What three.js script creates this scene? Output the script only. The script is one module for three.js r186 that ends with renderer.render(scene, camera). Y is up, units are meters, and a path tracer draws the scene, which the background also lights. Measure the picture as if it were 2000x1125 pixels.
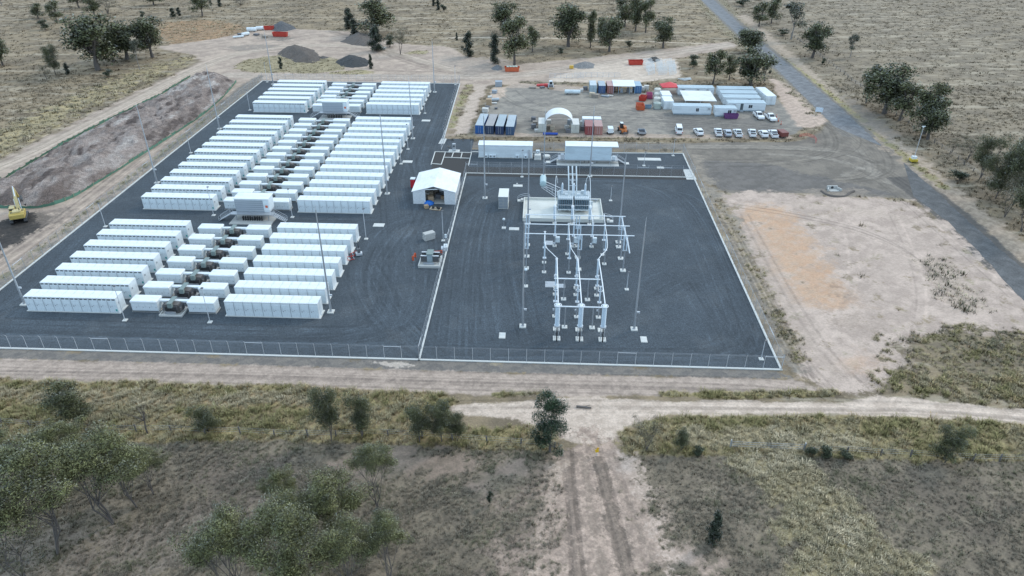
import * as THREE from 'three';
import { mergeGeometries } from 'three/addons/utils/BufferGeometryUtils.js';
import { RoundedBoxGeometry } from 'three/addons/geometries/RoundedBoxGeometry.js';

// ---------------------------------------------------------------- camera, sky, sun, exposure
const scene = new THREE.Scene();
const camera = new THREE.PerspectiveCamera(43.649, 16 / 9, 1, 6000);
camera.rotation.order = 'YXZ';
camera.rotation.set(-0.54266, 0.03823, 0.00458);
camera.position.set(0, 70, 0);
const renderer = new THREE.WebGLRenderer({ antialias: true });
renderer.toneMapping = THREE.LinearToneMapping;
renderer.toneMappingExposure = 0.94;
renderer.shadowMap.enabled = true;
const SUN = new THREE.Vector3(0.62, 0.62, -0.48).normalize();          // behind thin cloud, beyond the site and to the right
{
  const W = 512, H = 256, d = new Float32Array(W * H * 4), v = new THREE.Vector3();
  for (let j = 0; j < H; j++) for (let i = 0; i < W; i++) {
    const el = (j + 0.5) / H * Math.PI - Math.PI / 2, az = (i + 0.5) / W * 2 * Math.PI - Math.PI;
    v.set(Math.cos(el) * Math.cos(az), Math.sin(el), Math.cos(el) * Math.sin(az));
    const s = Math.max(0, v.dot(SUN)), up = Math.max(0, v.y);
    const glow = 0.45 * s ** 3 + 0.5 * s ** 14;
    const k = v.y < 0 ? 0.5 : 0.94 + 0.42 * (1 - up) ** 3, o = (j * W + i) * 4;
    d[o] = k * (0.84 + glow * 1.1); d[o + 1] = k * (1.14 + glow); d[o + 2] = k * (1.48 + glow * 0.84); d[o + 3] = 1;
  }
  const t = new THREE.DataTexture(d, W, H, THREE.RGBAFormat, THREE.FloatType);
  t.mapping = THREE.EquirectangularReflectionMapping; t.magFilter = THREE.LinearFilter; t.minFilter = THREE.LinearFilter; t.needsUpdate = true;
  scene.background = t; scene.environment = t;
}
const sun = new THREE.DirectionalLight(new THREE.Color(1, 0.92, 0.8), 0.95);
sun.position.copy(SUN).multiplyScalar(500).add(new THREE.Vector3(0, 0, -190)); sun.target.position.set(0, 0, -190);
sun.castShadow = true; sun.shadow.radius = 14; sun.shadow.mapSize.set(4096, 4096);
Object.assign(sun.shadow.camera, { left: -260, right: 260, top: 260, bottom: -260, near: 10, far: 1200 });
scene.add(sun, sun.target);

// ---------------------------------------------------------------- helpers
let seed = 12345;
const rnd = () => { seed = (seed + 0x6D2B79F5) | 0; let t = Math.imul(seed ^ (seed >>> 15), 1 | seed); t = (t + Math.imul(t ^ (t >>> 7), 61 | t)) ^ t; return ((t ^ (t >>> 14)) >>> 0) / 4294967296; };
const rr = (a, b) => a + (b - a) * rnd();
const gauss = () => (rnd() + rnd() + rnd() + rnd() - 2) * 0.87;
const lin = (c) => { c /= 255; return c <= 0.04045 ? c / 12.92 : ((c + 0.055) / 1.055) ** 2.4; };
const mat = (r, g, b, rough = 0.7, metal = 0, extra = {}) => { const m = new THREE.MeshStandardMaterial({ roughness: rough, metalness: metal, ...extra }); m.color.setRGB(r, g, b); return m; };
const used = {};
const numbered = (n) => { const k = used[n] = (used[n] ?? -1) + 1; return k ? n + '_' + String(k).padStart(3, '0') : n; };
function mesh(name, g, m, parent) { const o = new THREE.Mesh(g, m); o.name = parent ? name : numbered(name); o.castShadow = o.receiveShadow = true; (parent || scene).add(o); return o; }
function tag(o, label, category, group) { o.userData = { label, category }; if (group) o.userData.group = group; return o; }
function struct(name, g, m) { const o = mesh(name, g, m); o.userData.kind = 'structure'; return o; }
function thing(name, label, category, x = 0, y = 0, z = 0, turn = 0, group) { const o = new THREE.Group(); o.name = numbered(name); o.position.set(x, y, z); o.rotation.y = turn; scene.add(o); return tag(o, label, category, group); }
function dup(src, x, y, z, turn, label, group) { const c = src.clone(); c.name = numbered(src.name.replace(/_\d\d\d$/, '')); c.userData = { ...src.userData, label }; if (group) c.userData.group = group; c.position.set(x, y, z); c.rotation.y = turn; scene.add(c); return c; }
const UPV = new THREE.Vector3(0, 1, 0), V3 = (x, y, z) => new THREE.Vector3(x, y, z);
class Geo {
  constructor() { this.l = []; }
  add(g) { if (g.index) { const n = g.toNonIndexed(); g = n; } for (const k of Object.keys(g.attributes)) if (!['position', 'normal', 'uv'].includes(k)) g.deleteAttribute(k); this.l.push(g); return this; }
  box(w, h, d, x = 0, y = 0, z = 0, rx = 0, ry = 0, rz = 0) { const g = new THREE.BoxGeometry(w, h, d); if (rx) g.rotateX(rx); if (rz) g.rotateZ(rz); if (ry) g.rotateY(ry); g.translate(x, y, z); return this.add(g); }   // centred
  on(w, h, d, x = 0, y = 0, z = 0, ry = 0) { return this.box(w, h, d, x, y + h / 2, z, 0, ry); }                                                        // standing on y
  round(w, h, d, r, x = 0, y = 0, z = 0, seg = 2) { const g = new RoundedBoxGeometry(w, h, d, seg, r); g.translate(x, y + h / 2, z); return this.add(g); }
  cyl(r0, r1, h, x = 0, y = 0, z = 0, seg = 12) { const g = new THREE.CylinderGeometry(r1, r0, h, seg); g.translate(x, y + h / 2, z); return this.add(g); }                // r0 at the foot
  bar(a, b, r, seg = 6, r2 = r) { const p = V3(...a), q = V3(...b), d = q.clone().sub(p), L = d.length(); const g = new THREE.CylinderGeometry(r2, r, L, seg); g.applyQuaternion(new THREE.Quaternion().setFromUnitVectors(UPV, d.divideScalar(L))); g.translate((a[0] + b[0]) / 2, (a[1] + b[1]) / 2, (a[2] + b[2]) / 2); return this.add(g); }
  sq(a, b, w) { const p = V3(...a), q = V3(...b), d = q.clone().sub(p), L = d.length(); const g = new THREE.BoxGeometry(w, L, w); g.applyQuaternion(new THREE.Quaternion().setFromUnitVectors(UPV, d.divideScalar(L))); g.translate((a[0] + b[0]) / 2, (a[1] + b[1]) / 2, (a[2] + b[2]) / 2); return this.add(g); }
  tube(pts, r, seg = 16, rad = 6) { return this.add(new THREE.TubeGeometry(new THREE.CatmullRomCurve3(pts.map((p) => V3(...p))), seg, r, rad)); }
  ext(pts, d, x = 0, y = 0, z = 0, bevel = 0, ry = 0) { const s = new THREE.Shape(pts.map((p) => new THREE.Vector2(...p))); const g = new THREE.ExtrudeGeometry(s, { depth: d - 2 * bevel, bevelEnabled: bevel > 0, bevelSize: bevel, bevelThickness: bevel, bevelSegments: 2 }); g.translate(0, 0, -d / 2 + bevel); if (ry) g.rotateY(ry); g.translate(x, y, z); return this.add(g); }
  g() { return this.l.length > 1 ? mergeGeometries(this.l) : this.l[0]; }
}
const G_ = () => new Geo();
const ord = ['first', 'second', 'third', 'fourth', 'fifth', 'sixth', 'seventh', 'eighth', 'ninth', 'tenth', 'eleventh', 'twelfth', 'thirteenth'];

// ---------------------------------------------------------------- noise tables (periodic fractal noise)
const NS = 1024;
function noiseTable(s, base, octaves, gain) {
  seed = s; const out = new Float32Array(NS * NS); let amp = 1, tot = 0;
  for (let o = 0, f = base; o < octaves; o++, f *= 2, amp *= gain) {
    const p = new Float32Array(f * f); for (let i = 0; i < p.length; i++) p[i] = rnd();
    tot += amp;
    for (let y = 0; y < NS; y++) { const gy = y * f / NS, y0 = gy | 0, ty = gy - y0, sy = ty * ty * (3 - 2 * ty), r0 = (y0 % f) * f, r1 = ((y0 + 1) % f) * f;
      for (let x = 0; x < NS; x++) { const gx = x * f / NS, x0 = gx | 0, tx = gx - x0, sx = tx * tx * (3 - 2 * tx), c0 = x0 % f, c1 = (x0 + 1) % f;
        out[y * NS + x] += amp * ((p[r0 + c0] * (1 - sx) + p[r0 + c1] * sx) * (1 - sy) + (p[r1 + c0] * (1 - sx) + p[r1 + c1] * sx) * sy); } }
  }
  let m = 0, v = 0; for (const q of out) m += q; m /= out.length; for (const q of out) v += (q - m) ** 2; v = Math.sqrt(v / out.length);
  for (let i = 0; i < out.length; i++) out[i] = Math.min(1, Math.max(0, 0.5 + (out[i] - m) / v * 0.2));
  return out;
}
const nA = noiseTable(11, 8, 7, 0.62), nB = noiseTable(29, 64, 4, 0.85);
const nz = (t, x, z, period) => t[(((z * NS / period) | 0) & (NS - 1)) * NS + (((x * NS / period) | 0) & (NS - 1))];

// ---------------------------------------------------------------- ground: colours of soils and grasses laid out in metres (x, z)
// each layer: c / c2 sRGB tones mixed by noise, a polygon (p) or line (l, w), e = raggedness of its edge, b = softness in metres, o = cover, t = what grows there
const STRAW = 1, HEATH = 2, GREEN = 3, PASTURE = 4;
const layers = [
  { all: 1, c: [148, 135, 113], c2: [118, 108, 92], s: 60, t: PASTURE, k: 1 },
  { p: [[101.84, -453.64], [377.07, -471.72], [134.8, -139.79], [107.88, -148.25], [99.36, -214.08], [100.62, -353.53]], c: [144, 134, 117], c2: [121, 113, 100], s: 46, e: 0.8, b: 5, t: PASTURE, k: 1 },
  { l: [[-162.96, -370.55], [-91.91, -374.95], [-14.88, -373.17], [73, -372.2]], w: 1.6, c: [190, 180, 162], c2: [170, 160, 145], s: 20, e: 0.9, b: 1, o: 0.7 },
  { l: [[-45, -329.59], [-13.23, -332.51], [27.66, -330.78], [60.6, -325.64], [84.3, -323.1]], w: 2.2, c: [200, 190, 175], c2: [180, 170, 155], s: 20, e: 0.7, b: 1, o: 0.8 },
  { p: [[-200.73, -177.13], [-157.25, -196.98], [-154.67, -223.68], [-150.08, -265.59], [-141.74, -298.72], [-137.51, -290.17], [-140.41, -257.5], [-143.55, -213.09], [-144.41, -177.69], [-150.83, -135.67]], c: [180, 167, 130], c2: [146, 138, 112], s: 12, e: 0.7, b: 5, t: STRAW },
  { p: [[-183.77, -354.01], [-165.4, -363.9], [-143.49, -352.82], [-135.34, -337.11], [-135.62, -322.15], [-159.06, -310.8], [-173.05, -326.19]], c: [166, 138, 108], c2: [138, 118, 96], s: 14, e: 0.5, b: 3, t: HEATH },
  // bare earth round the haul tracks
  { p: [[-162.91, -304.85], [-149.84, -315.26], [-136.08, -332.68], [-133.41, -345.16], [-106.33, -343.35], [-86.42, -340.05], [-61.19, -317.51], [-38.43, -312.1], [-31.6, -297.98], [-11.27, -284.15], [8.77, -291.79], [52.26, -313.62], [83.85, -331.02], [82.98, -319.17], [56.45, -299.57], [40.67, -287.89], [50.72, -269.53], [8.02, -254.85], [-17.38, -255.44], [-26.9, -250.34], [-23.54, -194.31], [-27.33, -192.03], [-31.12, -233.14], [-65.17, -256.16], [-105.22, -253.95], [-99.38, -171.16], [-98.87, -130.87], [-100.62, -111.93], [-104.28, -81.5], [-144.8, -128.65], [-142.95, -175.5], [-139.53, -220.66], [-133.03, -280.45], [-139.86, -291.76]], c: [186, 172, 160], c2: [160, 147, 138], s: 30, e: 0.35, b: 2.5 },
  { p: [[-117.76, -282.94], [-103.7, -296.46], [-85.52, -291.44], [-72.87, -281.46], [-75.96, -269.74], [-86.78, -266.92], [-104.04, -266.69], [-116.38, -271.22]], c: [164, 155, 128], c2: [140, 132, 108], s: 10, e: 0.6, b: 2, t: STRAW },
  { p: [[-79.39, -268.07], [-68.99, -273.13], [-61.63, -270.54], [-67.34, -265.83], [-77.7, -265.25]], c: [170, 160, 128], c2: [150, 142, 112], s: 8, e: 0.7, b: 1.5, t: STRAW },
  { p: [[-54.51, -303.76], [-47.37, -305.99], [-46.61, -300.63], [-55.43, -296.61]], c: [172, 165, 134], c2: [150, 142, 112], s: 8, e: 0.7, b: 1.5, t: STRAW },
  { l: [[-147.95, -146.54], [-138.28, -168.49], [-135.62, -207.51], [-129.76, -277.44], [-121.85, -299.87], [-100.37, -314.24], [-68.64, -310.34], [-52.8, -293.32], [-30.03, -272.31]], w: 5, c: [196, 184, 172], c2: [178, 166, 154], s: 14, e: 0.5, b: 1.4, o: 0.8 },
  { l: [[-118.06, -263], [-92.8, -261.55], [-51.76, -263.83], [-10.53, -266.12], [10.47, -279.12], [39.87, -298.62], [83.63, -325.01]], w: 7, c: [202, 191, 180], c2: [182, 170, 160], s: 16, e: 0.35, b: 1.4, o: 0.85 },
  { p: [[-40.94, -297.44], [-15.8, -294.58], [-11.36, -286.55], [-18.76, -276.71], [-38.86, -281]], c: [150, 142, 136], c2: [176, 165, 155], s: 12, e: 0.8, b: 2.5, o: 0.8 },
  { p: [[4.49, -265.54], [18.53, -284.24], [37.53, -295.94], [53.98, -296.88], [51.67, -269.58], [33.71, -259.59], [2.61, -259.9]], c: [208, 197, 186], c2: [190, 178, 167], s: 14, e: 0.4, b: 1.5 },
  { l: [[-8.42, -259.29], [4.43, -257.97], [19.06, -258.78], [36.99, -256.44], [49.48, -255.82]], w: 3, c: [150, 142, 124], c2: [128, 120, 104], s: 8, e: 0.8, b: 1, t: STRAW },
  // dark spoil patches at the top
  { p: [[-129.18, -333.09], [-111.79, -329.83], [-110.9, -319.55], [-122.65, -320.88]], c: [120, 115, 110], c2: [150, 142, 134], s: 10, e: 0.8, b: 2 },
  { p: [[-133.02, -306.59], [-118.12, -314.17], [-110.54, -307.9], [-123.95, -299.74]], c: [128, 123, 118], c2: [150, 142, 134], s: 10, e: 0.8, b: 2, o: 0.8 },
  // contractor's yard
  { p: [[-15.95, -247.13], [-8.32, -256.6], [13.34, -252.54], [35.93, -247.46], [47.87, -257.04], [79.41, -254.23], [79.69, -236.25], [79.29, -213.03], [74.3, -206.33], [-19.53, -201.45], [-19.03, -209.78], [-17.5, -231.6]], c: [152, 149, 143], c2: [128, 126, 123], s: 24, e: 0.3, b: 1.4 },
  { p: [[39.36, -234.09], [72.47, -227.67], [72.11, -214.56], [67.03, -206.85], [36.21, -210.78]], c: [120, 118, 116], c2: [104, 103, 102], s: 12, e: 0.5, b: 2, o: 0.75 },
  { p: [[-3.88, -221], [19.39, -222.24], [18.96, -204.35], [-3.49, -203.18]], c: [114, 112, 110], c2: [132, 129, 125], s: 9, e: 0.6, b: 2, o: 0.7 },
  { p: [[-12.61, -251.12], [-0.99, -251.76], [13.1, -246.22], [18.51, -249], [17, -254.04], [-8.35, -257.27]], c: [188, 174, 163], c2: [165, 152, 142], s: 9, e: 0.6, b: 1.2, o: 0.8 },
  { p: [[-16.8, -252.19], [-11.78, -252.46], [-12.12, -241.19], [-16.82, -233.91]], c: [200, 185, 172], c2: [180, 166, 154], s: 9, e: 0.5, b: 1 },
  { l: [[-2.37, -226.36], [15.92, -232.83], [40.25, -228.63], [70.83, -221.38]], w: 5, c: [170, 166, 158], c2: [150, 147, 141], s: 9, e: 0.8, b: 2, o: 0.5 },
  { l: [[-18.38, -201.96], [6.96, -202.83], [36.7, -203.48], [73.03, -204.48]], w: 3.4, c: [182, 168, 157], c2: [160, 148, 138], s: 9, e: 0.5, b: 0.8 },
  { l: [[3.96, -200.46], [18.68, -200.35], [40.68, -200.62]], w: 1.4, c: [120, 112, 92], c2: [100, 94, 78], s: 5, e: 0.9, b: 0.7, o: 0.85, t: HEATH },
  { p: [[83.88, -271.37], [89.4, -261.31], [91.49, -236.88], [89.3, -220.35], [83.61, -213.26], [78.03, -213.91], [79.69, -236.25]], c: [200, 183, 171], c2: [176, 160, 150], s: 12, e: 0.35, b: 1.2 },
  { l: [[-25.17, -255.01], [-26.58, -233.38], [-26.5, -207.49]], w: 2.2, c: [146, 146, 108], c2: [165, 155, 125], s: 6, e: 0.8, b: 1, t: GREEN },
  { l: [[-21, -255.24], [-22.12, -230.79], [-22.89, -202.17]], w: 4, c: [196, 183, 172], c2: [176, 163, 153], s: 9, e: 0.5, b: 1 },
  // crossing and turning area
  { p: [[-28.09, -195.78], [35.84, -197.38], [74.21, -201.06], [82.11, -207.64], [85.94, -215.76], [92.01, -226.09], [102.19, -221.52], [100.03, -190.54], [98.41, -158.68], [94.2, -147.58], [90.06, -161.19], [68.02, -163.72], [45.68, -162.61], [39.09, -178.15], [39.4, -192.6], [-24.61, -190.94]], c: [132, 127, 120], c2: [112, 108, 103], s: 26, e: 0.3, b: 1.6 },
  { p: [[42.27, -184.92], [60.77, -182.87], [75.56, -171.41], [90.85, -163.02], [68.42, -164.97], [44.83, -164.42], [41.48, -169.71]], c: [114, 112, 112], c2: [97, 96, 96], s: 14, e: 0.5, b: 2, o: 0.8 },
  { l: [[41.95, -195.19], [73.07, -197.2], [85.34, -191.75], [88.59, -178.88], [83.94, -173.49]], w: 2.5, c: [158, 153, 146], c2: [140, 136, 130], s: 9, e: 0.6, b: 1, o: 0.7 },
  { l: [[59.97, -190.46], [79.03, -189.47], [85.93, -178.74], [88.98, -167.25]], w: 1.6, c: [160, 156, 149], c2: [140, 136, 130], s: 9, e: 0.7, b: 1, o: 0.6 },
  { l: [[90.09, -213.6], [89.67, -195.99], [85.96, -182.32], [78.04, -174.89]], w: 1.2, c: [162, 158, 151], c2: [140, 136, 130], s: 9, e: 0.7, b: 1, o: 0.6 },
  // verge of the sealed road
  { l: [[96.89, -471.93], [91.36, -401.58], [91.92, -327.48], [95.28, -272], [94.25, -225.69]], w: 17, c: [146, 140, 120], c2: [128, 122, 106], s: 12, e: 0.6, b: 2, t: STRAW, o: 0.6 },
  { l: [[102.2, -391.04], [99.81, -287.26], [98.08, -218.83], [100.87, -192.55], [99.62, -158.74], [100.16, -132.53], [100.58, -104.49]], w: 6, c: [186, 172, 158], c2: [150, 138, 126], s: 9, e: 0.8, b: 1.6, o: 0.8 },
  { l: [[93.3, -404.59], [95.38, -323.74], [98.75, -265.2], [99.65, -218.91]], w: 2.4, c: [156, 152, 112], c2: [170, 160, 125], s: 6, e: 0.7, b: 0.8, t: GREEN },
  { l: [[98.72, -216.43], [99.46, -192.47], [100.33, -167.81]], w: 1.8, c: [140, 136, 104], c2: [160, 150, 120], s: 6, e: 0.7, b: 0.8, t: GREEN },
  { p: [[104.56, -255.6], [106.22, -232.15], [106.28, -208.89], [100.89, -202.87], [98.08, -218.83]], c: [126, 122, 118], c2: [146, 138, 130], s: 7, e: 0.9, b: 2, o: 0.7 },
  { l: [[95.58, -513.64], [93.37, -435.79], [92.51, -344.14], [93.6, -279.23], [93.54, -233.11], [93.18, -205.53]], w: 9.5, c: [128, 126, 122], c2: [116, 114, 111], s: 9, e: 0.3, b: 0.8 },
  { l: [[92.45, -175.61], [94.52, -157.91], [93.54, -135.52], [92.97, -121.43], [92.14, -101.87]], w: 8.6, c: [100, 98, 96], c2: [90, 88, 87], s: 9, e: 0.3, b: 0.8 },
  // cleared pad to the right of the substation
  { p: [[42.83, -161.86], [53.43, -164.23], [67.82, -163.1], [74.6, -161.62], [89.55, -160.57], [91.53, -149.01], [91.68, -131.91], [91.84, -114.47], [86.62, -105.37], [78.63, -101.68], [73.88, -104.02], [65.52, -102.57], [62, -98.32], [61.84, -94.18], [55.59, -90.64], [47.73, -86.22], [41.12, -89.6], [40.37, -104.79]], c: [196, 181, 172], c2: [172, 158, 150], s: 22, e: 0.75, b: 2.4 },
  { l: [[51.84, -157.83], [52.99, -140.59], [52.24, -127.06], [53.14, -117.31], [54.52, -110.33]], w: 11, c: [194, 158, 128], c2: [190, 163, 139], s: 11, e: 0.3, b: 5.5, o: 0.75 },
  { l: [[54.95, -99.42], [50.24, -91.03]], w: 7, c: [196, 164, 142], c2: [194, 171, 152], s: 11, e: 0.2, b: 5, o: 0.75 },
  { l: [[55.67, -122.18], [58.25, -115.73], [58.65, -110.52]], w: 4, c: [108, 96, 88], c2: [140, 126, 114], s: 5, e: 0.35, b: 4, o: 0.7 },
  { l: [[55.44, -110.37], [57.25, -105.57]], w: 5, c: [150, 136, 126], c2: [170, 156, 146], s: 4, e: 1.2, b: 2, o: 0.6 },
  { l: [[45.86, -142.7], [45.7, -105.04], [47.83, -90.92]], w: 2.2, c: [170, 157, 148], c2: [186, 172, 162], s: 4, e: 1.2, b: 1.4, o: 0.6 },
  { l: [[61.08, -156.84], [76.82, -154.78], [89.57, -144.82]], w: 3, c: [176, 162, 152], c2: [196, 182, 172], s: 4, e: 1.3, b: 2, o: 0.6 },
  { l: [[59.92, -105.7], [63.48, -119.66], [77.4, -139.37]], w: 4, c: [172, 158, 150], c2: [188, 174, 165], s: 5, e: 1.3, b: 2.5, o: 0.55 },
  { p: [[78.7, -132.59], [83.44, -131.73], [82.1, -113.32], [80.76, -110.72], [75.17, -112.14]], c: [168, 156, 145], c2: [188, 174, 162], s: 5, e: 1, b: 1.6, o: 0.7, t: HEATH },
  { p: [[63.99, -166.64], [80.4, -167.45], [78.52, -162.41], [67.43, -161.86]], c: [128, 122, 116], c2: [150, 142, 134], s: 6, e: 0.8, b: 1.2, o: 0.8 },
  { p: [[40.99, -189.49], [43.8, -189.63], [43.58, -164.36], [44.79, -147.78], [44.02, -118.75], [43.45, -97.46], [42.62, -91.98], [39.46, -92.1]], c: [128, 124, 118], c2: [150, 143, 134], s: 8, e: 0.6, b: 1.2 },
  { l: [[42.17, -157.35], [42.52, -137.68], [42.8, -121.57], [43.04, -104.91], [42.62, -94.65]], w: 2.6, c: [150, 138, 114], c2: [176, 163, 150], s: 5, e: 1, b: 0.8, t: GREEN, o: 0.75 },
  { p: [[63.81, -103.55], [69.13, -104.87], [73.78, -105.55], [79.15, -104.26], [80.25, -102.35], [87.5, -105.41], [104.94, -98.88], [93.69, -83.48], [72.26, -84.19], [64.99, -84.43], [61.05, -87.18], [55.31, -89], [56.92, -91.98], [61.73, -94.85]], c: [140, 131, 108], c2: [116, 107, 93], s: 9, e: 1.15, b: 4, t: GREEN },
  // strip round the outside of the front fence, haul track, grass belt
  { p: [[-113.75, -92.52], [-28.42, -92.9], [39.61, -92.63], [41.35, -90.37], [-3.38, -89.88], [-52.5, -90.02], [-111.4, -89.79]], c: [112, 110, 109], c2: [130, 126, 122], s: 9, e: 0.6, b: 1.2 },
  { p: [[-111.52, -89.92], [-52.56, -90.15], [-3.38, -90.01], [41.35, -90.37], [48, -86.95], [35.57, -86.39], [-3.15, -84.27], [-34.54, -85.03], [-66.33, -84.71], [-106.55, -84.14]], c: [182, 168, 159], c2: [158, 146, 138], s: 10, e: 0.4, b: 1 },
  { p: [[-26.5, -91.75], [-20.76, -92.02], [-18.13, -91.06], [-23.02, -90.83]], c: [214, 205, 197], c2: [196, 186, 178], s: 6, e: 0.7, b: 0.7, o: 0.8 },
  { p: [[-106.87, -84.51], [-66.53, -85.08], [-34.65, -85.4], [-14.78, -84.35], [-10.77, -83.1], [-13.56, -80.88], [-10.22, -77.7], [1.51, -77.16], [3.67, -76.21], [2.92, -72.14], [-30.97, -72.6], [-94.2, -69.77]], c: [166, 154, 116], c2: [138, 124, 98], s: 9, e: 0.5, b: 1.4, t: GREEN },
  { p: [[-105.09, -82.44], [-57.21, -82.42], [-30.08, -83.05], [-25.79, -81.25], [-56.01, -79.88], [-103.08, -80.1]], c: [184, 162, 128], c2: [158, 138, 110], s: 9, e: 0.8, b: 1.6, t: STRAW, o: 0.8 },
  { l: [[-6.25, -84.49], [2.25, -85.36]], w: 1.3, c: [138, 132, 98], c2: [150, 142, 110], s: 5, e: 0.6, b: 0.6, t: GREEN },
  { l: [[19.31, -85.89], [31.69, -86.21], [46.61, -87.37]], w: 1.6, c: [146, 138, 98], c2: [160, 150, 110], s: 5, e: 0.6, b: 0.7, t: GREEN },
  { p: [[-94.37, -69.97], [-31.2, -73.4], [-2.68, -72.87], [5.73, -73.25], [9.96, -73.64], [14.08, -72.83], [88.95, -76.97], [81.4, -45.94], [-73.31, -39.29]], c: [134, 125, 111], c2: [110, 103, 92], s: 16, e: 0.4, b: 1.6, t: HEATH },
  { p: [[10.16, -76.5], [18.6, -80.65], [34.34, -81.69], [51.12, -83.24], [95.39, -85.81], [87.11, -74.45], [52.72, -73.4], [32.19, -73.45], [11.27, -72.51]], c: [158, 148, 112], c2: [136, 126, 100], s: 8, e: 0.5, b: 1.2, t: GREEN },
  { p: [[21.11, -77.83], [32.13, -78.75], [41.93, -77.92], [47.24, -76.92], [45.64, -74.54], [28.93, -74.29], [20.65, -74.91]], c: [190, 178, 146], c2: [170, 158, 128], s: 6, e: 0.7, b: 1.2, t: STRAW },
  { p: [[25.21, -73.14], [36.38, -73.64], [38.99, -69.08], [41.09, -64.04], [44.22, -59.5], [43.57, -53.85], [30.33, -53.28], [31.24, -60.44], [30.72, -67.82]], c: [172, 162, 128], c2: [142, 132, 108], s: 7, e: 0.8, b: 2, t: STRAW },
  { p: [[-12.88, -81.49], [-6.15, -82.95], [1.48, -83.89], [8.41, -84.68], [19.89, -84.48], [45.9, -85.31], [52.66, -87.16], [58.46, -86.47], [92.87, -82.34], [91.26, -80.14], [56.65, -82.36], [44.89, -82.39], [19.43, -81.24], [13.19, -78.22], [10.74, -74.67], [5.06, -74.42], [3.68, -76.73], [-2.96, -79.67], [-10.42, -79.67]], c: [210, 196, 185], c2: [188, 174, 163], s: 9, e: 0.45, b: 0.9 },
  { p: [[5.47, -76.29], [10.88, -76.53], [12.92, -71.62], [17.48, -63], [19.4, -52.8], [-5.27, -51.73], [-2.74, -58.95], [0.24, -65.59], [4.57, -71.25]], c: [184, 166, 155], c2: [150, 136, 127], s: 7, e: 0.8, b: 3 },
  { l: [[5.03, -73.22], [5.31, -64.11], [5.62, -52.2]], w: 1.2, c: [104, 95, 88], c2: [130, 118, 109], s: 4, e: 0.9, b: 0.5, o: 0.7 },
  { l: [[8.83, -72.41], [9.96, -64.32], [11.36, -52.45]], w: 1.7, c: [106, 97, 90], c2: [136, 124, 114], s: 4, e: 0.9, b: 0.6, o: 0.85 },
  { l: [[7.09, -72.33], [7.8, -62.57], [8.49, -52.33]], w: 0.7, c: [126, 115, 106], c2: [146, 134, 124], s: 4, e: 0.9, b: 0.4, o: 0.7 },
  { l: [[13.11, -73.58], [15.24, -65.4], [16.53, -52.68]], w: 2.2, c: [206, 190, 180], c2: [178, 163, 153], s: 4, e: 0.8, b: 1.2, o: 0.85 },
  { l: [[3.6, -71.21], [1.57, -62.29], [0.46, -51.98]], w: 1.6, c: [204, 188, 176], c2: [176, 160, 148], s: 4, e: 0.9, b: 1, o: 0.75 },
  { l: [[11.3, -68.75], [13.39, -60.43], [14.81, -52.6]], w: 0.5, c: [124, 113, 105], c2: [150, 138, 128], s: 4, e: 0.7, b: 0.3, o: 0.7 },
  { p: [[-62.59, -54.82], [-56.21, -56.6], [-46.27, -59.38], [-35.83, -62.29], [-32.89, -69.58], [-27.39, -69.82], [-32.44, -59.99], [-37.55, -53.74], [-41.87, -50.13], [-58.98, -49.39]], c: [160, 150, 142], c2: [140, 131, 123], s: 7, e: 0.9, b: 3, o: 0.6, t: HEATH },
  { p: [[-28.64, -69.29], [-19.41, -71.63], [-9.6, -71.58], [0.15, -71.05], [1.54, -68.32], [-3.79, -67.18], [-16.15, -68.91], [-25.32, -67.12]], c: [158, 142, 132], c2: [132, 120, 110], s: 6, e: 1.1, b: 2.5, o: 0.7 },
  { p: [[-5.01, -65.36], [1.54, -68.32], [1.57, -61.49], [-1.26, -51.9], [-5.84, -51.7]], c: [164, 148, 138], c2: [136, 124, 115], s: 5, e: 1.2, b: 2.5, o: 0.7, t: HEATH },
  { p: [[17.32, -66.35], [25.79, -69.39], [28.32, -63.47], [22.73, -60.84], [18.01, -58.35]], c: [152, 142, 128], c2: [124, 115, 104], s: 5, e: 1.2, b: 2.5, o: 0.7, t: HEATH },
  { p: [[43.35, -70.17], [54.41, -69.76], [60.73, -65.73], [58.28, -60.12], [51.57, -63.69], [44.3, -65.84]], c: [120, 111, 100], c2: [100, 93, 85], s: 6, e: 1.1, b: 3, o: 0.7, t: HEATH },
  { p: [[-45.25, -69.03], [-33.18, -70.53], [-27.28, -64.37], [-34.96, -59.88], [-40.98, -62.07]], c: [118, 108, 100], c2: [102, 94, 87], s: 6, e: 1.1, b: 3, o: 0.7, t: HEATH },
  { p: [[-85.47, -77.63], [-55.27, -78.32], [-35.58, -78.2], [-30.46, -75.94], [-53.74, -75.1], [-83.74, -75.26]], c: [112, 104, 82], c2: [92, 87, 70], s: 7, e: 1, b: 1.6, o: 0.75, t: GREEN },
  // dug-out by the excavator
  { p: [[-121.33, -129.78], [-118.83, -139.28], [-115.33, -144.79], [-110.2, -143.41], [-107.26, -137.78], [-108.55, -133.99], [-108.84, -129.22], [-109.55, -125.34], [-110.92, -115.27]], c: [66, 62, 60], c2: [48, 46, 45], s: 7, e: 0.6, b: 1.2 },
  { p: [[-115.33, -144.79], [-108.33, -147.08], [-105.62, -140.44], [-106, -135.34]], c: [140, 131, 124], c2: [116, 108, 102], s: 5, e: 0.8, b: 1.4, o: 0.7 },
  { p: [[-101.19, -263.94], [-100.22, -250.22], [-100.71, -173.96], [-100.38, -139.4], [-99.9, -110.84], [-99.01, -93.78], [-102.27, -98.17], [-102.09, -114.13], [-101.91, -138.04], [-102.73, -175.31], [-105.12, -248.64], [-103.52, -262.38]], c: [118, 116, 114], c2: [140, 134, 126], s: 9, e: 0.5, b: 1 },
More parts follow.
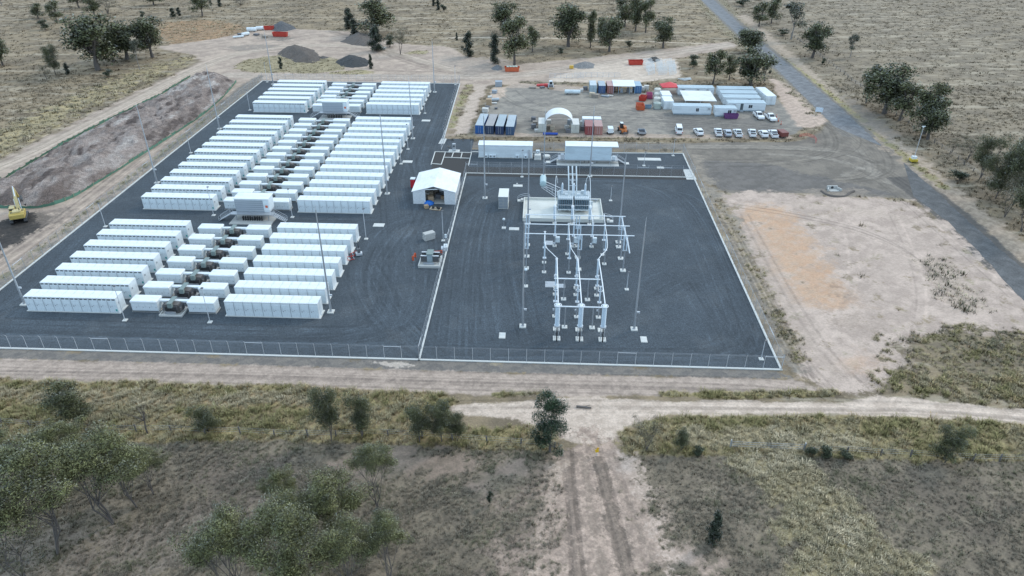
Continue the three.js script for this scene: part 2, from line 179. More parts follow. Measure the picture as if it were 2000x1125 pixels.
  { l: [[-102.46, -114.7], [-102.31, -136.76], [-102.73, -175.31], [-102.02, -226.51]], w: 0.9, c: [136, 134, 96], c2: [150, 142, 112], s: 5, e: 0.9, b: 0.5, o: 0.6, t: GREEN },
];
const tracks = [];       // wheel ruts: [line, gauge, width, strength]
for (const [l, n, spread] of [
  [[[-148.82, -147.65], [-138.73, -169.17], [-136.14, -208.46], [-129.76, -277.44], [-121.21, -298.11], [-99.82, -312.33], [-68.27, -308.48], [-52.8, -293.32], [-29.88, -270.84]], 9, 4], [[[-117.79, -262.3], [-92.8, -261.55], [-51.76, -263.83], [-10.53, -266.12], [10.47, -279.12], [39.87, -298.62], [83.63, -325.01]], 8, 4],
  [[[-108.7, -86.65], [-51.43, -87.43], [-3.27, -87.33], [36.02, -88.12], [46.31, -86.52]], 7, 3.5], [[[-105.13, -104.57], [-103.09, -115.64], [-102.96, -141.89], [-102.77, -178.29], [-104.11, -241.08], [-99.78, -259.76]], 8, 2.4], [[[-106.6, -106.57], [-105.42, -119.14], [-104.84, -143.13], [-105.49, -178.16], [-105.86, -231.99]], 9, 2.6], [[[-148.17, -154.83], [-144.66, -178.06], [-140.96, -223.31], [-136.36, -283.52]], 5, 2.5], [[[-100.52, -98.25], [-100.62, -111.93], [-100.8, -138.1], [-100.71, -173.96]], 3, 1],
  [[[-12.81, -80.92], [-3.07, -82.28], [19.67, -82.96], [45.41, -83.89], [57.67, -84.68], [85.09, -81.45]], 4, 2], [[[5.8, -75.27], [6.48, -65.87], [6.77, -52.25]], 4, 1.4], [[[9.37, -75.43], [10.61, -64.35], [12.22, -52.49]], 4, 1.2],
  [[[40.74, -150.26], [41.5, -128.66], [41.26, -104.83], [41.42, -90.63]], 4, 1.6], [[[45.4, -150.48], [45.96, -118.84], [46.36, -96.19], [48.53, -88.44]], 4, 5], [[[41.95, -195.19], [73.07, -197.2], [85.34, -191.75], [89.22, -177.16], [91.28, -161.25], [92.65, -119.17]], 8, 5],
  [[[89.3, -220.35], [89.65, -208.03], [83.93, -191.68], [69.16, -184.04], [47.17, -182.18]], 7, 5], [[[89.3, -220.35], [92.85, -204.63], [92.26, -188.22], [87.21, -175.35], [75.91, -172.42]], 7, 4], [[[-19.27, -212.66], [7.27, -218.02], [38.71, -217.68], [76.62, -209.17]], 7, 6], [[[-7.56, -234.4], [10.91, -232.56], [33.06, -222.96], [54.09, -216.52]], 6, 5],
  [[[-11.63, -249.26], [-9.48, -240.14], [0.91, -226.53], [20.3, -223.85]], 4, 4], [[[-98.09, -339.35], [-80.98, -326.42], [-62.12, -298.85], [-46.74, -280.56], [-29.59, -267.93]], 8, 4], [[[-113.42, -327.62], [-86.72, -331.32], [-70.17, -317.96], [-61.31, -294.54]], 6, 4], [[[-131.96, -303.85], [-105.06, -300.84], [-83.8, -284.87], [-56.85, -270.81], [-30.19, -273.8]], 6, 4], [[[46.67, -156.13], [64.07, -151.4], [81.77, -139.58], [84.9, -113.45]], 2, 7], [[[77.92, -157.67], [72.69, -128.03], [58.69, -102.55], [48.53, -88.44]], 2, 7],
]) { seed = 77 + tracks.length; for (let i = 0; i < n; i++) { const dx = rr(-spread, spread), dz = rr(-spread, spread) * 0.6; const q = l.map(([x, z]) => [x + dx + rr(-0.5, 0.5), z + dz + rr(-0.5, 0.5)]); for (const g of [-0.85, 0.85]) tracks.push([q.map(([x, z], k) => { const a = q[Math.max(0, k - 1)], b = q[Math.min(q.length - 1, k + 1)], L = Math.hypot(b[0] - a[0], b[1] - a[1]) || 1; return [x - (b[1] - a[1]) / L * g, z + (b[0] - a[0]) / L * g]; }), rr(0.3, 0.6) * (q[q.length >> 1][1] < -230 ? 1.8 : 1), rnd() < 0.6 ? rr(0.35, 0.85) : -rr(0.3, 0.65)]); } }
function smoothLine(ctx, q, closed) { ctx.beginPath(); ctx.moveTo(q[0][0], q[0][1]); if (closed) { for (const p of q.slice(1)) ctx.lineTo(p[0], p[1]); ctx.closePath(); } else { for (let i = 1; i < q.length - 1; i++) ctx.quadraticCurveTo(q[i][0], q[i][1], (q[i][0] + q[i + 1][0]) / 2, (q[i][1] + q[i + 1][1]) / 2); const e = q[q.length - 1]; ctx.lineTo(e[0], e[1]); } }
function maskOf(W, H, x0, x1, z0, z1, draw, blur) {       // z0 nearest (larger), z1 farthest; row 0 of the result is z0
  const c = document.createElement('canvas'); c.width = W; c.height = H; const ctx = c.getContext('2d');
  const sx = W / (x1 - x0), sz = H / (z0 - z1);
  if (blur * Math.min(sx, sz) > 0.4) ctx.filter = `blur(${(blur * Math.sqrt(sx * sz) * 0.7).toFixed(2)}px)`;
  ctx.setTransform(sx, 0, 0, -sz, -x0 * sx, z0 * sz); ctx.fillStyle = ctx.strokeStyle = '#fff'; ctx.lineJoin = 'round';
  draw(ctx); return ctx.getImageData(0, 0, W, H).data;
}
const grow = [];          // coarse record of what grows where, read by the tufts
function paintTile(W, H, x0, x1, z0, z1) {
  const mw = W / 2, mh = H / 2, col = new Float32Array(W * H * 3), gr = new Uint8Array(mw * mh), bump = new Float32Array(W * H);
  const bb = (q, pad) => { let a = 1e9, b = -1e9, c = 1e9, d = -1e9; for (const [x, z] of q) { a = Math.min(a, x); b = Math.max(b, x); c = Math.min(c, z); d = Math.max(d, z); } return b + pad > x0 && a - pad < x1 && d + pad > z1 && c - pad < z0; };
  for (const L of layers) {
    const q = L.p || L.l; if (q && !bb(q, 10)) continue;
    let i0 = 0, i1 = W, j0 = 0, j1 = H;
    if (q) { const pad = (L.w || 0) / 2 + (L.b || 0) * 2 + 1, xs = q.map((v) => v[0]), zs = q.map((v) => v[1]), U = (x) => Math.round((x - x0) / (x1 - x0) * W), Q = (z) => Math.round((z - z0) / (z1 - z0) * H); i0 = Math.max(0, U(Math.min(...xs) - pad)); i1 = Math.min(W, U(Math.max(...xs) + pad)); j0 = Math.max(0, Q(Math.max(...zs) + pad)); j1 = Math.min(H, Q(Math.min(...zs) - pad)); }
    const m = L.all ? null : maskOf(mw, mh, x0, x1, z0, z1, (ctx) => { smoothLine(ctx, q, !!L.p); if (L.p) ctx.fill(); else { ctx.lineWidth = L.w; ctx.stroke(); } }, L.b);
    const A = L.c.map(lin), B = L.c2.map(lin), o = L.o ?? 1, [a_, b_, c_] = A, [d_, e_, f_] = B;
    for (let j = j0; j < j1; j++) { const z = z0 + (z1 - z0) * (j + 0.5) / H;
      for (let i = i0; i < i1; i++) {
        const mi = (j >> 1) * mw + (i >> 1), a0 = m ? m[mi * 4 + 3] / 255 : 1; if (a0 <= 0.01) continue;
        const x = x0 + (x1 - x0) * (i + 0.5) / W, n1 = nz(nA, x + 31, z + 7, L.s), n2 = nz(nB, x, z, 19);
        let a = 1; if (m) { const t = Math.min(1, Math.max(0, (a0 + (nz(nA, x, z, 23) - 0.5) * L.e * 1.6 + (n2 - 0.5) * L.e * 0.7 - 0.3) / 0.4)); a = t * t * (3 - 2 * t) * o; if (a0 < 0.12) a *= a0 / 0.12; }
        if (a <= 0.003) continue;
        let pk = 0; if (L.k) { const q = nz(nA, x * 0.3 + 400, z * 1.3 + 90, 34); pk = Math.min(0.55, Math.max(0, (q - 0.64) * 3.5)); }
        const k = Math.min(1, Math.max(0, 0.5 + (n1 - 0.5) * 1.9 + (n2 - 0.5) * 0.7)), f = 1 + (nz(nB, x + 5, z + 3, 11) - 0.5) * 0.34, p = (j * W + i) * 3;
        col[p] += (a_ + (d_ - a_) * k) * f * a - col[p] * a; col[p + 1] += (b_ + (e_ - b_) * k) * f * a - col[p + 1] * a; col[p + 2] += (c_ + (f_ - c_) * k) * f * a - col[p + 2] * a;
        if (pk) { col[p] += (0.45 * f - col[p]) * pk; col[p + 1] += (0.41 * f - col[p + 1]) * pk; col[p + 2] += (0.33 * f - col[p + 2]) * pk; }
        if (a > 0.5) gr[mi] = L.t || 0;
      } }
  }
  const tr = (sign) => maskOf(W, H, x0, x1, z0, z1, (ctx) => { for (const [q, w, s] of tracks) if (s * sign > 0 && bb(q, 3)) { smoothLine(ctx, q); ctx.lineWidth = w; ctx.globalAlpha = Math.abs(s); ctx.stroke(); } }, 0);
  const dk = tr(1), lt = tr(-1), img = new Uint8Array(W * H * 4), bmp = new Uint8Array(W * H * 4);
  const lut = new Uint8Array(4097).map((_, i) => { const v = i / 4096; return Math.min(255, 255 * (v <= 0.0031308 ? v * 12.92 : 1.055 * v ** (1 / 2.4) - 0.055)); }), WARM = [1.0, 0.91, 0.82], enc = (v) => lut[v < 1 ? (v * 4096) | 0 : 4096];
  for (let j = 0; j < H; j++) { const z = z0 + (z1 - z0) * (j + 0.5) / H; for (let i = 0; i < W; i++) {
    const n = j * W + i, x = x0 + (x1 - x0) * (i + 0.5) / W, br = 0.4 + nz(nA, x + 3, z + 60, 9), d = dk[n * 4 + 3] / 255 * br, l = lt[n * 4 + 3] / 255 * br, f = (1 - 0.32 * d) * (1 + 0.2 * l);
    for (let c = 0; c < 3; c++) img[n * 4 + c] = enc(col[n * 3 + c] * f * WARM[c]); img[n * 4 + 3] = 255;
    const b = 90 + 120 * nz(nB, x, z, 13) - 60 * d + (nz(nA, x, z, 31) - 0.5) * 90; bmp[n * 4] = bmp[n * 4 + 1] = bmp[n * 4 + 2] = Math.max(0, Math.min(255, b)); bmp[n * 4 + 3] = 255; } }
  grow.push({ W: mw, H: mh, x0, x1, z0, z1, gr });
  const tx = (d, srgb) => { const t = new THREE.DataTexture(d, W, H, THREE.RGBAFormat); if (srgb) t.colorSpace = THREE.SRGBColorSpace; t.magFilter = THREE.LinearFilter; t.minFilter = THREE.LinearMipmapLinearFilter; t.generateMipmaps = true; t.wrapS = t.wrapT = THREE.ClampToEdgeWrapping; t.needsUpdate = true; return t; };
  return new THREE.MeshStandardMaterial({ map: tx(img, true), bumpMap: tx(bmp), bumpScale: z1 < -300 ? 0.05 : 0.12, roughness: 0.95 });
}
const tiles = [[2048, 1024, -92, 84, -44, -93], [2048, 2048, -208, 186, -93, -262], [2048, 1024, -330, 330, -262, -480]];
const groundMats = tiles.map((t) => paintTile(...t));
function tiledNoise(size, fn, repeatMetres, bumpFn) {
  const d = new Uint8Array(size * size * 4), b = new Uint8Array(size * size * 4);
  for (let j = 0; j < size; j++) for (let i = 0; i < size; i++) { const n = (j * size + i) * 4, c = fn(i * NS / size | 0, j * NS / size | 0); d[n] = c[0]; d[n + 1] = c[1]; d[n + 2] = c[2]; d[n + 3] = 255; b[n] = b[n + 1] = b[n + 2] = bumpFn ? bumpFn(i * NS / size | 0, j * NS / size | 0) : c[0]; b[n + 3] = 255; }
  const mk = (a, s) => { const t = new THREE.DataTexture(a, size, size, THREE.RGBAFormat); if (s) t.colorSpace = THREE.SRGBColorSpace; t.magFilter = THREE.LinearFilter; t.wrapS = t.wrapT = THREE.RepeatWrapping; t.repeat.set(1 / repeatMetres, 1 / repeatMetres); t.needsUpdate = true; return t; };
  return [mk(d, true), mk(b)];
}
{
  const [m, b] = tiledNoise(512, (i, j) => { const k = nA[j * NS + i], f = 0.8 + nB[j * NS + i] * 0.4; return [148 * f - 26 * k, 141 * f - 24 * k, 126 * f - 22 * k].map((v) => Math.max(0, Math.min(255, v))); }, 60);
  groundMats.push(new THREE.MeshStandardMaterial({ map: m, bumpMap: b, bumpScale: 0.12, roughness: 0.95 }));
  const pos = [], uv = [], idx = [], g = new THREE.BufferGeometry(); let n = 0;
  const quad = (x0, x1, z0, z1, mi, metres) => { g.addGroup(idx.length, 6, mi); pos.push(x0, 0, z0, x1, 0, z0, x1, 0, z1, x0, 0, z1); uv.push(...(metres ? [x0, z0, x1, z0, x1, z1, x0, z1] : [0, 0, 1, 0, 1, 1, 0, 1])); idx.push(n, n + 1, n + 2, n, n + 2, n + 3); n += 4; };
  tiles.forEach((t, i) => { quad(t[2], t[3], t[4], t[5], i); quad(-4000, t[2], t[4], t[5], 3, 1); quad(t[3], 4000, t[4], t[5], 3, 1); });
  quad(-4000, 4000, 3000, -44, 3, 1); quad(-4000, 4000, -480, -5000, 3, 1);
  g.setAttribute('position', new THREE.Float32BufferAttribute(pos, 3)); g.setAttribute('uv', new THREE.Float32BufferAttribute(uv, 2)); g.setIndex(idx); g.computeVertexNormals();
  const o = struct('ground', g, groundMats);
}
const flat = (pts, y) => { const s = new THREE.Shape(pts.map(([x, z]) => new THREE.Vector2(x, -z))); const g = new THREE.ShapeGeometry(s); g.rotateX(-Math.PI / 2); g.translate(0, y, 0); const p = g.attributes.position, uv = []; for (let i = 0; i < p.count; i++) uv.push(p.getX(i), p.getZ(i)); g.setAttribute('uv', new THREE.Float32BufferAttribute(uv, 2)); return g; };

// crushed dark stone of the compound, with the swirls that wheels leave in it

const PAD = { x0: -101, x1: 41, z0: -92, z1: -257 };
{
  const W = 2048, H = 2048, { x0, x1, z0, z1 } = PAD, ruts = [];
  seed = 501;
  for (const [l, n, sp] of [[[[-97.03, -98.41], [-64.65, -98.06], [-38.29, -98.07], [-24.78, -100.21], [-23.77, -115.55], [-29.59, -144.15], [-37.37, -174.29], [-36.04, -244.78]], 10, 5], [[[-35.17, -122.9], [-26.29, -108.25], [-27.63, -97.08], [-46.64, -96.94]], 7, 5], [[[-17.83, -94.65], [-25.07, -101.75], [-34.27, -118.9], [-32.53, -141.42], [-25.41, -147.02]], 8, 4], [[[-28.59, -131.93], [-25.02, -152.6], [-33.4, -174.49], [-34.44, -189.62]], 7, 3],
    [[[-14.48, -94.8], [-16.05, -115.91], [-17.05, -144.76], [-15.05, -162.07], [-5.28, -168.36], [19.13, -169.58]], 10, 3.5], [[[-14.48, -94.8], [-6.95, -95.15], [13.18, -96.07], [33.35, -97], [36.82, -104.62]], 10, 4], [[[35.03, -97.08], [35.91, -126.28], [34.44, -161.44], [25.27, -167.27]], 10, 4], [[[22.66, -117.74], [29.8, -125.99], [31.32, -112.68], [33.67, -98.44]], 7, 4], [[[-10.08, -102.45], [-11.88, -124.01], [-10.37, -147.75]], 6, 3], [[[-3.77, -99.67], [-9.11, -128.39], [-8.35, -153.42]], 5, 4],
    [[[-104.44, -111.75], [-103.03, -137.99], [-104.55, -182.04], [-100.63, -241.27]], 7, 3], [[[-97.97, -143.47], [-72.17, -143.39], [-37.56, -143.76]], 6, 1.6], [[[-98.15, -216.52], [-63.69, -214.27], [-35.37, -215.77]], 5, 1.5], [[[-95.63, -101.67], [-92.65, -108.64], [-95.66, -131.02]], 6, 3], [[[-29.64, -185.87], [-31.42, -222.15], [-31.51, -251.38]], 6, 3]])
    for (let i = 0; i < n; i++) { const dx = rr(-sp, sp), dz = rr(-sp, sp) * 0.7; const q = l.map(([x, z]) => [x + dx + rr(-0.7, 0.7), z + dz + rr(-0.7, 0.7)]); for (const g of [0, 1.7]) ruts.push([q.map(([x, z]) => [x + g, z + g * 0.35]), rr(0.25, 0.6), rr(0.25, 0.75) * (rnd() < 0.55 ? 1 : -1)]); }
  const tr = (s) => maskOf(W, H, x0, x1, z0, z1, (ctx) => { for (const [q, w, a] of ruts) if (a * s > 0) { smoothLine(ctx, q); ctx.lineWidth = w; ctx.globalAlpha = Math.abs(a); ctx.stroke(); } }, 0);
  const dk = tr(1), lt = tr(-1), img = new Uint8Array(W * H * 4), bmp = new Uint8Array(W * H * 4);
  for (let j = 0; j < H; j++) { const z = z0 + (z1 - z0) * (j + 0.5) / H; for (let i = 0; i < W; i++) {
    const n = j * W + i, x = x0 + (x1 - x0) * (i + 0.5) / W, br = nz(nA, x + 3, z + 60, 17), d = dk[n * 4 + 3] / 255 * br, l = lt[n * 4 + 3] / 255 * br, s = nz(nB, x, z, 8), c = nz(nA, x + 9, z + 4, 70);
    const f = (0.7 + 0.6 * s) * (0.93 + 0.14 * c) * (1 - 0.22 * d) * (1 + 0.28 * l), dust = Math.max(0, nz(nA, x + 40, z + 80, 52) - 0.62) * 0.45;
    img[n * 4] = Math.min(255, 68 * f + 60 * dust); img[n * 4 + 1] = Math.min(255, 75 * f + 52 * dust); img[n * 4 + 2] = Math.min(255, 81 * f + 44 * dust); img[n * 4 + 3] = 255;
    bmp[n * 4] = bmp[n * 4 + 1] = bmp[n * 4 + 2] = Math.max(0, Math.min(255, 60 + 150 * s - 60 * d)); bmp[n * 4 + 3] = 255; } }
  const tx = (d, srgb) => { const t = new THREE.DataTexture(d, W, H, THREE.RGBAFormat); if (srgb) t.colorSpace = THREE.SRGBColorSpace; t.magFilter = THREE.LinearFilter; t.needsUpdate = true; return t; };
  const g = flat([[-100, -92.8], [39.4, -92.8], [39.4, -189.6], [-18.6, -189.6], [-18.6, -198], [-27.6, -198], [-28.6, -255.6], [-99.7, -255.6]], 0.03);
  const uv = g.attributes.uv; for (let i = 0; i < uv.count; i++) uv.setXY(i, (uv.getX(i) - x0) / (x1 - x0), (z0 - uv.getY(i)) / (z0 - z1));
  struct('gravel_pad', g, new THREE.MeshStandardMaterial({ map: tx(img, true), bumpMap: tx(bmp), bumpScale: 0.06, roughness: 0.92 }));
}

// sealed road and the asphalt bay behind the substation
const [asphaltMap, asphaltBump] = tiledNoise(512, (i, j) => { const f = 0.85 + nB[j * NS + i] * 0.3, k = (nA[j * NS + i] - 0.5) * 24; return [86 * f + k, 87 * f + k, 89 * f + k]; }, 14);
const asphalt = new THREE.MeshStandardMaterial({ map: asphaltMap, bumpMap: asphaltBump, bumpScale: 0.015, roughness: 0.88 });
const asphaltPale = new THREE.MeshStandardMaterial({ map: asphaltMap, bumpMap: asphaltBump, bumpScale: 0.015, roughness: 0.88 }); asphaltPale.color.setRGB(1.95, 1.9, 1.84); asphalt.color.setRGB(1.16, 1.12, 1.06);
function ragged(l, step, amp) { const out = []; for (let i = 0; i < l.length - 1; i++) { const [a, b] = [l[i], l[i + 1]], L = Math.hypot(b[0] - a[0], b[1] - a[1]), n = Math.max(1, Math.round(L / step)); for (let k = 0; k < n; k++) out.push([a[0] + (b[0] - a[0]) * k / n + rr(-amp, amp), a[1] + (b[1] - a[1]) * k / n + rr(-amp, amp)]); } out.push(l[l.length - 1]); return out; }
seed = 61;
struct('access_road', flat([...ragged([[89.79, -479.3], [89.6, -435.54], [89.5, -346.15], [90.13, -280.54], [89.26, -235.09], [89.18, -214.5]], 1.6, 0.25), ...ragged([[96.53, -198.41], [97.38, -230.06], [97.04, -277.93], [95.49, -342.16], [96.57, -435.99], [98.36, -479.87]], 1.6, 0.25)], 0.008), asphaltPale);
struct('access_road', flat([...ragged([[90.24, -162.99], [91.78, -149.54], [91.32, -133.2], [89.63, -115.42], [88.08, -95.38]], 1.6, 0.2), ...ragged([[96.6, -108.99], [96.47, -127.72], [96.48, -147.69], [97.08, -166.09], [97.22, -185.46]], 1.6, 0.2)], 0.008), asphalt);
struct('asphalt_bay', flat([[-28.4, -187.12], [-18.38, -186.84], [-18.28, -176.68], [39.69, -177.82], [39.48, -170.6], [-18.35, -170.39], [-18.93, -169.68], [-27.74, -174.07]], 0.036), mat(0.045, 0.042, 0.04, 0.9, 0, { bumpMap: asphaltBump, bumpScale: 0.02 }));

// ---------------------------------------------------------------- materials shared by the built things
const grainTex = (() => { const [m, b] = tiledNoise(256, (i, j) => { const f = 246 + (nA[j * NS + i] - 0.5) * 26 + (nB[j * NS + i] - 0.5) * 14; return [f, f, f].map((v) => Math.min(255, v)); }, 2.3); return m; })();
const white = mat(0.76, 0.81, 0.825, 0.45, 0, { map: grainTex }), offWhite = mat(0.75, 0.815, 0.835, 0.5, 0, { map: grainTex }), roofWhite = mat(0.82, 0.85, 0.85, 0.5, 0, { map: grainTex });
const seamGrey = mat(0.3, 0.32, 0.34, 0.6), darkSlot = mat(0.1, 0.11, 0.12, 0.6), black = mat(0.03, 0.03, 0.032, 0.55), concrete = mat(0.5, 0.49, 0.46, 0.85, 0, { map: grainTex }), paleConcrete = mat(0.66, 0.65, 0.61, 0.85, 0, { map: grainTex });
const galv = mat(0.5, 0.52, 0.54, 0.45, 0.55, { map: grainTex }), galvLight = mat(0.62, 0.64, 0.66, 0.5, 0.3), steelDark = mat(0.16, 0.16, 0.165, 0.5, 0.3), coilBrown = mat(0.13, 0.115, 0.105, 0.6), ductGrey = mat(0.2, 0.25, 0.235, 0.55), silver = mat(0.62, 0.66, 0.7, 0.28, 0.75), red = mat(0.55, 0.06, 0.045, 0.5), orangeRed = mat(0.62, 0.12, 0.05, 0.5), tealSign = mat(0.05, 0.36, 0.33, 0.5);
const porcelain = mat(0.52, 0.6, 0.66, 0.28), alu = mat(0.82, 0.84, 0.85, 0.4, 0.15);

// ---------------------------------------------------------------- battery banks: ten cabinets on one base
const ROWH = 3.1, ROWD = 2.47, CW = 1.655, PITCH = 4.83;
function batteryBank(left) {
  const t = thing('battery_bank', '', 'battery bank', 0, 0, 0, 0, left ? 'battery banks of the left column' : 'battery banks of the right column');
  mesh('base_plate', G_().box(16.55 + 0.5, 0.1, ROWD + 0.3, 8.27, 0.09, -ROWD / 2).g(), paleConcrete, t);
  const body = G_().on(CW - 0.07, ROWH - 0.24, ROWD, 0, 0.14, -ROWD / 2).g(), roof = G_().box(CW - 0.05, 0.09, ROWD + 0.1, 0, ROWH - 0.055, -ROWD / 2).box(CW - 0.2, 0.03, ROWD - 0.3, 0, ROWH, -ROWD / 2).g();
  const door = G_().box(CW - 0.16, left ? 2.25 : 2.3, 0.05, 0, left ? 1.36 : 1.4, 0.03).g(), handle = G_().box(0.12, 0.18, 0.05, -0.42, 1.35, 0.08).g(), plate = G_().box(0.2, 0.1, 0.02, -0.1, 1.55, 0.065).g();
  const vent = G_().box(0.5, 0.2, 0.08, 0, 0, 0).g(), gap = G_().box(0.07, ROWH - 0.26, ROWD - 0.04, 0, ROWH / 2 - 0.02, -ROWD / 2).g();
  for (let i = 0; i < 10; i++) {
    const c = mesh('cabinet', body, white, t); c.position.x = CW * (i + 0.5);
    mesh('roof_panel', roof, roofWhite, c); const d = mesh('door', door, offWhite, c); mesh('handle', handle, seamGrey, c); mesh('name_plate', plate, seamGrey, c);
    if (left) for (const s of [-0.4, 0.4]) { const v = mesh('vent', vent, darkSlot, c); v.position.set(s, ROWH - 0.3, 0.03); }
    if (i) { const g = mesh('joint', gap, seamGrey, t); g.position.x = CW * i; }
  }
  if (left) { const s = mesh('warning_plate', G_().box(0.03, 0.35, 0.35, 0, 0, 0).g(), seamGrey, t); s.position.set(16.55, 1.9, -0.7); const q = mesh('notice', G_().box(0.3, 0.42, 0.02).g(), tealSign, t); q.position.set(16.2, 0.7, 0.07); }
  return t;
}
const bankL = batteryBank(true), bankR = batteryBank(false);
// inverter cabinet: white housing with rounded hood on a skid
function inverterCabinet() {
  const t = thing('inverter_cabinet', '', 'inverter', 0, 0, 0, 0, 'inverter cabinets between the battery banks');
  mesh('skid', G_().box(5.0, 0.12, 2.1, 2.42, 0.09, -1.1).box(4.9, 0.16, 0.12, 2.42, 0.22, -0.15).box(4.9, 0.16, 0.12, 2.42, 0.22, -2.05).g(), concrete, t);
  mesh('plinth_slots', G_().box(4.7, 0.13, 0.06, 2.42, 0.24, -0.02).g(), darkSlot, t);
  mesh('housing', G_().round(4.75, 1.75, 2.05, 0.08, 2.42, 0.3, -1.1).g(), offWhite, t);
  mesh('hood', G_().round(4.9, 0.5, 2.32, 0.2, 2.42, 1.88, -1.1).g(), roofWhite, t);
  for (let i = 0; i < 4; i++) { const d = mesh('door', G_().box(1.1, 1.35, 0.03, 0, 0, 0).g(), white, t); d.position.set(0.7 + i * 1.16, 1.1, -0.06); mesh('handle', G_().box(0.06, 0.14, 0.04, 0.3, -0.05, 0.03).g(), darkSlot, d); }
  return t;
}
const invP = inverterCabinet();
function stepUp() {
  const t = thing('step_up_transformer', '', 'transformer', 0, 0, 0, 0, 'transformers between the inverter cabinets');
  mesh('bund', G_().box(4.1, 0.2, 3.2, 2.05, 0.1, -1.6).g(), concrete, t);
  mesh('bund_wall', G_().box(4.1, 0.22, 0.14, 2.05, 0.3, -0.07).box(0.14, 0.22, 3.0, 0.07, 0.3, -1.63).box(0.14, 0.22, 3.0, 4.03, 0.3, -1.63).g(), paleConcrete, t);
  mesh('tank', G_().round(2.5, 1.65, 1.3, 0.06, 2.05, 0.25, -1.7).g(), coilBrown, t);
  const f = G_(); for (let i = 0; i < 9; i++) f.box(0.05, 1.15, 0.4, 1.0 + i * 0.26, 1.1, -0.88); f.box(2.2, 0.1, 0.1, 2.05, 1.6, -0.9); mesh('radiator', f.g(), steelDark, t);
  for (const s of [-1, 1]) { const f2 = G_().box(0.06, 1.0, 1.1, 2.05 + s * 1.28, 1.1, -1.7); for (let i = 0; i < 5; i++) f2.box(0.5, 1.1, 0.05, 2.05 + s * 1.5, 1.1, -2.2 + i * 0.25); mesh('radiator', f2.g(), steelDark, t); }
  mesh('busduct', G_().round(5.4, 0.34, 0.75, 0.06, 2.05, 1.55, -2.75).g(), white, t);
  mesh('cable_hood', G_().box(0.85, 0.1, 2.5, 2.05, 2.42, -1.75).box(0.8, 0.85, 0.5, 2.05, 1.95, -0.75).g(), ductGrey, t);
  mesh('cooling_grille', G_().box(1.9, 0.5, 0.18, 2.05, 0.65, -0.3).g(), galv, t);
  mesh('terminal_box', G_().box(0.3, 0.6, 0.3, 3.75, 1.2, -1.0).g(), coilBrown, t);
  return t;
}
const trP = stepUp();
const blocks = [['near', -104.0, 7], ['middle', -147.0, 13], ['far', -219.5, 6]];
let firstUse = true;
for (const [bn, z0, n] of blocks) for (let k = 0; k < n; k++) {
  const z = z0 - k * PITCH, put = (src, x, zz, label) => { if (firstUse) { src.position.set(x, 0, zz); src.userData.label = label; return src; } return dup(src, x, 0, zz, 0, label); };
  const row = `${ord[k]} row back in the ${bn} block`, big = k === 0 && bn !== 'near';
  put(bankL, -90.1, z, `vented white battery bank, left column, ${row}`);
  put(bankR, -54.3, z, `plain white battery bank, right column, ${row}`);
  if (firstUse) { invP.position.set(-71.5, 0, z - 0.5); invP.userData.label = `white inverter cabinet left of its transformer, ${row}`; } else dup(invP, -71.5, 0, z - 0.5, 0, `white inverter cabinet left of its ${big ? 'raised switchroom' : 'transformer'}, ${row}`);
  dup(invP, -61.3, 0, z - 0.5, 0, `white inverter cabinet right of its ${big ? 'raised switchroom' : 'transformer'}, ${row}`);
  if (!big) put(trP, -66.1, z + 0.75, `dark transformer under a grey cable hood, ${row}`);
  firstUse = false;
}
const louvre = mat(0.36, 0.4, 0.44, 0.5, 0.4);
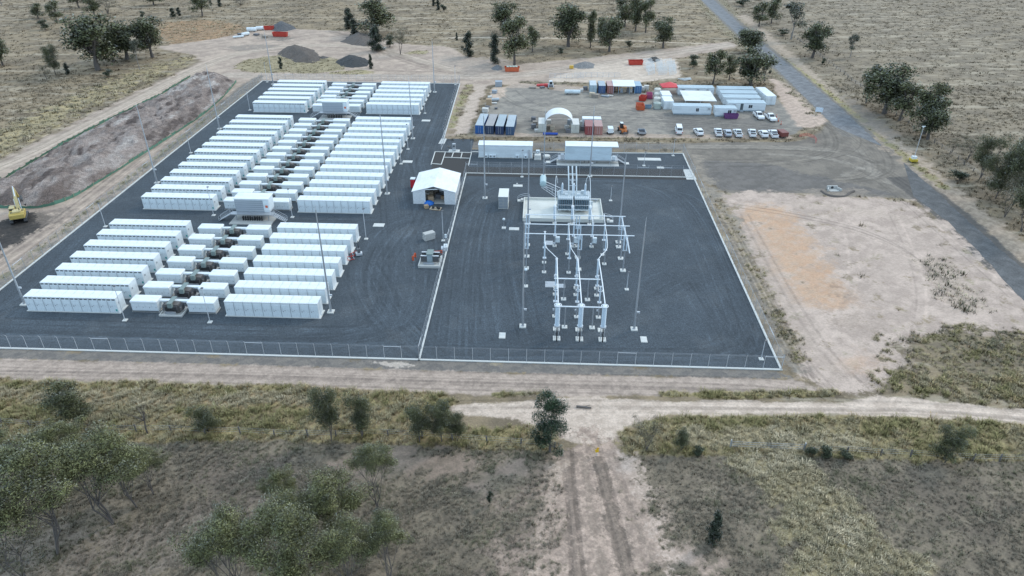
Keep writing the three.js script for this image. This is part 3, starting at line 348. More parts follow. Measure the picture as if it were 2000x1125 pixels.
// raised switchrooms in front of the middle and far blocks
function switchroom(z, label) {
  const t = thing('raised_switchroom', label, 'switchroom', -66.8, 0, z, 0, 'raised switchrooms of the battery yard');
  const W = 7.6, D = 3.0, Y = 1.9, Hh = 3.0;
  mesh('slab', G_().on(9.4, 0.25, 4.6, W / 2, 0, 0.6).g(), concrete, t);
  const st = G_(); for (const x of [0.2, W / 2, W - 0.2]) for (const q of [0.9, -D + 0.3]) st.on(0.16, Y - 0.25, 0.16, x, 0.25, q); mesh('stilt', st.g(), galv, t);
  const bay = G_(); for (let i = 0; i < 9; i++) bay.on(0.18, 0.9, 0.5, 1.7 + i * 0.52, 0.25, 0.9); mesh('cable_entries', bay.g(), black, t);
  mesh('platform', G_().box(W + 1.6, 0.14, 1.5, W / 2, Y - 0.07, 0.75).box(W, 0.2, D, W / 2, Y - 0.1, -D / 2).g(), galv, t);
  mesh('housing', G_().round(W, Hh, D, 0.05, W / 2, Y, -D / 2).g(), offWhite, t);
  mesh('roof', G_().round(W + 0.3, 0.16, D + 0.4, 0.05, W / 2, Y + Hh, -D / 2).g(), roofWhite, t);
  const lv = mesh('louvre_wall', G_().box(W - 1.3, Hh - 0.35, 0.06, (W - 1.3) / 2 + 0.05, Y + Hh / 2 - 0.1, 0.04).g(), louvre, t);
  for (let i = 0; i < 5; i++) { const s = mesh('slat', G_().box(W - 1.4, 0.05, 0.05, (W - 1.3) / 2 + 0.05, Y + 0.35 + i * 0.5, 0.09).g(), galvLight, lv); }
  mesh('warning_sign', G_().box(0.55, 0.55, 0.04, W - 0.55, Y + 1.3, 0.05).g(), orangeRed, t);
  const rail = G_(); for (let i = 0; i <= 6; i++) rail.bar([-0.7 + i * 1.53, Y, 1.45], [-0.7 + i * 1.53, Y + 1.05, 1.45], 0.025); rail.bar([-0.7, Y + 1.05, 1.45], [W + 0.75, Y + 1.05, 1.45], 0.03).bar([-0.7, Y + 0.55, 1.45], [W + 0.75, Y + 0.55, 1.45], 0.022); mesh('handrail', rail.g(), galv, t);
  for (const s of [-1, 1]) {
    const x0 = s < 0 ? -0.8 : W + 0.8, x1 = x0 + s * 2.9, g = G_(), r = G_();
    for (const q of [0.15, 1.35]) { g.sq([x0, Y - 0.1, q], [x1, 0.15, q], 0.12); r.bar([x0, Y + 1, q], [x1, 1.1, q], 0.03).bar([x0, Y + 0.5, q], [x1, 0.6, q], 0.022).bar([x1, 0, q], [x1, 1.1, q], 0.03).bar([x0, Y, q], [x0, Y + 1, q], 0.03); }
    const stair = mesh('stair', g.g(), galv, t); mesh('handrail', r.g(), galvLight, stair);
    for (let i = 0; i < 9; i++) mesh('tread', G_().box(0.27, 0.04, 1.1, x0 + (x1 - x0) * (i + 0.5) / 9, Y - 0.05 - (Y - 0.15) * (i + 0.5) / 9, 0.75).g(), galv, stair);
  }
}
switchroom(-142.9, 'white raised switchroom with silver front and stairs, before the middle block');
switchroom(-215.4, 'white raised switchroom with silver front and stairs, before the far block');

// ---------------------------------------------------------------- perimeter fences: kerb, posts with a cranked arm, wire mesh
const wireAlpha = (() => { const n = 64, d = new Uint8Array(n * n * 4); for (let j = 0; j < n; j++) for (let i = 0; i < n; i++) { const a = Math.min((i + j) % 16, 16 - (i + j) % 16), b = Math.min((i - j + 64) % 16, 16 - (i - j + 64) % 16), v = Math.min(a, b) < 1 ? 255 : 0; d.fill(v, (j * n + i) * 4, (j * n + i) * 4 + 3); d[(j * n + i) * 4 + 3] = 255; } const t = new THREE.DataTexture(d, n, n, THREE.RGBAFormat); t.wrapS = t.wrapT = THREE.RepeatWrapping; t.magFilter = THREE.LinearFilter; t.repeat.set(2, 2); t.needsUpdate = true; return t; })();
const wire = mat(0.42, 0.45, 0.48, 0.5, 0.3, { alphaMap: wireAlpha, transparent: true, side: THREE.DoubleSide });
const FH = 2.45, postGeo = G_().cyl(0.035, 0.035, FH, 0, 0, 0, 8).bar([0, FH, 0], [-0.34, FH + 0.42, 0], 0.025).g(), postGeoM = postGeo.clone().rotateY(Math.PI), cornerGeo = G_().cyl(0.06, 0.06, FH + 0.5, 0, 0, 0, 10).g();
function fence(label, pts, { step = 2.85, rails = [], side = 1, kerb = 0.34, kh = 0.14, metal = galv } = {}) {
  const t = thing('security_fence', label, 'fence', pts[0][0], 0, pts[0][1], 0, 'wire security fences of the compound');
  const [ox, oz] = pts[0]; let bay = 0;
  for (let s = 0; s < pts.length - 1; s++) {
    const a = pts[s], b = pts[s + 1], dx = b[0] - a[0], dz = b[1] - a[1], L = Math.hypot(dx, dz), ang = Math.atan2(-dz, dx), n = Math.max(1, Math.round(L / step));
    if (kerb) { const k = mesh('kerb', G_().on(L + (s ? 0 : kerb), kh, kerb, L / 2, 0.02, 0).g(), paleConcrete, t); k.position.set(a[0] - ox, 0, a[1] - oz); k.rotation.y = ang; }
    const pg = new THREE.PlaneGeometry(L, FH); pg.translate(L / 2, FH / 2 + 0.12, 0); const uv = pg.attributes.uv; for (let i = 0; i < uv.count; i++) uv.setXY(i, uv.getX(i) * L, uv.getY(i) * FH);
    const w = mesh('wire_mesh', pg, wire, t); w.position.set(a[0] - ox, 0, a[1] - oz); w.rotation.y = ang;
    const wr = mesh('top_wire', G_().bar([0, FH + 0.1, 0], [L, FH + 0.1, 0], 0.012, 4).bar([0, FH + 0.52, 0.34 * side], [L, FH + 0.52, 0.34 * side], 0.012, 4).g(), galv, t); wr.position.copy(w.position); wr.rotation.y = ang;
    for (let i = s ? 1 : 0; i <= n; i++, bay++) {
      const end = i === 0 || i === n, p = mesh('post', end ? cornerGeo : postGeo, metal, t); p.position.set(a[0] - ox + dx * i / n, 0.12, a[1] - oz + dz * i / n); p.rotation.y = ang + (side > 0 ? Math.PI / 2 : -Math.PI / 2);
      if (i < n && rails.includes(bay)) { const r = mesh('brace_rail', G_().bar([0, FH - 0.05, 0], [L / n, FH - 0.05, 0], 0.045).g(), galvLight, t); r.position.set(p.position.x, 0.12, p.position.z); r.rotation.y = ang; }
    }
  }
  return t;
}
fence('wire security fence with pale kerb along the front of the battery yard', [[-100, -92.8], [-18.5, -92.8]], { rails: [10, 19, 27], side: 1, metal: galvLight });
fence('wire security fence with pale kerb along the front of the substation', [[-18.5, -92.8], [39.3, -92.8]], { rails: [11, 19], side: 1, metal: galvLight });
fence('wire security fence on the left side of the battery yard', [[-99.8, -92.8], [-99.7, -255.6]], { rails: [8, 17, 26, 35, 44], side: 1 });
fence('wire security fence along the far end of the battery yard', [[-99.7, -255.6], [-28.7, -255.6]], { side: 1, rails: [3, 12] });
fence('wire security fence on the right of the far battery block', [[-28.7, -255.6], [-27.4, -198]], { side: 1, rails: [2, 10] });
fence('dividing fence between the battery yard and the substation', [[-18.5, -92.8], [-18.5, -172.3]], { side: 1, kerb: 0.3, rails: [0, 14] });
fence('wire security fence on the right side of the substation', [[39.3, -92.8], [39.4, -189.3]], { side: -1, rails: [2, 14, 24] });
fence('inner fence behind the transformer with diagonal braces', [[-18.5, -172.3], [39.4, -172.3]], { side: -1, kerb: 0.3, rails: [0, 7, 15, 17] });
fence('low back fence behind the two control buildings', [[39.4, -189.3], [-18.5, -187.6]], { side: 1, kerb: 0.32, step: 3.2 });
{ // sliding gate and its pale apron at the right corner
  const t = thing('fence_gate', 'metal gate standing open beside the far battery block', 'gate', -26.9, 0, -198, 0);
  mesh('frame', G_().bar([0, 0.2, 0], [0, 2.6, 0], 0.05).bar([0, 0.2, 9.5], [0, 2.6, 9.5], 0.05).bar([0, 2.6, 0], [0, 2.6, 9.5], 0.045).bar([0, 0.2, 0], [0, 0.2, 9.5], 0.045).bar([0, 1.4, 0], [0, 1.4, 9.5], 0.03).g(), galvLight, t);
  const pg = new THREE.PlaneGeometry(9.5, 2.4); pg.rotateY(Math.PI / 2); pg.translate(0, 1.4, 4.75); const uv = pg.attributes.uv; for (let i = 0; i < 4; i++) uv.setXY(i, uv.getX(i) * 9.5, uv.getY(i) * 2.4); mesh('wire_mesh', pg, wire, t);
  const b = G_(); for (let i = 1; i < 6; i++) b.bar([0, 0.2, i * 1.58], [0, 2.6, i * 1.58], 0.022); mesh('upright', b.g(), galv, t);
}
struct('concrete_apron', flat([[37.56, -177.72], [39.69, -177.82], [39.92, -170.95], [37.34, -170.82]], 0.05), paleConcrete);
struct('concrete_apron', flat([[-28.06, -197.93], [-26.45, -198.01], [-26.67, -193.73], [-28.4, -193.64]], 0.045), paleConcrete);

// ---------------------------------------------------------------- masts, lamp poles, pit lids
const masts = [[[-92.14, -106.07], 19.8, 'tall lightning mast by the front left corner of the battery yard'], [[-94.14, -162.08], 20.05, 'tall lightning mast left of the middle battery block, near its front'], [[-94.56, -202.86], 18.96, 'tall lightning mast left of the middle battery block, near its back'], [[-94.38, -251.2], 18.59, 'tall lightning mast at the back left corner of the far block'],
  [[-36.32, -106.14], 21.34, 'tall lightning mast at the front right end of the near battery block'], [[-36.12, -158.25], 20.5, 'tall lightning mast right of the middle battery block, near its front'], [[-36.2, -197.42], 17.66, 'tall lightning mast right of the middle battery block, near its back'], [[-36.18, -244.47], 17.88, 'tall lightning mast at the back right corner of the far block'],
  [[-12.51, -156.86], 21.31, 'tall lightning mast left of the grey cubicle in the substation'], [[13.09, -171.79], 18.37, 'tall lightning mast behind the big transformer, in front of the raised control building'], [[1.34, -171.54], 17.63, 'tall lightning mast behind the green oil conservator'], [[-2.05, -103.14], 21.26, 'tall lightning mast at the front left of the switchyard'],
  [[-2.04, -143.67], 18.53, 'tall lightning mast by the front left corner of the transformer bund'], [[17.18, -135.52], 20.02, 'tall lightning mast right of the transformer bund'], [[17.11, -103.13], 21.26, 'tall lightning mast at the front right of the switchyard']];
for (const [[x, z], h, label] of masts) {
  const t = thing('lightning_mast', label, 'mast', x, 0, z, 0, 'tall lightning masts');
  mesh('footing', G_().on(1.15, 0.22, 1.15, 0, 0.02, 0).g(), paleConcrete, t); mesh('flange', G_().cyl(0.3, 0.3, 0.06, 0, 0.24, 0).g(), galv, t);
  mesh('pole', G_().cyl(0.2, 0.085, h - 1.6, 0, 0.24, 0, 10).g(), galv, t); mesh('spike', G_().cyl(0.05, 0.015, 1.5, 0, h - 1.4, 0, 6).g(), galvLight, t); mesh('junction_box', G_().box(0.5, 0.28, 0.22, 0.4, 3.6, 0.05).box(0.25, 0.08, 0.08, 0.18, 3.6, 0.05).g(), galvLight, t);
}
const poles = [[244.6, 626, 557, 'in front of the near left battery bank'], [410.4, 629.8, 561, 'in front of the near right inverter cabinet'], [206.2, 442.9, 396, 'left of the near block, at its back'], [373, 299, 263.7, 'left of the middle block, halfway along'], [417.5, 421, 363.8, 'before the front left bank of the middle block'], [488.2, 215.4, 176, 'left of the front bank of the far block'], [522, 160.7, 122, 'at the back left corner of the battery yard'], [571.3, 424.7, 368, 'beside the stairs of the middle switchroom'], [715.3, 467.2, 406.4, 'right of the near block, at its back'], [783.5, 320.5, 269, 'right of the middle block, towards the front'], [797, 291.9, 242, 'right of the middle block, halfway along'], [830, 221.7, 175, 'right of the front bank of the far block'], [889.5, 166, 128, 'at the back right corner of the battery yard'], [865.9, 470.4, 410.6, 'by the dividing fence near the spare transformer'], [1019.5, 345.9, 292.4, 'behind the inner fence, before the low control building'], [1486.4, 702, 663.5, 'at the front right corner of the substation'], [1224, 565.9, 530, 'right of the busbar portals'], [1192.4, 392.4, 362.6, 'right of the transformer bund, towards the back'], [1257.5, 324, 296, 'by the white slab right of the raised control building'], [1314.4, 304.4, 272, 'at the back right corner of the substation']];
for (const [[x, z], h, label] of [[[-71.48, -101.82], 7.19, 0], [[-56.46, -101.91], 7.16, 1], [[-94.15, -137.69], 5.72, 2], [[-94.63, -182.94], 5.09, 3], [[-72.88, -144.43], 7.1, 4], [[-92.07, -221.36], 6.42, 5], [[-97.44, -253.91], 6.94, 6], [[-54.9, -144.32], 7.02, 7], [[-36.12, -134.55], 7.22, 8], [[-36.17, -177.77], 7.2, 9], [[-36.16, -188.76], 7.25, 10], [[-36.13, -221.01], 7.54, 11], [[-30.09, -254.08], 6.78, 12], [[-19.71, -134.59], 7.09, 13], [[-4.12, -170.46], 7.26, 14], [[36.82, -95.48], 3.9, 15], [[17.12, -116.37], 3.98, 16], [[17.19, -156.88], 3.88, 17], [[27.66, -179.73], 3.95, 18], [[36.44, -187.53], 4.68, 19]]) {
  const t = thing('lamp_pole', 'slim lamp pole ' + poles[label][3], 'lamp pole', x, 0, z, 0, 'slim lamp poles of the compound');
  mesh('footing', G_().on(0.75, 0.14, 0.75, 0, 0.02, 0).g(), paleConcrete, t); mesh('pole', G_().cyl(0.075, 0.05, h - 0.3, 0, 0.16, 0, 8).g(), galvLight, t); mesh('lamp_head', G_().box(0.42, 0.12, 0.3, 0.12, h - 0.12, 0.05, 0.25).g(), steelDark, t);
}
for (const [p, w, d, label] of [[[-34.77, -213.81], 2.6, 1.6, 'right of the far battery block'], [[-34.74, -179.39], 2.6, 1.6, 'right of the middle battery block'], [[-34.76, -141.23], 2.4, 1.6, 'behind the shed end of the near battery block'], [[-4.96, -164.7], 2.3, 1.3, 'behind the grey cubicle'], [[-5, -140.86], 2.2, 1.3, 'left of the transformer bund'], [[-5.45, -100.19], 1.1, 1.7, 'left of the switchyard front'], [[18.43, -100.12], 1.1, 1.7, 'right of the switchyard front'], [[31.8, -178.5], 1.8, 1.2, 'behind the inner fence on the right'], [[29.64, -184.47], 6.2, 1.9, 'right of the raised control building'], [[-5.2, -166.07], 0.4, 0.4, 'beside the inner fence']])
  { const t = tag(mesh('pit_lid', G_().on(w, 0.1, d, 0, 0.02, 0).on(w - 0.2, 0.03, d - 0.2, 0, 0.12, 0).g(), paleConcrete), 'flat pale concrete pit lid ' + label, 'pit lid', 'pit lids in the gravel'); t.position.set(p[0], 0, p[1]); }

// ---------------------------------------------------------------- substation
const PH = [3.75, 7.58, 11.42], phName = ['left', 'middle', 'right'];
const foot = (t, x = 0, z = 0, w = 0.8) => mesh('footing', G_().on(w, 0.2, w, x, 0.02, z).g(), paleConcrete, t);
function shedStack(g, r, y0, y1, x = 0, z = 0, n = 14) { g.cyl(r * 0.72, r * 0.72, y1 - y0, x, y0, z, 12); for (let i = 0; i < n; i++) g.cyl(r, r * 0.74, (y1 - y0) / n * 0.6, x, y0 + (y1 - y0) * i / n, z, 14); return g; }
PH.forEach((x, i) => {
  const t = thing('cable_termination', `tall pale blue cable termination with black cable, ${phName[i]} of the three at the switchyard front`, 'cable termination', x, 0, -99.9, 0, 'cable terminations');
  foot(t, 0, 0.2, 1.25); foot(t, 0, -2.6, 1.15);
  mesh('stand', G_().sq([-0.3, 0.2, 0.25], [-0.3, 2.55, -0.2], 0.08).sq([0.3, 0.2, 0.25], [0.3, 2.55, -0.2], 0.08).sq([-0.3, 0.2, -0.7], [-0.3, 2.55, -0.3], 0.08).sq([0.3, 0.2, -0.7], [0.3, 2.55, -0.3], 0.08).box(0.9, 0.1, 0.9, 0, 2.55, 0).box(0.7, 0.06, 0.06, 0, 1.3, 0.02).g(), galv, t);
  mesh('cable', G_().tube([[0, 0.1, 0.85], [0, 0.8, 0.78], [0, 1.8, 0.6], [0, 2.4, 0.3], [0, 2.62, 0.05]], 0.11, 10, 8).g(), black, t);
  mesh('flange', G_().cyl(0.52, 0.52, 0.16, 0, 2.6, 0, 20).g(), galvLight, t);
  mesh('insulator', shedStack(G_(), 0.4, 2.76, 6.6, 0, 0, 22).g(), porcelain, t);
  const ring = new THREE.TorusGeometry(0.55, 0.07, 8, 24); ring.rotateX(Math.PI / 2); ring.translate(0, 6.7, 0); mesh('corona_ring', ring, alu, t);
  mesh('top_cap', G_().cyl(0.42, 0.34, 0.22, 0, 6.6, 0, 16).cyl(0.06, 0.06, 0.4, 0, 6.8, 0, 8).g(), alu, t);
});
PH.forEach((x, i) => tag(mesh('busbar', G_().bar([x, 7.15, -99.9], [x + 0.05, 6.9, -106.5], 0.1, 8).bar([x + 0.05, 6.9, -106.5], [x + 0.05, 6.45, -116.4], 0.1, 8).g(), alu), `white sloping tube busbar over the ${phName[i]} phase of the switchyard`, 'busbar', 'sloping busbars'));
for (const [z, h, xs, label] of [[-103.2, 4.3, [5.16, 9.9], 'low cross beam on two posts just behind the cable terminations'], [-112.3, 4.47, [5.18, 9.55], 'low cross beam on two posts in the middle of the switchyard']]) {
  const t = thing('support_beam', label, 'support beam', 0, 0, z, 0, 'low cross beams');
  mesh('beam', G_().bar([3.3, h, 0], [11.6, h, 0], 0.13, 8).g(), alu, t);
  for (const x of xs) { mesh('post', G_().cyl(0.11, 0.11, h - 0.2, x, 0.2, 0, 10).g(), galv, t); foot(t, x, 0, 0.95); }
}
function stander(name, cat, label, x, z, h, { r = 0.2, stand = 0.5, box = false, group, twin = false } = {}) {
  const t = thing(name, label, cat, x, 0, z, 0, group); foot(t, 0, 0, 0.85); const s = h * stand;
  mesh('post', G_().cyl(0.13, 0.13, s - 0.2, 0, 0.2, 0, 10).g(), galv, t); mesh('plate', G_().box(0.7, 0.08, 0.7, 0, s, 0).g(), galvLight, t);
  mesh('insulator', shedStack(G_(), r, s + 0.04, h - 0.25, 0, 0, 12).g(), porcelain, t);
  mesh('head', G_().cyl(r * 1.1, r * 0.8, 0.3, 0, h - 0.27, 0, 12).box(0.5, 0.08, 0.12, 0, h, 0).g(), alu, t);
  if (box) { mesh('control_box', G_().on(0.95, 1.15, 0.6, 0.55, s * 0.35, -0.35).g(), offWhite, t); mesh('bracket', G_().box(0.4, 0.1, 0.12, 0.2, s * 0.35 + 0.7, -0.15).g(), galv, t); }
  return t;
}
PH.forEach((x, i) => {
  const P = phName[i];
  const d2 = stander('surge_arrester', 'surge arrester', `slim surge arrester on a post, ${P} phase, behind the front cross beam`, x - 0.25, -106.5, 6.5, { r: 0.15, group: 'switchyard arresters' }); mesh('counter', G_().box(0.3, 0.3, 0.2, -0.25, 1.6, 0.1).g(), galvLight, d2);
  const r2 = new THREE.TorusGeometry(0.36, 0.05, 8, 18); r2.rotateX(Math.PI / 2); r2.translate(0, 5.6, 0); mesh('grading_ring', r2, alu, d2);
  const d1 = stander('current_transformer', 'current transformer', `current transformer on a post, ${P} phase, behind the second cross beam`, x, -116.4, 6.3, { r: 0.21, stand: 0.42, group: 'current transformers' }); mesh('secondary_box', G_().box(0.45, 0.6, 0.4, 0, 2.3, 0.35).g(), ductGrey, d1);
  stander('voltage_transformer', 'voltage transformer', `short voltage transformer in front of the current transformer, ${P} phase`, x - 0.1, -113.9, 4.4, { r: 0.16, group: 'voltage transformers' });
  const br = stander('circuit_breaker', 'circuit breaker', `circuit breaker with grey control box, ${P} phase, under the rear busbar`, x, -133.2, 5.6, { r: 0.18, stand: 0.46, box: true, group: 'circuit breakers' });
  mesh('foot_box', G_().box(0.45, 0.35, 0.35, -0.1, 0.75, 0.1).g(), galvLight, br);
  const ar = stander('line_arrester', 'surge arrester', `thick blue arrester before the transformer bund, ${P} phase`, x + 0.1, -143.9, 4.5, { r: 0.34, stand: 0.3, group: 'arresters before the transformer' });
});
// main busbars over three rows of supports
const busX = [-1.95, 8.35, 17.05];
[[-123.5, 7.75, 'front'], [-128.4, 7.4, 'middle'], [-133.4, 7.1, 'rear']].forEach(([z, h, nm], k) => {
  tag(mesh('busbar', G_().bar([-2.5, h, z], [18.6 - k * 0.35, h, z], 0.1, 8).g(), alu), `long horizontal tube busbar, ${nm} one of the three across the switchyard`, 'busbar', 'cross busbars');
  busX.forEach((x, j) => {
    const t = thing('busbar_support', `tall busbar support with twin insulators, ${phName[j]} end of the ${nm} busbar`.replace('middle end', 'centre'), 'busbar support', x, 0, z, 0, 'busbar supports');
    foot(t, 0, 0, 1.1); mesh('post', G_().cyl(0.16, 0.13, h * 0.58 - 0.2, 0, 0.2, 0, 10).g(), galv, t); mesh('crossarm', G_().box(0.9, 0.14, 0.3, 0, h * 0.58, 0).g(), galv, t);
    for (const s of [-0.28, 0.28]) mesh('insulator', shedStack(G_(), 0.15, h * 0.58 + 0.07, h - 0.12, s, 0, 12).g(), porcelain, t);
    mesh('clamp', G_().box(0.8, 0.1, 0.2, 0, h - 0.1, 0).g(), alu, t);
    if (j === 2) mesh('raised_blade', G_().bar([0.1, h, -0.2], [0.75, h * 0.62, 1.6], 0.13, 8).g(), alu, t);
  });
});
// pairs of posts that carry the risers from the current transformers to the busbars
const pairs = [[[1.58, -122.12], [1.57, -125.99]], [[6.37, -122.16], [6.32, -129.79]], [[13.56, -125.93], [13.51, -129.78]]];
pairs.forEach(([a, b], i) => {
  stander('post_insulator', 'post insulator', `front post insulator of the ${phName[i]} riser pair`, a[0], a[1], 6.6, { r: 0.17, group: 'riser post insulators' });
  stander('post_insulator', 'post insulator', `rear post insulator of the ${phName[i]} riser pair`, b[0], b[1], 7.0, { r: 0.17, group: 'riser post insulators' });
  tag(mesh('riser_conductor', G_().tube([[PH[i], 6.45, -116.4], [PH[i] + (a[0] - PH[i]) * 0.35, 6.2, -118.5], [a[0] + (PH[i] - a[0]) * 0.15, 6.3, -120.6], [a[0], 6.7, a[1]], [b[0], 7.1, b[1]], [b[0] + 0.02, 7.6, [-123.6, -128.3, -133.3][i]]], 0.07, 40, 6).g(), alu), `curved white conductor rising from the ${phName[i]} current transformer to the busbars`, 'conductor', 'curved risers');
  tag(mesh('drop_conductor', G_().tube([[PH[i], 7.1, -133.4], [PH[i], 5.7, -133.25], [PH[i], 5.4, -138], [PH[i] + 0.1, 4.65, -143.9], [PH[i] + 0.1, 6.5, -146.2], [PH[i] * 0.96 + 0.35, 9.2, -148.9], [PH[i] * 0.86 + 1.0, 8.2, -150.4], [PH[i] * 0.82 + 1.35, 6.6, -151.2]], 0.06, 50, 6).g(), alu), `white conductor looping over the ${phName[i]} arrester onto the transformer`, 'conductor', 'transformer loops');
});
for (const [p, w, d, l] of [[[2.46, -134.58], 1.9, 1.9, 'left of the circuit breakers'], [[2.9, -117.56], 2.2, 2.2, 'left of the current transformers'], [[4.74, -117.08], 1.7, 1.5, 'right of the left current transformer']]) { const o = tag(mesh('earth_mat', G_().on(w, 0.07, d, 0, 0.03, 0).on(w - 0.2, 0.02, d - 0.2, 0, 0.1, 0).g(), galv), `grey square earth mat ${l}`, 'earth mat', 'earth mats'); o.position.set(p[0], 0, p[1]); }
for (const [p, l, h] of [[[-1.89, -116.58], 'left of the busbar portals', 3.4], [[-7.25, -141.13], 'with a white dome head, left of the transformer bund', 1.9]]) { const t = thing('instrument_post', `small instrument post ${l}`, 'instrument post', p[0], 0, p[1], 0); foot(t, 0, 0, 0.9); mesh('post', G_().cyl(0.06, 0.06, h, 0, 0.2, 0, 8).g(), galv, t); mesh('head', new THREE.SphereGeometry(0.3, 12, 8).translate(0, h + 0.3, 0), offWhite, t); }
// transformer bund
{
  const t = thing('transformer_bund', 'pale concrete bund round the big transformer', 'bund', 5.75, 0, -150.5, 0), W = 18, D = 11.3, wh = 0.85;
  const cream = mat(0.7, 0.69, 0.63, 0.85, 0, { map: grainTex });
  mesh('floor', G_().on(W - 0.3, 0.3, D - 0.3, 0, 0.02, 0).g(), cream, t);
  for (const s of [-1, 1]) { mesh('wall', G_().on(W, wh, 0.22, 0, 0.02, s * (D / 2 - 0.11)).g(), cream, t); mesh('wall', G_().on(0.22, wh - 0.004, D - 0.44, s * (W / 2 - 0.11), 0.02, 0).g(), cream, t); }
  for (const [x, z, s] of [[-W / 2 + 0.9, -D / 2 + 0.6, -1], [W / 2 - 0.3, D / 2 - 0.6, 1]]) {
    const st = mesh('step_stile', G_().on(0.9, 0.3, 1.0, x + s * 2.0, 0.02, z).on(0.6, 0.62, 0.9, x + s * 1.3, 0.02, z).g(), paleConcrete, t), h = G_();
    for (const q of [-0.5, 0.5]) h.tube([[x - s * 0.6, 0.4, z + q], [x - s * 0.3, 1.7, z + q], [x + s * 0.8, 1.75, z + q], [x + s * 2.3, 1.1, z + q], [x + s * 2.4, 0.1, z + q]], 0.035, 16, 6); mesh('handrail', h.g(), galvLight, st);
  }
  const pipes = G_(); pipes.bar([W / 2 - 3.2, 0.9, -D / 2 + 0.7], [W / 2 - 0.6, 0.9, -D / 2 + 0.7], 0.14, 10).cyl(0.3, 0.3, 0.5, W / 2 - 2.6, 0.32, -D / 2 + 0.7, 12).cyl(0.25, 0.25, 0.45, W / 2 - 1.2, 0.32, -D / 2 + 0.7, 12); mesh('drain_valve', pipes.g(), galv, t);
}
{
  const t = thing('power_transformer', 'big grey power transformer with radiator banks and three rear ducts', 'transformer', 8.1, 0.32, -150.2, 0);
  const tg = mat(0.42, 0.47, 0.49, 0.45), tgl = mat(0.56, 0.61, 0.63, 0.42), rad = mat(0.14, 0.2, 0.25, 0.45);
  mesh('tank', G_().round(7.2, 3.1, 2.6, 0.1, 0, 0.4, -1.6).box(7.5, 0.16, 2.9, 0, 3.5, -1.6).g(), tg, t);
  mesh('skid', G_().box(7.4, 0.35, 0.4, 0, 0.2, -0.7).box(7.4, 0.35, 0.4, 0, 0.2, -2.5).g(), steelDark, t);
  for (const s of [-1, 1]) {
    const bank = mesh('radiator_bank', G_().box(3.35, 0.28, 1.5, s * 1.85, 3.55, 0.75).box(3.35, 0.2, 1.5, s * 1.85, 0.95, 0.75).g(), tgl, t);
    for (let i = 0; i < 8; i++) { mesh('fin', G_().round(0.24, 2.5, 1.35, 0.07, s * 1.85 - 1.45 + i * 0.415, 1.05, 0.75).g(), rad, bank); mesh('header_lobe', G_().round(0.36, 0.34, 1.42, 0.1, s * 1.85 - 1.45 + i * 0.415, 3.45, 0.75, 2).g(), tgl, bank); }
    mesh('walkway_rail', G_().bar([s * 1.85 - 1.7, 2.15, 1.6], [s * 1.85 + 1.7, 2.15, 1.6], 0.07).g(), galvLight, bank);
    for (let i = 0; i < 3; i++) mesh('fan', G_().cyl(0.48, 0.48, 0.24, s * 1.85 - 1.05 + i * 1.05, 0.62, 0.75, 16).g(), galvLight, bank);
    mesh('bank_leg', G_().cyl(0.1, 0.1, 0.6, s * 1.85 - 1.5, 0, 1.2).cyl(0.1, 0.1, 0.6, s * 1.85 + 1.5, 0, 1.2).g(), galv, bank);
  }
  for (let i = 0; i < 3; i++) { const x = -2.6 + i * 2.6; const b = mesh('bushing', shedStack(G_(), 0.24, 3.9, 6.1, x, -1.0, 12).g(), porcelain, t); mesh('turret', G_().cyl(0.45, 0.38, 0.55, x, 3.55, -1.0, 14).g(), tgl, b); mesh('cap', G_().cyl(0.2, 0.1, 0.3, x, 6.1, -1.0, 10).g(), alu, b); }
  for (let i = 0; i < 3; i++) { const x = -1.15 + i * 0.9; mesh('rear_duct', G_().bar([x + 0.1, 3.5, -2.3], [x, 6.2, -3.2], 0.13, 8).bar([x, 6.2, -3.2], [x - 0.15, 8.9, -5.0], 0.15, 8).g(), white, t); }
  mesh('duct_brace', G_().bar([-1.3, 7.4, -4.0], [0.75, 7.4, -4.0], 0.08).bar([-1.2, 6.2, -3.2], [0.75, 6.2, -3.2], 0.08).bar([-1.2, 5.0, -2.8], [0.75, 5.0, -2.8], 0.07).g(), galvLight, t);
  const cg = mat(0.4, 0.52, 0.53, 0.4), cons = new THREE.CylinderGeometry(0.72, 0.72, 3.4, 22); cons.rotateX(Math.PI / 2); cons.translate(-7.0, 7.6, 0.9); const cv = mesh('conservator', cons, cg, t);
  for (const z of [-0.85, 2.65]) { const e = new THREE.SphereGeometry(0.72, 18, 10); e.scale(1, 1, 0.28); e.translate(-7.0, 7.6, z); mesh('end_dome', e, cg, cv); }
  const fr = G_(); for (const z of [0.2, 1.5]) { fr.sq([-7.3, 6.9, z], [-3.6, 4.6, z - 1.6], 0.09).sq([-7.3, 6.2, z], [-3.6, 3.0, z - 1.6], 0.09).sq([-7.3, 6.9, z], [-7.3, 6.2, z], 0.08).sq([-6.1, 6.15, z - 0.5], [-6.1, 5.15, z - 0.5], 0.1).sq([-4.9, 5.4, z - 1.05], [-4.9, 4.1, z - 1.05], 0.1).sq([-7.3, 6.2, z], [-6.1, 6.15, z - 0.5], 0.08); } fr.sq([-7.3, 6.9, 0.2], [-7.3, 6.9, 1.5], 0.12).bar([-6.6, 7.0, -0.2], [-1.5, 4.2, -1.6], 0.08); mesh('conservator_frame', fr.g(), galvLight, t);
  const pp = G_(); for (const s of [-1, 1]) pp.bar([s * 3.3, 3.7, 0.2], [s * 3.3, 4.4, -1.4], 0.1).bar([s * 0.4, 3.75, 0.2], [s * 3.4, 3.75, 0.2], 0.1); pp.bar([-3.4, 4.1, -1.9], [3.4, 4.1, -1.9], 0.07); mesh('oil_pipe', pp.g(), tgl, t);
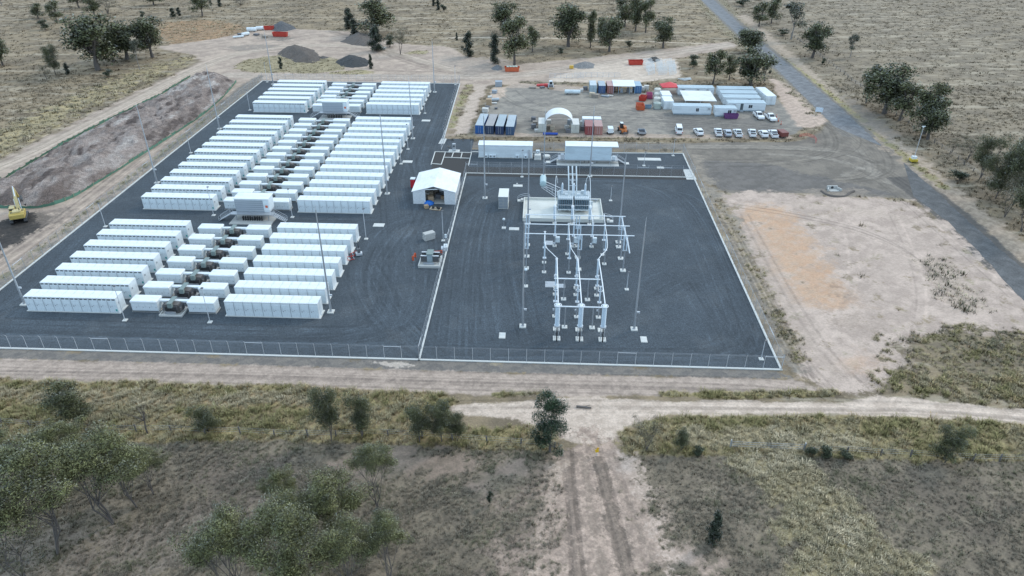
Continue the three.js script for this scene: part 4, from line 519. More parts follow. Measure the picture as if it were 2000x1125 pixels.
  const lid = G_(); for (const [x, z, w, h] of [[-1.7, -0.5, 0.7, 0.4], [1.1, -0.4, 0.9, 0.5], [2.1, -2.2, 0.7, 0.6], [-3, -2.2, 0.6, 0.5], [2.9, -0.5, 0.5, 0.4]]) { mesh('lid_fitting', G_().round(w, h, 0.6, 0.06, x, 3.58, z).g(), tgl, t); }
  mesh('control_cabinet', G_().on(0.9, 1.8, 0.5, 4.0, 0.1, -1.2).g(), tgl, t);
}
{ // grey cubicle
  const t = thing('control_cubicle', 'grey panelled cubicle standing alone left of the transformer bund', 'cubicle', -7.88, 0, -151.1, 0), w = 2.17, h = 2.87, d = 4.71;
  mesh('body', G_().on(w, h, d, 0, 0.12, -d / 2).g(), mat(0.62, 0.62, 0.58, 0.6), t); mesh('base', G_().on(w + 0.1, 0.12, d + 0.1, 0, 0.01, -d / 2).g(), concrete, t); mesh('roof', G_().round(w + 0.12, 0.12, d + 0.14, 0.03, 0, h + 0.1, -d / 2).g(), mat(0.72, 0.71, 0.66, 0.6), t);
  for (let i = 0; i < 2; i++) for (let k = 0; k < 4; k++) mesh('panel', G_().box(w / 2 - 0.08, h / 4 - 0.08, 0.04, (i - 0.5) * w / 2, 0.16 + h / 8 + k * h / 4, 0.02).g(), silver, t);
}
// control buildings
function doorOf(t, x, y, z, w = 0.9, h = 2.05) { const d = mesh('door', G_().box(w, h, 0.06, x, y + h / 2, z).g(), galvLight, t); mesh('handle', G_().box(0.08, 0.14, 0.06, x + w * 0.35, y + h / 2, z + 0.04).g(), black, d); return d; }
const iceWhite = mat(0.72, 0.77, 0.79, 0.5, 0, { map: grainTex });
{
  const t = thing('control_building', 'low white control building on the ground behind the inner fence', 'building', -16.17, 0, -183.57, 0), W = 14.42, D = 3.32, h = 3.45;
  mesh('plinth', G_().on(W + 0.3, 0.18, D + 0.4, W / 2, 0.02, -D / 2).g(), concrete, t); mesh('wall', G_().on(W, h - 0.2, D, W / 2, 0.2, -D / 2).g(), iceWhite, t); mesh('roof', G_().round(W + 0.2, 0.16, D + 0.25, 0.04, W / 2, h, -D / 2).g(), roofWhite, t);
  for (let i = 1; i < 12; i++) mesh('wall_rib', G_().box(0.03, h - 0.3, 0.02, W * i / 12, h / 2 + 0.05, 0.01).g(), iceWhite, t);
  for (const [x, n] of [[0.12, 1], [0.24, 2], [0.7, 1], [0.86, 1]]) { const b = mesh('conduit_box', G_().box(n * 0.95, 0.75, 0.5, W * x + 0.3, 0.55, 0.26).g(), iceWhite, t); for (let k = 0; k < n; k++) mesh('vent', G_().box(0.3, 0.4, 0.05, W * x + 0.3 + (k - (n - 1) / 2) * 0.9, 0.6, 0.53).g(), darkSlot, b); }
  doorOf(t, W - 0.9, 0.25, 0.03);
}
{
  const t = thing('raised_control_building', 'pale blue control building raised on posts with side stairs', 'building', 6.88, 0, -179.47, 0), W = 12.07, D = 3.38, Y = 1.39, h = 3.68;
  mesh('slab', G_().on(16.29, 0.2, 4.4, 6.03, 0.02, -1.4).g(), paleConcrete, t);
  const st = G_(); for (let i = 0; i < 4; i++) for (const z of [-0.3, -D + 0.3]) mesh('post', G_().on(0.2, Y - 0.2, 0.2, 0.3 + i * (W - 0.6) / 3, 0.22, z).g(), galv, t);
  mesh('floor_frame', G_().box(W + 3.62, 0.22, D, W / 2, Y - 0.1, -D / 2).g(), galv, t);
  mesh('wall', G_().on(W, h - 0.1, D - 0.1, W / 2, Y + 0.02, -D / 2).g(), mat(0.62, 0.72, 0.77, 0.5, 0, { map: grainTex }), t); mesh('roof', G_().round(W + 1.69, 0.2, D + 0.4, 0.05, W / 2 + 0.84, Y + h, -D / 2).g(), roofWhite, t);
  const cab = G_(); for (let i = 0; i < 6; i++) cab.cyl(0.06, 0.06, Y - 0.1, 3 + i * 1.1, 0.2, -1.3); mesh('cable_riser', cab.g(), black, t);
  mesh('air_conditioner', G_().round(0.9, 1.3, 0.6, 0.05, -0.7, Y + 0.1, -0.6).g(), galvLight, t); mesh('air_conditioner', G_().round(0.9, 1.0, 0.6, 0.05, W + 0.7, Y + 0.1, -0.5).g(), iceWhite, t); mesh('rib_seam', G_().box(0.03, h - 0.4, 0.03, W / 2, Y + h / 2, -0.04).g(), iceWhite, t);
  for (const s of [-1, 1]) {
    const x0 = s < 0 ? -1.7 : W + 1.7, x1 = x0 + s * 2.1, g = G_(), r = G_();
    for (const z of [-2.1, -1.1]) { g.sq([x0, Y - 0.05, z], [x1, 0.15, z], 0.1); r.bar([x0, Y + 1, z], [x1, 1.1, z], 0.03).bar([x1, 0, z], [x1, 1.1, z], 0.03).bar([x0, Y, z], [x0, Y + 1, z], 0.03).bar([s < 0 ? 0 : W, Y + 1, z], [x0, Y + 1, z], 0.03); }
    const stair = mesh('stair', g.g(), galv, t); mesh('handrail', r.g(), galvLight, stair); for (let i = 0; i < 7; i++) mesh('tread', G_().box(0.26, 0.04, 0.95, x0 + (x1 - x0) * (i + 0.5) / 7, Y - 0.05 - (Y - 0.15) * (i + 0.5) / 7, -1.6).g(), galv, stair);
    mesh('stair_pad', G_().on(1.3, 0.12, 1.4, x1 + s * 0.5, 0.02, -1.6).g(), paleConcrete, stair);
  }
}
{
  let t = thing('standby_generator', 'cream generator set with round fan beside the low control building', 'generator', -0.3, 0, -183.6, 0); mesh('base', G_().on(1.9, 0.2, 2.6, 0, 0.02, 0).g(), concrete, t); mesh('housing', G_().round(1.7, 1.1, 1.6, 0.06, 0, 0.2, 0.2).g(), paleConcrete, t); mesh('radiator', G_().round(1.0, 1.9, 0.7, 0.05, 0, 0.2, -0.8).g(), offWhite, t); const f = new THREE.TorusGeometry(0.32, 0.1, 8, 18); f.translate(0, 1.6, -0.42); mesh('fan_ring', f, seamGrey, t);
  t = tag(mesh('buried_tank', G_().cyl(1.0, 1.0, 0.5, 0, 0.02, 0, 24).cyl(0.9, 0.85, 0.12, 0, 0.52, 0, 24).g(), paleConcrete), 'round pale sunken tank between the two control buildings', 'tank'); t.position.set(2.1, 0, -184.6);
}
// spare transformer and loose things by the dividing fence
{
  const t = thing('spare_transformer', 'spare transformer on a concrete bund by the dividing fence', 'transformer', -21.1, 0, -125, 0);
  mesh('bund', G_().on(4.3, 0.35, 4.6, 0, 0.02, 0).g(), concrete, t); mesh('bund_rim', G_().box(4.3, 0.25, 0.2, 0, 0.49, 2.2).box(0.2, 0.25, 4.3, -2.05, 0.49, 0.02).box(0.2, 0.25, 4.3, 2.05, 0.49, 0.02).g(), paleConcrete, t);
  mesh('tank', G_().round(1.1, 1.8, 1.9, 0.05, 0, 0.5, -0.1).g(), tgGrey(), t); mesh('lid', G_().box(1.25, 0.12, 2.1, 0, 2.36, -0.1).g(), ductGrey, t);
  for (const z of [0.6, -0.95]) { const g = G_().box(3.6, 1.25, 0.12, 0, 1.2, z); for (let i = 0; i < 16; i++) if (Math.abs(-1.7 + i * 0.227) > 0.6) g.box(0.06, 1.3, 0.3, -1.7 + i * 0.227, 1.2, z); mesh('radiator', g.g(), steelDark, t); mesh('top_rail', G_().box(3.6, 0.08, 0.34, 0, 1.9, z).g(), galvLight, t); }
  mesh('grate', G_().box(2.2, 0.08, 0.8, -0.1, 0.66, 1.55).g(), galv, t); for (let i = 0; i < 4; i++) mesh('grate_slat', G_().box(2.1, 0.04, 0.1, -0.1, 0.72, 1.25 + i * 0.2).g(), silver, t);
}
function tgGrey() { return mat(0.3, 0.36, 0.38, 0.5); }
{
  let t = thing('concrete_block_stack', 'two stacked concrete blocks lying askew on the gravel', 'concrete blocks', -22.85, 0, -135.3, 0.62); for (let i = 0; i < 2; i++) mesh('block', G_().round(2.4, 0.75, 1.3, 0.04, i * 0.05, 0.03 + i * 0.78, 0).g(), concrete, t);
  t = thing('cabinet_pallet', 'white cabinet lying by the dividing fence', 'cabinet', -18.95, 0, -130.6, 0.1); mesh('cabinet', G_().round(0.75, 0.8, 1.7, 0.04, 0.2, 0.2, 0).g(), white, t); mesh('pallet', G_().on(1.3, 0.14, 1.8, 0, 0.03, 0).g(), galv, t); mesh('side_tray', G_().on(0.4, 0.45, 1.2, -0.5, 0.17, 0).g(), galvLight, t);
  t = thing('meter_box', 'small white box on a stem beside the lamp pole', 'meter box', -19.2, 0, -134.8, 0); mesh('stem', G_().cyl(0.04, 0.04, 0.8, 0, 0.02, 0).g(), galv, t); mesh('box', G_().on(0.45, 0.85, 0.3, 0, 0.6, 0).g(), white, t);
  for (const [x, z, r, l] of [[-24.6, -126.4, 1.4, 'left of the spare transformer'], [-19.9, -128.3, 0.3, 'behind the spare transformer']]) { const b = thing('barrier', `orange plastic barrier ${l}`, 'barrier', x, 0, z, r); mesh('rail', G_().box(1.6, 0.18, 0.06, 0, 0.9, 0).box(1.6, 0.12, 0.06, 0, 0.5, 0).g(), orangeRed, b); mesh('leg', G_().box(0.06, 1.0, 0.4, -0.7, 0.52, 0).g(), orangeRed, b); mesh('leg', G_().box(0.06, 1.0, 0.4, 0.7, 0.52, 0).g(), orangeRed, b); }
  t = thing('light_tower', 'small dark mobile tower by the ends of the near right banks', 'light tower', -36, 0, -127.4, 0.3); mesh('base', G_().round(1.3, 0.5, 1.0, 0.05, 0, 0.15, 0).g(), galvLight, t); mesh('mast', G_().on(0.12, 2.6, 0.12, 0, 0.6, -0.2).g(), black, t); mesh('cage', G_().on(0.6, 0.9, 0.6, 0, 0.65, 0).g(), steelDark, t); for (const s of [-1, 1]) { const w = new THREE.CylinderGeometry(0.25, 0.25, 0.15, 14); w.rotateZ(Math.PI / 2); w.translate(s * 0.7, 0.27, 0); mesh('wheel', w, black, t); }
  for (const [x, z, l, r] of [[-37.2, -125.2, 'nearer', 0.5], [-37.0, -126.9, 'farther', 1.0]]) { const b = thing('crowd_barrier', `red and white barrier at the end of a right bank, ${l} one`, 'barrier', x, 0, z, r); for (let i = 0; i < 4; i++) mesh('bar', G_().box(0.1, 0.9, 0.05, -0.6 + i * 0.4, 0.52, 0, 0, 0, 0.35).g(), i % 2 ? white : red, b); mesh('rail', G_().box(1.6, 0.1, 0.06, 0, 0.95, 0).box(1.6, 0.1, 0.06, 0, 0.15, 0).g(), red, b); }
}
// gable shed
{
  const W = 9.84, D = 11.28, e = 3.11, a = 4.41, t = thing('gable_shed', 'open-fronted white gable shed by the dividing fence', 'shed', -28.97, 0, -152.97, 0), ply = mat(0.72, 0.74, 0.75, 0.55, 0, { map: grainTex, side: THREE.DoubleSide }), roofM = mat(0.84, 0.84, 0.83, 0.55, 0, { map: grainTex, side: THREE.DoubleSide }), x1 = 2.9, x2 = 7.3, gy = (x) => e + (a - e) * (1 - Math.abs(x - W / 2) / (W / 2));
  mesh('floor', G_().on(W - 0.3, 0.06, D - 0.3, W / 2, 0.035, -D / 2).g(), concrete, t);
  mesh('front_wall', G_().ext([[0, 0.04], [x1, 0.04], [x1, gy(x1)], [0, e]], 0.12, 0, 0, 0).g(), ply, t); mesh('front_wall', G_().ext([[x2, 0.04], [W, 0.04], [W, e], [x2, gy(x2)]], 0.12, 0, 0, 0).g(), ply, t);
  mesh('gable', G_().ext([[x1, gy(x1)], [x2, gy(x2)], [x2, gy(x2) - 0.35], [W / 2, a - 0.45], [x1, gy(x1) - 0.35]], 0.12, 0, 0, 0.0).g(), ply, t);
  mesh('rear_wall', G_().ext([[0, 0.04], [W, 0.04], [W, e], [W / 2, a], [0, e]], 0.12, 0, 0, -D).g(), ply, t);
  for (const x of [0.06, W - 0.06]) mesh('side_wall', G_().on(0.12, e - 0.04, D - 0.13, x, 0.04, -D / 2).g(), ply, t);
  for (const s of [-1, 1]) { const L = Math.hypot(W / 2, a - e) + 0.25, g = new THREE.BoxGeometry(L, 0.08, D + 0.5); g.translate(-s * 0 + L / 2 * s, 0, 0); g.rotateZ(-s * Math.atan2(a - e, W / 2)); g.translate(W / 2, a + 0.09, -D / 2); mesh('roof_panel', g, roofM, t); }
  const hole = G_(); for (let i = 0; i < 5; i++) hole.box(0.3, 0.1, 0.02, 0.5 + i * 0.5, 0.16, 0.08); 
}
seed = 900;
const clutterMats = [mat(0.42, 0.3, 0.19, 0.8), mat(0.3, 0.26, 0.22, 0.8), mat(0.6, 0.58, 0.54, 0.7), mat(0.16, 0.16, 0.17, 0.7), mat(0.5, 0.42, 0.32, 0.8), mat(0.32, 0.36, 0.4, 0.5)];
function crate(x, y, z, w, h, d, m, label, turn = 0) { const t = thing('crate', label, 'crate', x, y, z, turn, 'crates and stored goods'); for (let i = 0; i < 4; i++) mesh('board', G_().box(w, h / 4 - 0.03, d, 0, h * (i + 0.5) / 4, 0).g(), m, t); mesh('lid', G_().box(w + 0.06, 0.05, d + 0.06, 0, h + 0.03, 0).g(), m, t); mesh('skid', G_().box(w - 0.1, 0.06, d - 0.1, 0, -0.03, 0).g(), m, t); return t; }
{
  const names = ['brown crate at the left of the shed opening', 'dark crate deep inside the shed', 'grey crate against the shed wall', 'tan crate in the middle of the shed', 'brown crate behind the blue tarpaulin', 'steel box in the shed beside the crates', 'small tan crate at the right of the shed floor', 'dark bin near the shed back'];
  [[-25.2, -154.6, 1.3, 1.2, 1.4], [-24.6, -158.8, 1.6, 1.5, 1.2], [-26.2, -156.5, 1.0, 1.3, 1.1], [-23.6, -156.5, 1.2, 0.9, 1.2], [-25.4, -157.6, 1.0, 1.0, 1.0], [-22.9, -158.5, 1.1, 1.1, 0.9], [-22.4, -156.0, 0.8, 0.6, 0.8], [-23.9, -160.6, 1.4, 1.3, 1.1]].forEach(([x, z, w, h, d], i) => crate(x, 0.16, z, w, h, d, clutterMats[i % 6], names[i], rr(-0.4, 0.4)));
  const tarp = new THREE.SphereGeometry(1, 20, 12, 0, Math.PI * 2, 0, Math.PI / 2), p = tarp.attributes.position; for (let i = 0; i < p.count; i++) { const f = 1 + (rnd() - 0.5) * 0.22; p.setXYZ(i, p.getX(i) * 1.15 * f, p.getY(i) * 0.75 * f, p.getZ(i) * 0.95 * f); } tarp.computeVertexNormals(); const o = tag(mesh('tarpaulin', tarp, mat(0.02, 0.16, 0.55, 0.5)), 'bright blue tarpaulin heap at the shed opening', 'tarpaulin'); o.position.set(-25.3, 0.1, -153.0);
  const t = thing('timber_pallet', 'loaded timber pallet with black parts in front of the shed', 'pallet', -23.4, 0, -150.2, -0.15); for (let i = 0; i < 6; i++) mesh('board', G_().box(0.36, 0.05, 1.5, -1.1 + i * 0.44, 0.25, 0).g(), clutterMats[4], t); mesh('runner', G_().box(2.6, 0.18, 0.12, 0, 0.12, 0.6).g(), clutterMats[0], t); mesh('runner', G_().box(2.6, 0.18, 0.12, 0, 0.12, -0.6).g(), clutterMats[0], t); for (const [x, z] of [[-0.5, 0.2], [0.5, -0.1], [0.9, 0.3]]) mesh('part', G_().cyl(0.3, 0.3, 0.4, x, 0.28, z).g(), black, t);
  crate(-25.6, 0.1, -150.6, 0.9, 0.7, 0.8, clutterMats[0], 'small brown crate left of the timber pallet', 0.5);
  const wc = thing('portable_toilet', 'red portable toilet with white roof beside the shed', 'portable toilet', -30.5, 0, -162.6, 0); mesh('cabin', G_().round(1.15, 2.15, 1.15, 0.05, 0, 0.1, 0).g(), mat(0.5, 0.02, 0.035, 0.45), wc); mesh('roof', G_().round(1.22, 0.24, 1.22, 0.08, 0, 2.22, 0).g(), white, wc); mesh('door', G_().box(0.75, 1.85, 0.04, 0.05, 1.15, 0.59).g(), mat(0.56, 0.03, 0.04, 0.45), wc); mesh('skid', G_().on(1.25, 0.1, 1.25, 0, 0.02, 0).g(), black, wc);
}
// bunded bay with painted lines left of the control buildings
{
  const t = thing('chemical_bund', 'black bunded bay outlined with white kerbs behind the shed', 'bund', 0, 0, 0, 0), lines = [[[-28.4, -187.12], [-18.38, -186.84]], [[-28.4, -187.12], [-28.23, -177.63]], [[-18.38, -186.84], [-18.35, -177.4]], [[-25.55, -186.87], [-25.54, -177.76]], [[-23.32, -186.99], [-23.4, -182.71]], [[-20.94, -187.11], [-20.89, -182.46]], [[-25.36, -183], [-18.28, -182.59]], [[-28.32, -178.35], [-25.54, -177.76]]];
  for (const [a, b] of lines) { const L = Math.hypot(b[0] - a[0], b[1] - a[1]); const o = mesh('kerb', G_().box(L, 0.16, 0.22, 0, 0.12, 0).g(), paleConcrete, t); o.position.set((a[0] + b[0]) / 2, 0, (a[1] + b[1]) / 2); o.rotation.y = Math.atan2(-(b[1] - a[1]), b[0] - a[0]); }
  const q = [-23.26, -187.78], k = thing('pump_kiosk', 'grey pump kiosk at the head of the bunded bay', 'kiosk', q[0], 0, q[1], 0); mesh('pad', G_().on(3.0, 0.2, 2.0, 0, 0.02, 0).g(), paleConcrete, k); mesh('cabinet', G_().round(0.9, 2.0, 0.8, 0.04, 0, 0.22, -0.2).g(), galv, k); mesh('panel', G_().box(0.5, 0.5, 0.05, 0, 1.6, 0.22).g(), darkSlot, k); mesh('pipe', G_().tube([[-1.2, 0.3, 0.3], [-0.6, 0.6, 0.3], [0.6, 0.6, 0.3], [1.2, 0.3, 0.3]], 0.07).g(), galvLight, k);
}

// ---------------------------------------------------------------- contractor's yard
const paint = (r, g, b, rough = 0.5) => mat(r, g, b, rough, 0, { map: grainTex });
function container(name, label, x, z, turn, w, h, len, m, top, group, y = 0) {       // x, z: middle of the door end, which faces +z before turning
  const t = thing(name, label, 'container', x, y, z, turn, group); const b = 0.1;
  mesh('body', G_().on(w - 0.08, h - 0.14, len - 0.08, 0, b, -len / 2).g(), m, t);
  mesh('roof', G_().box(w, 0.06, len, 0, h - 0.02, -len / 2).g(), top, t);
  const fr = G_(); for (const sx of [-1, 1]) for (const sz of [-0.04, -len + 0.04]) fr.on(0.14, h - 0.1, 0.14, sx * (w / 2 - 0.06), 0.05, sz); for (const sx of [-1, 1]) fr.box(0.12, 0.14, len, sx * (w / 2 - 0.05), 0.12, -len / 2); fr.box(w, 0.14, 0.12, 0, 0.12, -0.05); mesh('frame', fr.g(), m, t);
  const ribs = G_(), n = Math.round(len / 0.55); for (const sx of [-1, 1]) for (let i = 0; i < n; i++) ribs.box(0.05, h - 0.4, 0.28, sx * (w / 2 - 0.035), h / 2 + 0.02, -0.3 - (len - 0.6) * (i + 0.5) / n); ribs.box(w - 0.05, 0.05, 0.05, 0, 0.3, -len / 2); const c = mesh('corrugation', ribs.g(), m, t); c.userData.kind = 'stuff';
  for (const s of [-1, 1]) { const d = mesh('door_leaf', G_().box(w / 2 - 0.12, h - 0.35, 0.06, s * (w / 4 - 0.03), h / 2 + 0.04, 0.01).g(), m, t); mesh('lock_bar', G_().bar([s * 0.28, 0.3, 0.07], [s * 0.28, h - 0.25, 0.07], 0.03).g(), galvLight, d); }
  return t;
}
const blueRoof = paint(0.42, 0.47, 0.5), CW2 = 2.4, CL = 11.0, CH = 2.6;
container('shipping_container', 'bright blue shipping container, leftmost of the four side by side', -17.5, -202.64, -0.07, CW2, CH, CL, paint(0.02, 0.11, 0.34), blueRoof, 'long blue containers');
container('shipping_container', 'dark shipping container with rust-brown roof, second of the four', -14.54, -202.4, -0.06, CW2, CH, CL, paint(0.03, 0.055, 0.11), paint(0.36, 0.34, 0.33), 'long blue containers');
container('shipping_container', 'navy shipping container, third of the four side by side', -11.59, -202.16, -0.05, CW2, CH, CL, paint(0.025, 0.05, 0.12), paint(0.37, 0.43, 0.46), 'long blue containers');
container('shipping_container', 'slate blue shipping container, rightmost of the four side by side', -8.57, -201.91, -0.035, CW2, CH, CL, paint(0.05, 0.1, 0.19), blueRoof, 'long blue containers');
const beige = paint(0.58, 0.58, 0.52), pinkRed = paint(0.34, 0.13, 0.12);
container('store_container', 'beige container under the left foot of the white dome shelter', 0.84, -204.93, 0, 2.35, 2.6, 5.8, beige, paleConcrete, 'containers of the dome shelter');
container('store_container', 'beige container under the right foot of the white dome shelter', 10.44, -204.69, 0, 2.35, 2.6, 5.8, beige, paleConcrete, 'containers of the dome shelter');
container('store_container', 'dark red container, left of the two beside the dome shelter', 14.48, -203.36, 0, 2.4, 2.6, 5.9, paint(0.3, 0.07, 0.07), pinkRed, 'red containers');
container('store_container', 'faded red container, right of the two beside the dome shelter', 17.14, -203.48, 0, 2.4, 2.6, 5.9, paint(0.42, 0.2, 0.17), paint(0.45, 0.27, 0.24), 'red containers');
container('store_container', 'white container lying across behind the two red ones', 18.34, -211.21, Math.PI / 2 , 2.4, 2.7, 5.6, offWhite, roofWhite);
{
  const t = thing('dome_shelter', 'white arched fabric shelter spanning two beige containers', 'shelter', 5.65, 2.62, -207.83, 0), s = new THREE.Shape(), a = 4.1, b = 3.1;
  for (let i = 0; i <= 28; i++) { const q = Math.PI * i / 28; s[i ? 'lineTo' : 'moveTo'](Math.cos(q) * a, Math.sin(q) * b); } for (let i = 28; i >= 0; i--) { const q = Math.PI * i / 28; s.lineTo(Math.cos(q) * (a - 0.1), Math.sin(q) * (b - 0.1)); }
  const g = new THREE.ExtrudeGeometry(s, { depth: 5.7, bevelEnabled: false, curveSegments: 4 }); g.translate(0, 0, -2.85); mesh('canopy', g, mat(0.82, 0.82, 0.81, 0.6, 0, { map: grainTex }), t);
  for (let k = 0; k < 5; k++) { const h = G_(); for (let i = 0; i < 16; i++) { const q0 = Math.PI * i / 16, q1 = Math.PI * (i + 1) / 16; h.bar([Math.cos(q0) * (a - 0.14), Math.sin(q0) * (b - 0.14), -2.7 + k * 1.35], [Math.cos(q1) * (a - 0.14), Math.sin(q1) * (b - 0.14), -2.7 + k * 1.35], 0.04, 5); } mesh('hoop', h.g(), galv, t); }
}
const officeRoof = paint(0.56, 0.65, 0.69);
function office(label, x, z, W, D, h, { turn = 0, wins = [], doors = [], group = 'site offices', ac = [] } = {}) {   // x, z: front left corner
  const t = thing('site_office', label, 'portable office', x, 0, z, turn, group), w = paint(0.7, 0.76, 0.79, 0.5);
  mesh('wall', G_().on(W, h - 0.55, D, W / 2, 0.5, -D / 2).g(), w, t); mesh('roof', G_().box(W + 0.16, 0.1, D + 0.16, W / 2, h, -D / 2).g(), officeRoof, t);
  const rf = G_(); for (let i = 0; i < 9; i++) rf.box(W + 0.1, 0.03, 0.05, W / 2, h + 0.06, -D * (i + 0.5) / 9); const rr_ = mesh('roof_ribs', rf.g(), officeRoof, t); rr_.userData.kind = 'stuff';
  for (let i = 0; i < 5; i++) mesh('pier', G_().on(0.25, 0.5, D - 0.4, 0.3 + (W - 0.6) * i / 4, 0.01, -D / 2).g(), concrete, t);
  mesh('skirt', G_().on(W - 0.1, 0.34, 0.04, W / 2, 0.12, -0.1).g(), paint(0.42, 0.5, 0.55), t);
  for (const [u, ww] of wins) { const f = mesh('window', G_().box(ww, 1.1, 0.05, W * u, h * 0.62, 0.02).g(), galvLight, t); for (const s of [-1, 1]) mesh('pane', G_().box(ww / 2 - 0.08, 0.98, 0.03, W * u + s * ww / 4, h * 0.62, 0.045).g(), mat(0.04, 0.05, 0.06, 0.12), f); }
  for (const u of doors) { const d = mesh('door', G_().box(0.9, 2.0, 0.05, W * u, 1.55, 0.02).g(), mat(0.08, 0.1, 0.11, 0.3), t); mesh('handle', G_().box(0.06, 0.12, 0.05, W * u + 0.32, 1.5, 0.06).g(), galvLight, d); mesh('step', G_().on(1.0, 0.25, 0.6, W * u, 0.01, 0.35).g(), galv, d); }
  for (const u of ac) mesh('air_conditioner', G_().box(0.7, 0.55, 0.3, W * u, h * 0.78, 0.16).g(), galv, t);
  return t;
}
office('long white site office at the front, left of the purple bin', 41.88, -223.88, 11.77, 3.3, 2.75, { wins: [[0.63, 0.9]], ac: [0.93] });
office('short white site office at the front beside the purple bin', 54.55, -222.43, 6.52, 3.2, 2.7, { wins: [[0.68, 1.1]], ac: [0.92], });
office('white site office in front of the right-hand stack of four', 59.74, -228.34, 11.83, 3.3, 2.75, { doors: [0.37], wins: [[0.6, 1.2]], ac: [0.17] });
office('second site office back in the right-hand stack of four', 59.62, -234.38, 11.83, 3.4, 2.7, { ac: [0.7] });
office('third site office back in the right-hand stack of four', 59.86, -239.57, 11.83, 3.4, 2.7, { ac: [0.9] });
office('rearmost site office of the right-hand stack of four', 59.98, -244.52, 11.95, 3.4, 2.7);
office('white site office behind the flat awning', 46.59, -244.88, 11.95, 3.4, 2.75, { ac: [0.14, 0.55, 0.82] });
container('toilet_block', 'tall white container office set crosswise at the right end', 75.31, -235.95, 0.09, 3.2, 2.9, 10.8, paint(0.72, 0.77, 0.79), roofWhite);
container('ablution_block', 'nearer white block of the pair left of the site offices', 41.16, -229.19, 0.03, 3.1, 2.7, 5.6, paint(0.7, 0.75, 0.77), roofWhite, 'white blocks');
container('ablution_block', 'farther white block of the pair left of the site offices', 41.52, -235.59, 0.03, 3.1, 2.7, 5.6, paint(0.7, 0.75, 0.77), roofWhite, 'white blocks');
{
  const t = thing('awning', 'flat white awning on posts between the site offices', 'awning', 51.41, 0, -235.71, 0), W = 10.14, D = 10.86;
  const g = new THREE.BoxGeometry(W, 0.1, D); g.rotateX(0.02); g.translate(0, 2.75, 0); mesh('roof_sheet', g, paint(0.78, 0.79, 0.76), t);
  for (const x of [-W / 2 + 0.2, 0, W / 2 - 0.2]) for (const z of [D / 2 - 0.2, -D / 2 + 0.2]) mesh('post', G_().on(0.1, z > 0 ? 2.58 : 2.76, 0.1, x, 0.01, z).g(), galvLight, t);
  const d = thing('picnic_table', 'dark table in the shade under the flat awning', 'table', 49.48, 0, -232.93, 0.1); mesh('top', G_().box(2.2, 0.06, 0.9, 0, 0.76, 0).g(), clutterMats[1], d); for (const s of [-1, 1]) { mesh('bench', G_().box(2.2, 0.05, 0.35, 0, 0.46, s * 0.85).g(), clutterMats[1], d); mesh('leg', G_().box(0.08, 0.74, 1.7, s * 0.9, 0.38, 0).g(), clutterMats[3], d); }
}
container('tool_container', 'pale blue container, leftmost in the row of open stores at the back', 18.04, -246.45, 0, 2.3, 2.7, 6.2, paint(0.4, 0.5, 0.55), paint(0.55, 0.6, 0.62), 'back row stores');
container('tool_container', 'dark blue container with open doors, second in the back row of stores', 21, -246.09, 0, 2.3, 2.7, 6.2, paint(0.05, 0.1, 0.22), paint(0.4, 0.46, 0.5), 'back row stores');
container('tool_container', 'dull red container in the back row, left of the white shelter roof', 23.9, -246.09, 0, 2.3, 2.7, 6.2, paint(0.3, 0.12, 0.1), paint(0.5, 0.32, 0.29), 'back row stores');
container('tool_container', 'blue container at the right end of the back row of stores', 33.43, -246.93, 0, 2.2, 2.6, 6.0, paint(0.06, 0.17, 0.34), paint(0.36, 0.47, 0.55), 'back row stores');
{
  const t = thing('store_shelter', 'flat white shelter roof over the open stores at the back', 'shelter', 28.48, 0, -248.98, 0), W = 7.48, D = 6.4; const g = new THREE.BoxGeometry(W, 0.1, D); g.rotateX(0.06); g.translate(0, 2.9, 0); mesh('roof_sheet', g, roofWhite, t);
  for (const x of [-W / 2 + 0.1, -W / 4, W / 4, W / 2 - 0.1]) for (const z of [2.9, -2.9]) mesh('post', G_().on(0.12, z > 0 ? 2.66 : 3.0, 0.12, x, 0.01, z).g(), paint(0.3, 0.45, 0.55), t);
  seed = 41; const nm = ['tan', 'dark', 'grey', 'black', 'sandy', 'blue-grey']; for (let i = 0; i < 6; i++) crate(25.59 + i * 1.12, 0.1, -247.66 - rr(0, 2.2), rr(0.7, 1), rr(0.7, 1.4), 0.9, clutterMats[(i * 5 + 1) % 6], `${['dark', 'tan', 'blue-grey', 'sandy', 'black', 'pale grey'][i]} crate under the store shelter, ${ord[i]} from the left`, rr(-0.3, 0.3));
}
// clutter and bins
function skip(label, p, turn, m, w = 2.0, len = 4.2, h = 1.3, cat = 'skip bin') {
  const t = thing('skip_bin', label, cat, p[0], 0, p[1], turn, 'skips and bins'), q = 0.12;
  mesh('floor', G_().box(len - 0.5, 0.1, w - 0.2, 0, 0.15, 0).g(), m, t);
  for (const s of [-1, 1]) { mesh('side_panel', G_().ext([[-len / 2 + 0.35, 0.1], [len / 2 - 0.35, 0.1], [len / 2, h], [-len / 2, h]], 0.08, 0, 0, s * w / 2).g(), m, t); mesh('end_panel', G_().box(0.08, h, w - 0.1, s * (len / 2 - 0.2), h / 2 + 0.08, 0, 0, 0, -s * 0.26).g(), m, t); for (let i = 0; i < 4; i++) mesh('rib', G_().box(0.1, h - 0.2, 0.08, -len / 2 + 0.8 + i * (len - 1.6) / 3, h / 2 + 0.1, s * (w / 2 + 0.06)).g(), m, t); }
  return t;
}
const skipRed = paint(0.5, 0.05, 0.03), skipOrange = paint(0.6, 0.13, 0.05);
